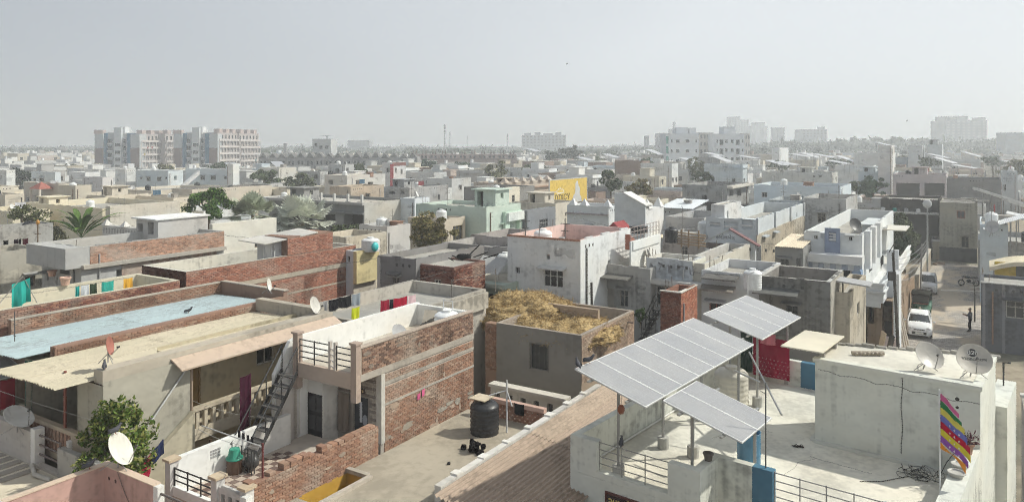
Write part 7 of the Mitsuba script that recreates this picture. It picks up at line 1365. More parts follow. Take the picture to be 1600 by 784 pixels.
def motorbike(label, x, y, yaw, col=(.02, .02, .02)):
    k = thing('motorbike', label, 'motorbike')
    for yy in (-.65, .62):
        m = MB((.015, .015, .015)); m.lathe([(.2, -.05), (.29, -.05), (.3, 0), (.29, .05), (.2, .05), (.2, -.05)], (0, yy, .3), 18, axis=(1, 0, 0)); w_ = part(k, 'wheel', tf(m, x, y, 0, yaw), 'm_paint')
        m = MB((.3, .3, .3)); [m.obox((0, yy, .3), (0, yy + .2 * math.cos(t), .3 + .2 * math.sin(t)), .02, .02) for t in np.arange(5) * 1.2566]; m.tube([(-.06, yy, .3), (.06, yy, .3)], .04, 8); part(w_, 'spoke', tf(m, x, y, 0, yaw), 'm_metal')
    m = MB(col); m.ball((0, -.15, .82), .2, 10, (.7, 1.3, .65)); part(k, 'fuel_tank', tf(m, x, y, 0, yaw), 'm_gloss')
    m = MB((.02, .02, .02)); m.ball((0, .42, .80), .2, 10, (.7, 2.0, .32)); part(k, 'saddle', tf(m, x, y, 0, yaw), 'm_cloth')
    m = MB((.07, .07, .07)); m.ball((0, -.02, .45), .2, 9, (.8, 1.1, .9)); m.tube([(.12, -.1, .35), (.14, .3, .28), (.14, .8, .32)], .04, 7); part(k, 'engine', tf(m, x, y, 0, yaw), 'm_metal')
    m = MB((.12, .12, .12)); m.tube([(0, -.65, .3), (0, -.42, .95), (0, -.4, 1.02)], .03, 6); m.tube([(-.34, -.3, 1.05), (-.15, -.42, 1.03), (.15, -.42, 1.03), (.34, -.3, 1.05)], .018, 6); m.ball((0, -.55, .88), .1, 8); m.tube([(0, .62, .3), (0, .3, .7), (0, -.35, .85)], .03, 6); part(k, 'frame', tf(m, x, y, 0, yaw), 'm_paint')
    return k
b_ = G.z(1512, 446, 0); motorbike('black motorbike parked on the right side of the lane', b_[0] + .1, b_[1], -1.25)
b_ = G.z(1374, 545, 0); motorbike('dark motorbike half hidden in the doorway below the modern white house', b_[0] - .6, b_[1] + 2.6, .5, (.04, .04, .05))

def figure(label, x, y, yaw, shirt, trousers, skin_=(.22, .12, .08), H_=1.66, hair=(.01, .01, .01)):
    """Standing person, weight on one leg, both arms raised forward over something being worked on."""
    k = thing('person', label, 'person'); s = H_ / 1.72
    def bones(lst):
        man = manifold3d.Manifold()
        for (a, ra), (b, rb) in lst:
            p = lambda q, r_: np.array(trimesh.creation.icosphere(2, r_).vertices) + np.array(q)
            man = man + manifold3d.Manifold.hull_points(np.vstack([p(a, ra), p(b, rb)]))
        mm = man.refine_to_length(.05).to_mesh(); t = trimesh.Trimesh(mm.vert_properties[:, :3], mm.tri_verts); trimesh.smoothing.filter_taubin(t, iterations=6); return t
    J = dict(hip=(0, 0, .92), wa=(0, -.01, 1.08), ch=(0, 0, 1.30), nk=(0, .01, 1.46), hd=(0, -.03, 1.60))
    body = [((J['hip'], .14), (J['wa'], .125)), ((J['wa'], .125), (J['ch'], .145)), ((J['ch'], .13), (J['nk'], .06)), ((J['nk'], .055), (J['hd'], .06))]
    for sg in (-1, 1): body += [(((0, 0, 1.34), .11), ((sg * .17, 0, 1.38), .065))]
    L = []
    for sg, fx in ((-1, .03), (1, -.08)):
        L += [(((sg * .09, 0, .90), .10), ((sg * .11, fx - .03, .49), .068)), (((sg * .11, fx - .03, .49), .066), ((sg * .12, fx + .02, .09), .042)), (((sg * .12, fx + .02, .06), .045), ((sg * .14, fx - .15, .035), .032))]
        body += [(((sg * .18, 0, 1.38), .06), ((sg * .24, -.12, 1.13), .046)), (((sg * .24, -.12, 1.13), .044), ((sg * .16, -.34, 1.20), .033)), (((sg * .16, -.34, 1.20), .03), ((sg * .14, -.43, 1.23), .034))]
        for q in range(4): body += [(((sg * .14 - .025 + q * .017, -.43, 1.235), .011), ((sg * .14 - .025 + q * .017, -.50 - .01 * (q in (1, 2)), 1.21), .009))]
        body += [(((sg * .115, -.40, 1.24), .012), ((sg * .09, -.45, 1.255), .010))]
    t = bones(body + L); v = np.array(t.vertices); fc = t.faces; cz = v[fc].mean(1)
    col = np.tile(np.array(packc(shirt)), (len(fc), 1)); col[cz[:, 2] < .95] = packc(trousers); col[(cz[:, 2] > 1.455)] = packc(skin_); col[(cz[:, 1] < -.24)] = packc(skin_); col[cz[:, 2] < .075] = packc((.03, .02, .02))
    nrm = t.vertex_normals
    m = MB(); m.add(v[fc].reshape(-1, 3) * s, np.arange(len(fc) * 3).reshape(-1, 3), uv=np.repeat(col, 3, 0)); part(k, 'body', tf(m, x, y, 0, yaw), 'm_cloth', smooth=False)
    m = MB(skin_); m.ball((0, -.03, 1.61), .1, 12, (.78, .92, 1.15)); m.ball((0, -.13, 1.60), .02, 6, (.8, 1, 1.3)); [m.ball((sg * .08, -.03, 1.60), .028, 6, (.4, .8, 1.2)) for sg in (-1, 1)]
    for sg in (-1, 1): m.ball((sg * .032, -.118, 1.625), .011, 6, col=(.03, .02, .02))
    m.ball((0, -.116, 1.555), .02, 6, (1.2, .4, .4), col=(.2, .07, .06)); m.v = [q * s for q in m.v]; hk = part(k, 'head', tf(m, x, y, 0, yaw), 'm_cloth')
    m = MB(hair); m.ball((0, .0, 1.65), .1, 12, (.86, .95, .95)); m.v = [q * s for q in m.v]; part(hk, 'hair', tf(m, x, y, 0, yaw), 'm_cloth')
    return k
p_ = G.z(1516, 517, 0); figure('man in a dark shirt and black trousers standing at the right side of the lane', p_[0], p_[1], -1.4 + math.pi * 0, (.10, .11, .13), (.02, .02, .025))
# parked bicycle and clutter beside him
k = thing('bicycle', 'old bicycle leaning on the wall beside the standing man', 'bicycle'); bx_, by_ = p_[0] + .75, p_[1] + .6
for yy in (-.52, .52): m = MB((.03, .03, .03)); t = np.linspace(0, 2 * np.pi, 19); m.tube([(0, yy + .32 * math.cos(a), .34 + .32 * math.sin(a)) for a in t], .022, 5); part(k, 'wheel', tf(m, bx_, by_, 0, .08), 'm_paint')
m = MB((.1, .1, .1)); [m.tube([a, b], .02, 5) for a, b in (((0, -.52, .34), (0, -.36, .85)), ((0, -.36, .8), (0, .15, .36)), ((0, .15, .36), (0, .05, .85)), ((0, -.36, .8), (0, .07, .78)), ((0, .15, .36), (0, .52, .34)), ((0, .52, .34), (0, .07, .78)))]; part(k, 'frame', tf(m, bx_, by_, 0, .08), 'm_paint')
m = MB((.05, .03, .02)); m.ball((0, .07, .92), .12, 8, (.6, 1, .35)); part(k, 'saddle', tf(m, bx_, by_, 0, .08), 'm_cloth'); m = MB((.3, .3, .3)); m.tube([(-.28, -.25, .98), (0, -.36, .95), (.28, -.25, .98)], .015, 5); part(k, 'handlebar', tf(m, bx_, by_, 0, .08), 'm_metal')
# poles and wires
def pole(label, px_, py0, py1, D, lean=0.0, r=.09, col=(.06, .055, .05), z0=0.0):
    x, y = G.d(px_, D); zt = G.h(py0, D); m = MB(col, .3); m.tube([(x, y, z0), (x + lean * .5, y, zt * .5), (x + lean, y, zt)], [r, r * .85, r * .7], 8)
    k = thing('utility_pole', label, 'pole'); part(k, 'shaft', m, 'm_paint'); return k, x + lean, y, zt
k, x, y, zt = pole('dark iron utility pole leaning before the modern white house', 1406, 395, 545, 42.5, -.35, .10)
m = MB((.05, .05, .05)); m.box(x - .25, x + .15, y - .15, y + .15, zt - 1.6, zt - 1.1); m.tube([(x - .2, y, zt), (x + .05, y, zt + .5), (x + .05, y, zt - 1)], .03, 5); part(k, 'junction_box', m, 'm_paint'); P1 = (x, y, zt - .4)
k, x, y, zt = pole('grey steel street light pole standing up the lane', 1449, 322, 430, 73, .0, .09, (.38, .38, .37)); P2 = (x, y, zt - 3.2)
m = MB((.55, .55, .53)); m.ball((x, y - .2, zt + .25), .42, 12, (1, .5, 1)); m.tube([(x, y, zt - .2), (x, y - .1, zt + .2)], .04, 5); part(k, 'lamp_head', m, 'm_paint')
k, x, y, zt = pole('thin grey pole carrying cables beside the silver car', 1438, 380, 480, 62, .1, .07, (.22, .21, .2)); P3 = (x, y, zt - .3)
k, x, y, zt = pole('thin dark pole at the right edge of the lane', 1523, 437, 520, 56, .0, .06, (.07, .065, .06)); P4 = (x, y, zt - .5)
m = MB((.45, .45, .44)); m.obox((x - 2.2, y, zt - 1.0), (x + 1.2, y, zt - .8), .08, .08); m.obox((x - .3, y, zt - .6), (x + .9, y, zt - .4), .06, .06); part(k, 'cross_arm', m, 'm_metal')
for i in range(5): wire(f'sagging cable along the left of the lane, {["top","second","third","fourth","lowest"][i]} of five', (P1[0], P1[1], P1[2] - .28 * i), (P2[0], P2[1], P2[2] - .32 * i), .5 + .12 * i, .018, (.30, .30, .30), name='power_cable', n=14)
for i in range(3): wire(f'cable crossing behind the silver car, {["upper","middle","lower"][i]} of three', (P3[0], P3[1], P3[2] - .3 * i), (P2[0] + .1, P2[1], P2[2] - .9 - .3 * i), .35, .016, (.28, .28, .28), name='power_cable', n=10)
# lane edge clutter
gp = thing('gate_post', 'pale square gate post with a white cap at the end of the lane', 'gate post'); x, y = G.z(1464, 405, 0); m = MB((.40, .36, .28), .7); m.box(x - .45, x + .35, y, y + .7, 0, 2.1); part(gp, 'shaft', m); m = MB((.6, .6, .58), .4); m.box(x - .55, x + .45, y - .1, y + .8, 2.102, 2.25); part(gp, 'cap', m)
rnd = random.Random(21); x, y = G.z(1455, 411, 0)
for i in range(14): m = MB((.33, .24, .18) if i % 2 else (.4, .37, .33), .5); q = rnd.uniform(.18, .42); cx, cy = x + rnd.uniform(-1.3, 1.2), y + rnd.uniform(-1.2, .8); m.obox((cx, cy, q * .3), (cx + q, cy + rnd.uniform(-.2, .2), q * .4), q * .7, q * .6); solo('rubble_block', 'broken block in the rubble heap at the foot of the gate post', 'rubble', m, 'm_piece', 'rubble at the lane end')
k = thing('compound_wall', 'low tan compound wall along the left edge of the lane', 'wall'); m = MB((.42, .36, .29), .8); a = G.z(1446, 415, 0); m.box(-4.75, -4.5, 74, 93, 0, 1.9); part(k, 'core', m); m = MB((.5, .46, .4), .5); m.box(-4.8, -4.45, 74, 93, 1.902, 2.0); part(k, 'coping', m)
k = thing('compound_wall', 'rough brown wall beside the auto rickshaw on the left of the lane', 'wall'); m = MB((.30, .22, .16), .8); m.box(-5.0, -4.75, 57, 73, 0, 2.0); part(k, 'core', m)
hs('brown ground floor shop front under the balcony of the modern white house', 1355, 1396, 1412, 470, 3.3, (.30, .23, .17), F=[(1356, 478, 1366, 505, 'open'), (1378, 470, 1394, 540, 'open')], par=.05, g=.8, depth=12, roofcol=(.5, .44, .36))
k = thing('white_pillar', 'white painted end wall with a grey notch behind the leaning pole', 'wall'); x, y = G.d(1396, 45.5); m = MB((.62, .64, .65), .3); m.box(x, x + .3, y, y + 1.6, 0, G.h(425, 46)); m.box(x - .75, x - .05, y + 4.0, y + 4.3, 0, G.h(387, 50)); m.box(x - .5, x + .2, y - .4, y - .003, 0, 1.6, col=(.5, .42, .4)); part(k, 'core', m)
for i, (px_, py_, D, h_) in enumerate(((1367, 512, 42, 1.5), (1380, 505, 42.5, 1.2))):
    x, y = G.d(px_, D); m = MB((.5, .42, .33) if i == 0 else (.06, .06, .06), .4); m.obox((x, y, .05), (x + .45, y + .2, h_ + 1.3), .7, .05); solo('plank', ['pale plank leaning in the doorway below the white balcony', 'dark plank leaning beside the pale plank below the balcony'][i], 'plank', m, 'm_piece')
for i in range(3):
    x, y = G.d(1415 + i * 2.5, 47.5 + i * .8); m = MB((.5, .45, .38), .4); m.obox((x, y, .02), (x - .55, y + .3, 3.1 - .3 * i), .1, .1); solo('bamboo_pole', ['nearest', 'middle', 'farthest'][i] + ' pale pole leaning on the wall left of the white hatchback', 'pole', m, 'm_paint')
k = thing('concrete_yard_wall', 'low concrete wall of the lane corner right of the lettered dish', 'wall'); x, y = S.R[0] @ [-1.9, 29.8, 0], S.R[1] @ [-1.9, 29.8, 0]; m = MB((.45, .44, .42), .8); m.box(x, x + 9, 33.5, 33.7, 0, 4.0); m.box(x, x + .2, 31.5, 33.499, 0, 4.0); part(k, 'core', m); m = MB((.5, .5, .48)); m.box(x - .05, x + 9, 33.44, 33.76, 4.002, 4.09); part(k, 'coping', m)
x, y = G.d(1568, 25.5); m = MB((.05, .05, .05)); m.tube([(x, y, 4.0), (x, y, G.h(566, 25.5)), (x + .2, y - .1, G.h(564, 25.5))], .035, 6); solo('iron_post', 'short black iron post rising behind the roof room corner, right edge', 'post', m, 'm_paint')
# ---------------------------------------------------------------- trees
GREEN, GREEN2, DUST, SILV = (.060, .105, .025), (.05, .08, .03), (.13, .125, .06), (.15, .17, .14)
def tree(label, px_, py_, D, r, rz, col, n=2600, z0=0.0, seed=0, leaf=.14, cols=None, name='tree', cat='tree', limbs=7, gap=.55, group=None, taper=.12):
    """Tapered trunk, forked limbs, and a crown of leaf clumps: many small leaves spread through uneven clusters with gaps."""
    rg = np.random.RandomState(seed); x, y = G.d(px_, D); zc = G.h(py_, D)
    k = thing(name, label, cat, group); zt = zc - rz * .45
    m = MB((.14, .11, .08), .3); m.tube([(x, y, z0), (x + .08 * r, y, (z0 + zt) / 2), (x, y, zt)], [.10 * r, .075 * r, .055 * r], 8); part(k, 'trunk', m, 'm_piece')
    m = MB((.13, .105, .08), .3); C = []
    nc = max(12, int(26 * gap / .55))
    for i in range(nc):
        u = rg.normal(0, 1, 3); u /= np.linalg.norm(u); q = rg.uniform(.3, 1.12) ** .7; tp = 1 - taper * u[2] * q; c = np.array([x + u[0] * r * q * .85 * tp, y + u[1] * r * q * .85 * tp, zc + u[2] * rz * q * .9]); C.append((c, rg.uniform(.13, .36) * r))
        if i < limbs: mid = np.array([x, y, zt]) * .5 + c * .5 + [0, 0, -.1 * rz]; m.tube([(x, y, zt - .1), mid, c], [.05 * r, .03 * r, .012 * r], 5)
    part(k, 'limb', m, 'm_piece', kind='stuff')
    per = n // nc; P = []; cc = []; base = np.array(col)
    for c, cr in C:
        d = rg.normal(0, 1, (per, 3)); d /= np.linalg.norm(d, axis=1, keepdims=True); P.append(c + d * cr * rg.uniform(.45, 1.05, (per, 1)) * [1, 1, rz / r * .9]); tn = rg.uniform(.75, 1.3); cc += [tn] * per
    P = np.vstack(P); N = len(P); cc = np.array(cc) * rg.uniform(.7, 1.35, N)
    a = rg.normal(0, 1, (N, 3)); a /= np.linalg.norm(a, axis=1, keepdims=True); b = np.cross(a, rg.normal(0, 1, (N, 3))); b /= np.linalg.norm(b, axis=1, keepdims=True) + 1e-9
    lf = leaf * rg.uniform(.6, 1.3, (N, 1)); V = np.stack([P - a * lf, P + b * lf * .45, P + a * lf, P - b * lf * .45], 1).reshape(-1, 3); q = np.arange(N)[:, None] * 4
    pal = [np.array(c) for c in (cols or [col])]; U = np.array([packc(pal[i % len(pal)] * cc[i]) for i in range(N)])
    m = MB(); m.add(V, np.vstack([q + [0, 1, 2], q + [0, 2, 3]]), uv=np.repeat(U, 4, 0)); part(k, 'crown', m, 'm_leaf', smooth=False)
    return k
tree('small dense bright green tree between the pink terrace and the yellow house', 184, 682, 21.4, .98, 1.3, (.10, .15, .035), 5200, 0, 3, .08, cols=[(.10, .15, .035), (.14, .18, .045), (.07, .115, .03), (.24, .25, .08)], gap=1.0, taper=.5)
tree('round dense green tree above the cream houses, left', 326, 317, 76, 2.35, 1.7, (.08, .15, .035), 5200, 0, 4, .17, cols=[(.08, .15, .035), (.11, .18, .045), (.055, .11, .03)])
tree('grey green bush at the left edge behind the cement parapet', 36, 352, 70, 2.6, 1.6, (.125, .135, .07), 3000, 0, 5, .17)
tree('small dusty bush between the left edge bush and the banana plant', 78, 366, 69, 1.6, 1.2, (.15, .15, .085), 1600, 0, 6, .15)
tree('olive brown bushy tree with thin leaves before the beige house, centre', 670, 364, 56, 2.2, 1.5, (.21, .18, .08), 5600, 0, 7, .11, cols=[(.21, .18, .08), (.16, .145, .065), (.28, .23, .11), (.11, .11, .05)])
tree('dark green tree left of the brown one, right of the billboard', 954, 283, 130, 1.9, 2.1, (.08, .105, .06), 2200, 0, 8, .24)
tree('yellow brown spreading tree behind the white merlon house', 996, 294, 118, 2.5, 1.6, (.2, .165, .08), 2600, 0, 9, .22, cols=[(.2, .165, .08), (.14, .14, .065), (.25, .19, .1)])
tree('leafy tree beside the cream stepped house, left one of two', 416, 277, 158, 3.4, 2.2, (.10, .125, .07), 2400, 0, 10, .3)
tree('leafy tree before the grey low house, right one of two', 466, 282, 150, 3.2, 1.5, (.105, .12, .075), 2000, 0, 11, .3)
tree('bluish green tree over the middle roofs, centre', 664, 259, 240, 4.6, 2.6, (.06, .085, .06), 2000, 0, 12, .45)
tree('yellow green tree in front of the bluish one, centre', 680, 269, 225, 3.2, 1.6, (.11, .12, .05), 1500, 0, 13, .4)
tree('dark leafy tree before the pale blue house, right', 1364, 290, 125, 2.9, 1.8, (.07, .10, .06), 2600, 0, 14, .24)
tree('lighter bush left of the dark leafy tree, right', 1338, 293, 127, 1.9, 1.1, (.085, .10, .05), 1300, 0, 15, .22)
tree('dusty green tree at the lane end behind the white awning', 1408, 366, 76, 2.0, 2.3, (.12, .135, .075), 3200, 0, 16, .17)
tree('dark green bush below the dusty tree at the lane', 1412, 392, 70, 1.3, 1.2, (.045, .07, .035), 1500, 0, 17, .15)
tree('grey green tree among the white houses at the far left', 32, 276, 180, 2.6, 2.4, (.08, .095, .075), 1500, 0, 18, .32)
tree('small green bush sprouting at the foot of the grey door house', 1000, 492, 40.5, .42, .35, (.06, .10, .035), 700, 3.4, 19, .07)
tree('pale shrub between the unfinished building and the pale house', 545, 359, 72, 1.8, .6, (.08, .10, .05), 900, 0, 20, .16)
tree('hazy dark tree on the far row, centre right, nearer one', 862, 247, 330, 4.5, 3.2, (.05, .06, .04), 1300, 0, 22, .5)
tree('hazy brown tree on the far row, centre right, taller one', 893, 239, 340, 6.5, 4.4, (.07, .075, .05), 1500, 0, 23, .55)
tree('green bush beside the light blue house, right of centre', 1098, 278, 140, 2.4, 1.2, (.065, .08, .045), 1300, 0, 24, .26)
def fronds(label, px_, py_, D, n, L, kind, col, seed, name, cat, z0=0.0):
    rg = np.random.RandomState(seed); x, y = G.d(px_, D); zb = G.h(py_, D); k = thing(name, label, cat)
    m = MB((.16, .13, .09), .3); m.tube([(x, y, z0), (x + .1, y, zb)], [.2, .16], 8); part(k, 'trunk', m, 'm_piece')
    for i in range(n):
        a = i * 2.4 + rg.uniform(-.3, .3); e = rg.uniform(.7, 1.45) if kind == 'banana' else rg.uniform(-.25, 1.35); l = L * rg.uniform(.75, 1.1); tn = rg.uniform(.75, 1.25); m = MB(tuple(c * tn for c in col)); dv = np.array([math.cos(a), math.sin(a), 0]); sd = np.array([-math.sin(a), math.cos(a), 0])
        if kind == 'banana':
            N = 9; t = np.linspace(0, 1, N); pts = np.array([[x, y, zb]]) + l * (np.outer(t * math.cos(e) + .25 * t * t, dv) + np.outer(t * math.sin(e) - .38 * t ** 2.6, [0, 0, 1])); w = .27 * np.sin(np.clip((t - .18) / .82, 0, 1) * np.pi) ** .6 + .03
            V = []; 
            for j in range(N): jag = rg.uniform(.8, 1.1); V += [pts[j] + sd * w[j] * jag + [0, 0, .12 * w[j]], pts[j], pts[j] - sd * w[j] * jag + [0, 0, .12 * w[j]]]
            f = []
            for j in range(N - 1):
                for q in (0, 1): p0 = j * 3 + q; f += [[p0, p0 + 1, p0 + 4], [p0, p0 + 4, p0 + 3]]
            m.add(V, f); 
        else:
            base = np.array([x, y, zb]); hub = base + l * .5 * (dv * math.cos(e) + np.array([0, 0, math.sin(e)])); m.tube([base, hub], .025, 4); ax = unit(hub - base)
            for q in np.linspace(-1.25, 1.25, 13):
                d = unit(ax * math.cos(q) + sd * math.sin(q)); tip = hub + d * l * .55 + [0, 0, -.12 * l * abs(q)]; wv = np.cross(d, unit(np.cross(ax, sd))) * .075 * l
                m.add([hub, hub + (tip - hub) * .55 + wv, tip, hub + (tip - hub) * .55 - wv], [[0, 1, 2], [0, 2, 3]])
        part(k, 'leaf', m, 'm_leaf', smooth=False)
    return k
fronds('banana plant with tall torn leaves standing among the cream houses, left', 127, 372, 70, 20, 4.6, 'banana', (.085, .14, .04), 3, 'banana_plant', 'plant')
fronds('dusty fan palm left of the silvery one, before the unfinished building', 394, 336, 79, 30, 2.7, 'fan', (.40, .43, .33), 4, 'fan_palm', 'palm')
fronds('large silvery fan palm in front of the dark open bays', 472, 347, 71, 40, 3.0, 'fan', (.58, .60, .52), 5, 'fan_palm', 'palm')
bird('white pigeon shaped finial on the awning by the modern white house', *G.d(1384, 59), 6.6, 1.0, (.6, .6, .58), s=1.4)
m = None
x, y = G.d(886, 60); bird('small dark bird gliding high in the sky, centre', x, y, G.h(101, 60), 1.0, (.03, .03, .03), True, .55)
x, y = G.d(1417, 70); bird('tiny dark bird gliding above the far trees, right', x, y, G.h(190, 70), .4, (.05, .05, .05), True, .5)
# ================================================================ FAR FIELD: landmark blocks, rows of roofs, solar roofs, woods
def far_block(label, px0, px1, py_top, D, col, depth=18, name='tower_block', cat='building', rows=0, cols=0, wcol=DARK, top=()):
    xa, ya = G.d(px0, D); xb, yb = G.d(px1, D); zt = G.h(py_top, D); u = unit(np.array([xb - xa, yb - ya, 0])); nb = np.array([-u[1], u[0], 0]); W_ = math.hypot(xb - xa, yb - ya)
    k = thing(name, label, cat); O = np.array([xa, ya, 0])
    def B(m, a0, a1, d0, d1, z0, z1, **q):
        c = [O + u * a + nb * d + np.array([0, 0, z]) for a in (a0, a1) for d in (d0, d1) for z in (z0, z1)]
        for f_ in ((0, 1, 3, 2), (4, 6, 7, 5), (0, 4, 5, 1), (2, 3, 7, 6), (0, 2, 6, 4), (1, 5, 7, 3)): m.quad(*[c[t] for t in f_], **q)
    m = MB(col, .2); B(m, 0, W_, 0, depth, 0, zt); part(k, 'wall', m)
    for (a0, a1, h) in top: m = MB(col, .2); B(m, W_ * a0, W_ * a1, 2, depth * .7, zt + .01, zt + h); part(k, 'roof_block', m)
    if rows and cols:
        for r in range(rows):
            for c in range(cols):
                m = MB(wcol, .1); zz = zt - (r + 1) * 3.1 + .6; aa = W_ * (c + .25) / cols; B(m, aa, aa + W_ * .5 / cols, -.06, -.01, zz, zz + 1.6); part(k, 'window', m, 'm_paint')
    return k, B, W_, zt
# the long apartment block on the left (ends of two wings, balconied fronts receding to the right)
k = thing('apartment_block', 'long grey and brown apartment block with blue strips and balconies, left skyline', 'apartment block')
def wing(pxs, D):
    x, y = G.d(pxs, D); return x, y
AB = (.42, .44, .45); AR = (.17, .12, .105); ABL = (.06, .14, .23)
def seg(px0, px1, D0, D1, ztop, col, zlow=None, lowcol=None, zb=0, thick=10):
    """A facade strip between two sight lines, standing at its own depth."""
    xa, ya = G.d(px0, D0); xb, yb = G.d(px1, D1); u = unit(np.array([xb - xa, yb - ya, 0])); nb = np.array([-u[1], u[0], 0]); O = np.array([xa, ya, 0]); W_ = math.hypot(xb - xa, yb - ya)
    def B(m, a0, a1, d0, d1, z0, z1, **q):
        c = [O + u * a + nb * d + np.array([0, 0, z]) for a in (a0, a1) for d in (d0, d1) for z in (z0, z1)]
        for f_ in ((0, 1, 3, 2), (4, 6, 7, 5), (0, 4, 5, 1), (2, 3, 7, 6), (0, 2, 6, 4), (1, 5, 7, 3)): m.quad(*[c[t] for t in f_], **q)
    m = MB(col, .25); B(m, 0, W_, 0, thick, zb, ztop)
    if lowcol: B(m, -.02, W_ + .02, -.08, -.01, zb, zlow, col=lowcol)
    part(k, 'wall', m)
    return B, W_
D0 = 352; zf = lambda py, D=D0: G.h(py, D)
def wingend(p, D):
    B, W_ = seg(p[0], p[1], D, D, zf(209, D), AB, zf(231, D), AR)
    for a in (.3, .55): m = MB((.46, .38, .355), .3); B(m, W_ * a - 1.6, W_ * a + 1.6, 0, 3, zf(209, D) + .01, zf(203, D)); part(k, 'roof_gable', m)
    B, W_ = seg(p[1], p[2], D + 1, D + 1, zf(208, D), ABL)
    B, W_ = seg(p[2], p[3], D + 2.5, D + 2.5, zf(207, D), AB)
    for f in range(4): m = MB((.10, .11, .12)); z = zf(217 + f * 11.2, D); B(m, W_ * .2, W_ * .8, -.1, -.01, z - 1.9, z); wk_ = part(k, 'window', m, 'm_glass'); m = MB((.5, .51, .52)); B(m, W_ * .05, W_ * .95, -1.0, -.02, z - 2.6, z - 1.95); part(k, 'balcony', m)
    B, W_ = seg(p[3], p[4], D, D, zf(199, D), (.50, .52, .53))
    for f in range(4): m = MB((.13, .14, .15)); z = zf(224 + f * 11.2, D); B(m, W_ * .15, W_ * .9, -.08, -.01, z - 1.5, z); part(k, 'window', m, 'm_glass')
    m = MB((.68, .68, .67)); B(m, W_ * .5, W_ * 1.25, 2, 6, zf(209, D), zf(198, D)); part(k, 'roof_tank_room', m)
    B, W_ = seg(p[4], p[5], D + 2.5, D + 2.5, zf(207, D), AB)
    for f in range(4): m = MB((.10, .11, .12)); z = zf(217 + f * 11.2, D); B(m, W_ * .2, W_ * .85, -.1, -.01, z - 1.9, z); part(k, 'window', m, 'm_glass'); m = MB((.5, .51, .52)); B(m, W_ * .05, W_ * .95, -1.0, -.02, z - 2.6, z - 1.95); part(k, 'balcony', m)
    B, W_ = seg(p[5], p[6], D + 1, D + 1, zf(208, D), ABL)
    B, W_ = seg(p[6], p[7], D, D, zf(209, D), AB, zf(231, D), AR)
wingend((148, 161, 166, 178, 189, 198, 204, 218), 352); wingend((271, 284, 290, 300, 311, 320, 327, 340), 350)
rf = random.Random(88)
def front(px0, px1, D0_, D1_, ptop, bays):
    B, W_ = seg(px0, px1, D0_, D1_, zf(ptop, D0_), (.40, .36, .345), thick=9)
    for f in range(5):
        z = zf(ptop + 10 + f * 10.6, D0_)
        m = MB((.56, .52, .50), .2); B(m, 0, W_, -1.2, -.01, z - .9, z); part(k, 'balcony', m)
        for b in range(bays):
            if rf.random() < .18: m = MB(rf.choice(((.5, .48, .45), (.28, .1, .1), (.12, .25, .25), (.4, .33, .15), (.55, .55, .56)))); q = W_ * (b + rf.uniform(.2, .6)) / bays; B(m, q, q + 1.0, -1.28, -1.22, z - .7, z + rf.uniform(0, .6)); part(k, 'washing', m, 'm_cloth')
            m = MB((.10, .10, .10) if rf.random() < .75 else (.3, .28, .27)); B(m, W_ * (b + .25) / bays, W_ * (b + .62) / bays, -.06, -.01, z + .1, z + 2.0); part(k, 'window', m, 'm_glass')
        for b in range(bays + 1): m = MB((.55, .51, .49), .2); a = W_ * b / bays; B(m, a - .15, a + .15, -1.21, -.9, z - 3.1, z - .902); part(k, 'pier', m)
    for b in range(bays // 2): m = MB((.46, .38, .355), .3); a = W_ * (b + .5) / (bays // 2); B(m, a - 1.3, a + 1.3, 0, 3, zf(ptop, D0_) + .01, zf(ptop - 6, D0_)); part(k, 'roof_gable', m)
front(218, 258, 354, 372, 209, 7); front(258, 271, 366, 371, 209, 2); front(340, 371, 352, 368, 207, 6); front(373, 404, 369, 384, 208, 6)
# white flats, right of centre
kk, B, W_, zt = far_block('white apartment house with green glass corners and beige roof rooms, right of centre, left half', 1041, 1092, 208, 300, (.62, .64, .66), 14, 'apartment_house', 'apartment house', 0, 0, DARK, ((.35, .7, 2.4), (.75, .95, 2.2)))
for r in range(3):
    for a, w in ((.3, .1), (.6, .1), (.15, .04), (.9, .04)): m = MB((.10, .11, .12)); z = zt - 2.6 - r * 4.0; B(m, W_ * a, W_ * (a + w), -.08, -.01, z - 1.2, z); part(kk, 'window', m, 'm_glass')
    m = MB((.04, .22, .17)); z = zt - 1.2 - r * 4; B(m, -.05, W_ * .07, -.1, -.01, z - 3.0, z); part(kk, 'green_glass', m, 'm_gloss')
kk, B, W_, zt = far_block('white apartment house with barred balconies and beige roof room, right of centre, right half', 1116, 1163, 209, 302, (.62, .64, .66), 14, 'apartment_house', 'apartment house', 0, 0, DARK, ((.38, .75, 3.0),))
for r in range(3):
    for a, w in ((.08, .04), (.18, .12), (.36, .08), (.56, .08), (.72, .12), (.92, .04)): m = MB((.12, .13, .14)); z = zt - 2.4 - r * 3.6; B(m, W_ * a, W_ * (a + w), -.08, -.01, z - (2.2 if w > .1 else 1.3), z); part(kk, 'window', m, 'm_glass')
kk, B, W_, zt = far_block('narrow beige link between the two white apartment houses', 1093, 1115, 207, 312, (.48, .46, .43), 8, 'apartment_house', 'apartment house', 4, 4, (.2, .2, .2))
kk, B, W_, zt = far_block('narrow beige balcony wing right of the white apartment houses', 1164, 1172, 208, 312, (.48, .46, .43), 8, 'apartment_house', 'apartment house', 4, 2, (.2, .2, .2))
kk, B, W_, zt = far_block('grey concrete tower house with a slanted roof panel, left of centre skyline', 488, 517, 217, 330, (.42, .43, .43), 12, 'tower_house', 'house', 0, 0)
for a, z in ((.1, 6), (.38, 3), (.7, 3), (.4, 7), (.72, 7), (.12, 2)): m = MB((.10, .10, .10)); B(m, W_ * a, W_ * a + 1.3, -.08, -.01, zt - z - 1.4, zt - z); part(kk, 'window', m, 'm_glass')
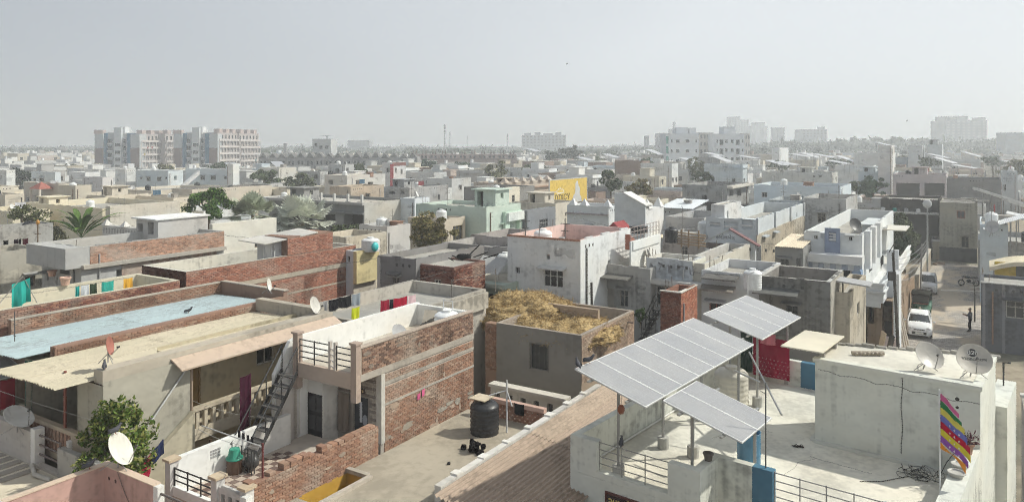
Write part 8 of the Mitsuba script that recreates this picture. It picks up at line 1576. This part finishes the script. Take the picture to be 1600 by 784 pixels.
m = MB((.35, .37, .39)); B(m, W_ * .35, W_ * .98, 1, 5, zt + 1.4, zt + 1.55); B(m, W_ * .7, W_ * .75, 2, 2.2, zt, zt + 1.4); part(kk, 'solar_panel', m, 'm_paint')
# hazy far blocks
HZ = (.28, .29, .30)
far_block('hazy castle like block with corner turrets, right skyline', 1478, 1542, 188, 820, (.17, .18, .19), 30, 'tower_block', 'building', 7, 8, (.22, .22, .22), ((0, .09, 4.5), (.30, .56, 4.8), (.92, 1, 3.5)))
far_block('tall hazy tower, highest on the skyline, right of centre', 1143, 1156, 182, 1150, HZ, 25, 'tower_block', 'building', 10, 3, (.25, .25, .25))
far_block('hazy tower just right of the highest tower', 1157, 1170, 187, 1180, HZ, 25, 'tower_block', 'building', 9, 3, (.25, .25, .25))
far_block('wide hazy slab linking the far towers, right of centre', 1168, 1199, 197, 1220, HZ, 25)
far_block('short hazy tower at the right end of the far tower group', 1181, 1195, 191, 1200, HZ, 25, 'tower_block', 'building', 6, 3, (.25, .25, .25))
far_block('hazy pale tower standing alone right of the far tower group', 1213, 1226, 199, 950, HZ, 20, 'tower_block', 'building', 4, 3, (.25, .25, .25))
far_block('low hazy block with a mast among the right skyline trees', 1254, 1292, 202, 850, HZ, 24, 'tower_block', 'building', 3, 7, (.22, .22, .22), ((.85, .95, 3),))
far_block('row of hazy flats left of centre right skyline, ragged roof', 816, 884, 211, 780, (.33, .345, .35), 24, 'tower_block', 'building', 4, 12, (.2, .2, .2), ((.05, .2, 2.2), (.3, .42, 3), (.5, .7, 2), (.78, .9, 3)))
far_block('pale hazy block behind the white apartment houses', 1030, 1048, 208, 700, HZ, 20, 'tower_block', 'building', 3, 3, (.25, .25, .25))
far_block('slim hazy tower with a spike behind the white apartment houses', 1048, 1058, 201, 980, HZ, 16, 'tower_block', 'building', 0, 0, DARK, ((.6, .8, 9),))
far_block('grey slab like hoarding building at the right edge of the skyline', 1571, 1600, 207, 520, (.26, .29, .31), 10)
far_block('hazy twin block left of the radio mast', 543, 577, 219, 900, HZ, 20, 'tower_block', 'building', 2, 6, (.25, .25, .25))
far_block('small hazy block near the water tower', 1009, 1014, 212, 600, HZ, 8)
# water tower, radio masts
k = thing('water_tower', 'grey mushroom shaped concrete water tower on the left skyline', 'water tower'); x, y = G.d(95.5, 520); z_ = lambda p: G.h(p, 520)
m = MB((.2, .2, .2), .4); m.lathe([(1.6, 0), (1.5, z_(240)), (1.7, z_(239))], (x, y, 0), 14); part(k, 'shaft', m)
m = MB((.2, .2, .2), .4); m.lathe([(1.6, z_(240)), (3.9, z_(236)), (4.0, z_(232)), (2.2, z_(230.5)), (.5, z_(229)), (.4, z_(227)), (0, z_(227))], (x, y, 0), 16); part(k, 'bowl', m)
for lb, px_, pt, D, w in (('tall radio mast with antennas, highest thin mast on the skyline', 695, 196, 620, .5), ('thin mast just right of the tall radio mast', 703, 208, 640, .25), ('thin mast above the pink row houses', 731, 212, 660, .2), ('thin mast left of the hazy flats', 793, 211, 640, .25), ('small minaret like spire above the gabled row, left of centre', 446, 228, 330, .5)):
    x, y = G.d(px_, D); zt = G.h(pt, D); m = MB((.28, .28, .28), .2); k = thing('radio_mast', lb, 'mast'); m.tube([(x, y, 0), (x, y, zt)], [w * 1.6, w * .6], 6); part(k, 'shaft', m, 'm_paint')
    if w > .2:
        for f in (.8, .9, .97): m = MB((.3, .3, .3)); m.tube([(x, y, zt * f), (x, y, zt * f + 1.6)], w * 1.7, 7); part(k, 'antenna', m, 'm_paint')
# terraces: the grey gabled row and the pink row
GR = []; ONE = ["first","second","third","fourth","fifth","sixth","seventh","eighth","ninth","tenth","eleventh","twelfth","thirteenth","fourteenth","fifteenth","sixteenth","seventeenth"]
for i in range(17):
    px_ = 404 + i * 14.6; D = 268; x, y = C0.d(px_, D); w_ = 14.5 * D / F_PX; z = G.h(246 + 1.2 * math.sin(i * 3.1), D); zg = z + 1.75 + .3 * math.sin(i * 5.3); GR.append(G.d(px_ + 7, D + 4))
    k = thing('gabled_house', f'grey gabled row house, {ONE[i]} from the left in the gabled row', 'house', 'grey gabled row houses')
    tn = 1 + .12 * math.sin(i * 2.3); m = MB((.30 * tn, .295 * tn, .285 * tn), .6, C0); m.box(x, x + w_, y, y + 9, 0, z); part(k, 'wall', m); m = MB((.17 * tn, .165 * tn, .16 * tn), .4, C0); m.prism([(x + w_ * .08, z + .01), (x + w_ * .92, z + .01), (x + w_ / 2, zg)], 'y', y - .12, y + 5); part(k, 'gable', m)
    m = MB((.42, .415, .40), .3, C0); m.obox((x + w_ * .04, y - .1, z), (x + w_ / 2, y - .1, zg + .12), .35, .16, up=(0, 1, 0)); m.obox((x + w_ / 2, y - .1, zg + .12), (x + w_ * .96, y - .1, z), .35, .16, up=(0, 1, 0)); part(k, 'barge_board', m)
    for q in (.2, .6): m = MB((.08, .08, .08), 0, C0); m.box(x + w_ * q, x + w_ * (q + .2), y - .05, y - .02, z - 2.6, z - 1.3); part(k, 'window', m, 'm_glass')
for i in range(11):
    px_ = 640 + i * 15.2; D = 290; x, y = C0.d(px_, D); w_ = 15.1 * D / F_PX; z = G.h(241, D); GR.append(G.d(px_ + 7, D + 4))
    k = thing('row_house', f'pink grey row house with twin roof finials, {ONE[i]} from the left in the pink row', 'house', 'pink grey row houses'); tn = 1 + .1 * math.sin(i * 1.7)
    m = MB((.38 * tn, .31 * tn, .29 * tn), .5, C0); m.box(x, x + w_, y, y + 9, 0, z); part(k, 'wall', m); m = MB((.27, .23, .215), .3, C0); m.box(x, x + w_ - .02, y - .5, y - .01, z - 2.0, z - 1.6); part(k, 'ledge', m)
    for q in (.15, .55): m = MB((.09, .085, .08), 0, C0); m.box(x + w_ * q, x + w_ * (q + .22), y - .05, y - .02, z - 1.4, z - .5); part(k, 'window', m, 'm_glass')
    for s_ in (.3, .6): m = MB((.22, .17, .155), .3, C0); m.prism([(x + w_ * s_, z), (x + w_ * s_ + .6, z), (x + w_ * s_ + .3, z + 1.9)], 'y', y, y + .6); part(k, 'finial', m)
# generic town rows: every house its own object, laid out on the street grid
rnd = random.Random(2024); PAL = [((.64, .64, .62), 'white'), ((.57, .57, .55), 'pale grey'), ((.60, .55, .45), 'cream'), ((.38, .37, .36), 'grey'), ((.27, .27, .265), 'dark grey'), ((.50, .55, .58), 'pale blue'), ((.52, .44, .39), 'pinkish'), ((.46, .42, .35), 'tan'), ((.68, .68, .67), 'bright white'), ((.30, .22, .18), 'brick brown')]
FEAT = ['bare roof', 'roof room', 'water tank', 'roof room and tank', 'dark doorway', 'high parapets']
def zone(px_): return ['at the far left', 'left of centre', 'near the centre', 'right of centre', 'at the far right'][min(4, max(0, int(px_ / 320)))]
NH, count = 0, {}
RANK = []; stuff_m = MB(); taken = list(FOOT)
def clear(x0, x1, y0, y1):
    for a in taken:
        if x0 < a[1] + .3 and x1 > a[0] - .3 and y0 < a[3] + .3 and y1 > a[2] - .3: return False
    return True
plots = []
y = 30.0
xs = []
lanes_x = -4.5
# columns of back-to-back plots; houses front to lanes that run along y
X = -620.0
while X < 420:
    w_ = 9.5
    Y = 40.0 + rnd.uniform(-3, 3)
    while Y < 760:
        L_ = rnd.choice((4.6, 5.2, 6.0, 7.0))
        plots.append((X, X + w_ * rnd.uniform(.8, 1.0), Y, Y + L_ - .25)); Y += L_
        if rnd.random() < .06: Y += 5
    X += w_ + (4.5 if rnd.random() < .5 else 1.0)
cand = []
for (x0, x1, y0, y1) in plots:
    cx, cy = (x0 + x1) / 2, (y0 + y1) / 2; px_, py_, D = G.px(cx, cy, 6)
    if D < 88 or D > 620 or px_ < -30 or px_ > 1640: continue
    if -5.5 < cx < 1.5 and cy < 112: continue
    if 330 < D < 420 and 130 < px_ < 420: continue
    if any(math.hypot(cx - a, cy - b) < 9 for a, b in GR) or (285 < D < 305 and 630 < px_ < 815) or (294 < D < 325 and 1035 < px_ < 1180) or (322 < D < 345 and 480 < px_ < 525): continue
    cand.append((D, px_, x0, x1, y0, y1))
cand.sort()
sol = []
LIM = 270
for D, px_, x0, x1, y0, y1 in cand:
    if not clear(x0, x1, y0, y1): continue
    # keep sight lines: a plot nearer than 135 m must not hide the houses already read off the picture
    zmax = 7.3 if D > 160 else 5.6
    big = D > 170 and rnd.random() < .10 and not (500 < px_ < 900)
    zt = rnd.uniform(3.9, zmax) if not big else rnd.uniform(7.8, 9.6)
    if D < 135: zt = rnd.uniform(3.4, 4.6)
    if 135 < px_ < 425 and D < 345: zt = min(zt, max(3.3, 13.2 - .0319 * D)) if D < 320 else 3.2
    zt = min(zt, max(4.5, 13.4 - .0117 * D))
    ci = rnd.choices(range(10), (20, 14, 13, 9, 4, 7, 5, 5, 18, 4))[0]; c, cn = PAL[ci]; tn = rnd.uniform(.85, 1.1); c = tuple(q * tn for q in c); par = rnd.uniform(.5, 1.0); ft = rnd.randrange(6)
    if NH < LIM:
        zn = zone(px_); key_ = (cn, ft, zn); n_ = count[key_] = count.get(key_, 0) + 1
        dist = 'near rows' if D < 150 else 'middle rows' if D < 230 else 'far rows' if D < 320 else 'farthest rows'
        k = thing('house', '', 'house', f'{cn} houses in the {dist}'); NH += 1; RANK.append((f'{cn} house', f'{dist}', px_, k, f' with {FEAT[ft]}'))
        w = MB(c, .6); hl = []
        for s, a0, a1, cc in (('F', x0, x1, y0), ('R', y0, y1, x1)):
            hs2 = []
            nw = rnd.randrange(1, 3)
            for i in range(nw):
                a = a0 + (a1 - a0) * (i + .5) / nw + rnd.uniform(-.4, .4)
                for fl in ([1.0] if zt < 5 else [1.0, 4.1]):
                    if rnd.random() < .75 and fl + 1.1 < zt - par: hs2.append((a - .45, a + .45, fl, fl + 1.1, rnd.random() < .3))
            if ft == 4 and s == 'F': hs2.append((a0 + .8, a0 + 2.0, zt - par - 2.6, zt - par - .4, True)) if zt > 4.2 else None
            hs2 = [h for i, h in enumerate(hs2) if not any(h[0] < g[1] + .05 and h[1] > g[0] - .05 and h[2] < g[3] + .05 and h[3] > g[2] - .05 for g in hs2[:i])]
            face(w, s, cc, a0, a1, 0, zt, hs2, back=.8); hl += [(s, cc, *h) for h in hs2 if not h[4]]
        face(w, 'L', x0, y0, y1, 0, zt); face(w, 'B', y1, x0, x1, 0, zt); part(k, 'wall', w)
        p = MB(tuple(q * .95 for q in c), .7); tops(p, x0, x1, y0, y1, zt, zt - par, .18); part(k, 'parapet', p)
        r = MB((.46, .44, .40) if rnd.random() < .6 else (.58, .57, .53), .8); r.quad((x0 + .18, y0 + .18, zt - par), (x1 - .18, y0 + .18, zt - par), (x1 - .18, y1 - .18, zt - par), (x0 + .18, y1 - .18, zt - par)); part(k, 'roof', r)
        for s, cc, a, b, z0, z1, _ in hl:
            m = MB((.09, .09, .095) if rnd.random() < .6 else (.25, .22, .19)); e = .12
            if s == 'F': m.box(a, b, cc + e, cc + e + .04, z0, z1)
            else: m.box(cc - e - .04, cc - e, a, b, z0, z1)
            part(k, 'window', m, 'm_paint')
        if D < 190: detail('', x0, x1, y0, y1, zt - par, zt, k, c, [(q[0], q[2], q[3], q[4], q[5], 'win') for q in hl])
        if rnd.random() < .5: m = MB(c, .5); m.box(x0 - .3, x1 + .3, y0 - .3, y0 - .003, zt - par - .12, zt - par); m.box(x1 + .003, x1 + .3, y0 - .299, y1 + .3, zt - par - .121, zt - par - .001); part(k, 'ledge', m)
        if ft in (1, 3) and D > 118:
            rx = x0 + rnd.uniform(.3, .5) * (x1 - x0); ry = y0 + .3; m = MB(c, .5); hh = rnd.uniform(1.9, 2.3) if D > 150 else 1.2; m.box(rx, rx + 2.4, ry, min(y1 - .3, ry + 3), zt - par + .01, zt - par + hh); rk2 = part(k, 'stair_room', m); m = MB(c, .4); m.box(rx - .15, rx + 2.55, ry - .15, min(y1 - .2, ry + 3.15), zt - par + hh + .002, zt - par + hh + .1); part(rk2, 'slab', m)
        if ft in (2, 3):
            tb = rnd.random() < .3; tk_ = far_tank('', x0 + 1.2, y1 - 1.2, zt - par + .01, .55, 1.15, (.025, .025, .025) if tb else (.68, .69, .68), 'roof tanks of the middle and far rows'); RANK.append((('black' if tb else 'white') + ' roof tank', dist, px_, tk_, ''))
    else:
        stuff_m.box(x0, x1, y0, y1, 0, zt, col=c, g=.5)
        if ft in (1, 3): stuff_m.box(x0 + 2, x0 + 4.5, y0 + .3, y0 + 2.6, zt + .01, zt + 1.7, col=c, g=.4)
        if ft == 2: stuff_m.lathe([(.6, 0), (.55, 1.1), (0, 1.2)], (x0 + 1.5, y0 + 1.4, zt + .01), 7, col=(.66, .66, .66))
        stuff_m.box(x0 + .25, x1 - .25, y0 + .25, y1 - .25, zt + .002, zt + .02, col=(.5, .48, .44), g=.8)
        if rnd.random() < .6: stuff_m.box(x0 + 1, x0 + 2, y0 - .04, y0 - .005, 1, 2.2, col=(.1, .1, .1)); stuff_m.box(x1 + .005, x1 + .04, y0 + 1, y0 + 2, zt - 2.8, zt - 1.6, col=(.1, .1, .1))
    taken.append((x0, x1, y0, y1)); sol.append((D, px_, x0, x1, y0, y1, zt))
def nth(n): return f'{n}th' if 10 < n % 100 < 14 else f'{n}' + {1: 'st', 2: 'nd', 3: 'rd'}.get(n % 10, 'th')
for a, b in sorted({(r[0], r[1]) for r in RANK}):
    for n, r in enumerate(sorted((r for r in RANK if r[:2] == (a, b)), key=lambda r: r[2])): labels[r[3]]['label'] = f'{a}{r[4]}, {nth(n + 1)} of its colour from left, {b}'
struct('distant_houses', stuff_m, 'm_plaster', 'stuff', 'distant flat roofed houses merging into the haze', 'houses')
# tilted solar roofs on the right
def far_solar(label, px_, py_, D, L_, Wd, n):
    x, y = G.d(px_, D); z = G.h(py_, D); dz = L_ * (.22 + .09 * math.sin(px_ * 7.7)); u = np.array([.94 * L_, -.34 * L_, -dz]); v = np.array([.34, .94, 0]) * Wd; k = thing('solar_array', label, 'solar panels', 'tilted solar roofs over the right hand houses')
    A = np.array([x, y, z]); nn = unit(np.cross(u, v)); nn = nn if nn[2] > 0 else -nn
    for i in range(n):
        a = A + v * i / n; b = A + v * (i + .97) / n; m = MB((.62, .63, .64), .1)
        T_ = [a, b, b + u, a + u]; Bm = [q - nn * .06 for q in T_]; m.quad(*T_); m.quad(*Bm); [m.quad(T_[j], T_[(j + 1) % 4], Bm[(j + 1) % 4], Bm[j]) for j in range(4)]; part(k, 'panel', m, 'm_metal')
    for f, g_ in ((.1, .1), (.1, .9), (.9, .1), (.9, .9)): m = MB((.4, .4, .4)); q = A + u * f + v * g_ - nn * .08; m.tube([(q[0], q[1], q[2]), (q[0], q[1], q[2] - 2.2 - (1 - f) * .5)], .06, 5); part(k, 'post', m, 'm_metal')
SP = [(1232, 240, 170), (1248, 238, 185), (1268, 240, 160), (1272, 237, 200), (1210, 252, 150), (1290, 250, 150), (1305, 243, 190), (1284, 233, 260), (1420, 232, 240), (1448, 240, 200), (1456, 245, 170), (1398, 258, 140), (1485, 257, 150), (1500, 236, 260), (1366, 222, 240), (1530, 240, 220), (1098, 238, 200), (1110, 243, 180), (1152, 243, 190), (1180, 246, 170), (1060, 246, 200), (1195, 250, 165), (1560, 250, 190), (986, 232, 300), (940, 240, 260), (1008, 233, 280), (820, 232, 300), (798, 226, 320), (350, 254, 200), (422, 252, 200), (900, 245, 240)]
ORD = 'first second third fourth fifth sixth seventh eighth ninth tenth eleventh twelfth thirteenth fourteenth fifteenth sixteenth seventeenth eighteenth nineteenth twentieth'.split()
SP = [q for i, q in enumerate(SP) if i % 4 != 3]
for i, (a, b, D) in enumerate(sorted(SP)): far_solar(f'tilted solar roof over far houses, {ORD[i] if i < 20 else "twenty " + ORD[i - 20]} counted from the left', a, b, D, min(6.5, 20 * D / F_PX + 1.6), 1.8 + D * .006, 3)
def near_solar(label, px0, py0, px1, py1, D):
    x0, y0 = G.d(px0, D); x1, y1 = G.d(px1, D - 1.5); a, b = np.array([x0, y0, G.h(py0, D)]), np.array([x1, y1, G.h(py1, D - 1.5)]); k = thing('solar_array', label, 'solar panels'); v = unit(np.cross([0, 0, 1.0], b - a)) * -3.2; v = v if v[1] > 0 else -v
    for i in range(4):
        p, q = a + (b - a) * i / 4, a + (b - a) * (i + .98) / 4; m = MB((.62, .62, .61), .1); Tt = [p, q, q + v, p + v]; Bm = [c - [0, 0, .3] for c in Tt]; m.quad(*Tt); m.quad(*Bm); [m.quad(Tt[j], Tt[(j + 1) % 4], Bm[(j + 1) % 4], Bm[j]) for j in range(4)]; part(k, 'panel', m, 'm_metal')
    for f in (.12, .3, .6): m = MB((.3, .3, .3)); q = a + (b - a) * f + v * .3; m.tube([(q[0], q[1], q[2] - .3), (q[0], q[1], 3)], .05, 5); part(k, 'post', m, 'm_metal')
near_solar('long white edged solar array slanting down at the right edge, upper one', 1530, 294, 1600, 316, 84); near_solar('second white edged solar array slanting at the right edge, lower one', 1572, 333, 1625, 345, 70); near_solar('third white edged solar array at the right edge, between the other two', 1575, 311, 1640, 334, 80)
for i, (a, b, D) in enumerate(((560, 266, 190), (720, 262, 230), (775, 268, 175), (835, 262, 215), (1012, 258, 210), (1090, 262, 190), (1216, 258, 230), (1312, 256, 240), (1410, 252, 270), (1452, 254, 210), (1550, 250, 240), (250, 268, 200), (110, 262, 260), (345, 262, 215), (1590, 262, 180), (930, 250, 290))):
    tree(f'dusty tree among the far roofs, the one nearest {["the grey towers","the pink row","the black stained wall","the peach house","the white flats","the light blue house","the white box","the long cream house","the mauve porches","the twin towers","the right edge hoarding","the apartment block","the water tower","the white barred houses","the right edge","the hazy flats"][i]}', a, b, D, 2.6 + (i % 4) * .7, 1.6 + (i % 3) * .5, ((.10, .12, .07), (.08, .105, .065), (.14, .14, .08))[i % 3], 1100, 0, 200 + i, .36, name='far_tree')
# woods on the horizon: leaf clumps in one mass
rg = np.random.RandomState(77); P = []; R_ = []
for i in range(1500):
    D = rg.uniform(430, 1500); px_ = rg.uniform(-40, 1640)
    if i > 1000: px_ = rg.uniform(1150, 1640); D = rg.uniform(540, 1100)
    if 60 < px_ < 130 and D < 540: continue
    h = rg.uniform(6, 10.5) * (1 + (.9 * min(1, max(0, (px_ - 1150) / 200)) + .25 * (px_ > 900)) * (D > 560) * rg.uniform(.4, 1)); x, y = G.d(px_, D); P.append((x, y, h)); R_.append(rg.uniform(3.0, 7.0) * (1 + D / 1500))
m = MB(); ico = trimesh.creation.icosphere(2); iv = np.array(ico.vertices)
iv1 = np.array(trimesh.creation.icosphere(1).vertices); if1 = trimesh.creation.icosphere(1).faces
for (x, y, h), r in zip(P, R_):
    tc = tuple(np.array([.055, .068, .043]) * rg.uniform(.75, 1.3))
    for q in range(10):
        d = rg.normal(0, 1, 3); d /= np.linalg.norm(d); c = np.array([x, y, h * rg.uniform(.35, .85)]) + d * [r * .8, r * .8, .5]; s_ = rg.uniform(.28, .5)
        m.add(iv1 * (1 + rg.uniform(-.25, .25, (len(iv1), 1))) * [r * s_, r * s_, min(r, h * .4) * s_] + c, if1, col=tuple(np.array(tc) * rg.uniform(.8, 1.25)))
    n = 14; d = rg.normal(0, 1, (n, 3)); d /= np.linalg.norm(d, axis=1, keepdims=True); c = np.array([x, y, h * .65]) + d * [r, r, h * .36]; a = rg.normal(0, 1, (n, 3)); b = rg.normal(0, 1, (n, 3)); s_ = r * .16
    V = np.stack([c - a * s_, c + b * s_, c + a * s_, c - b * s_], 1).reshape(-1, 3); q = np.arange(n)[:, None] * 4; m.add(V, np.vstack([q + [0, 1, 2], q + [0, 2, 3]]), col=tc)
struct('woodland', m, 'm_leaf', 'stuff', 'hazy belt of trees along the horizon', 'trees')
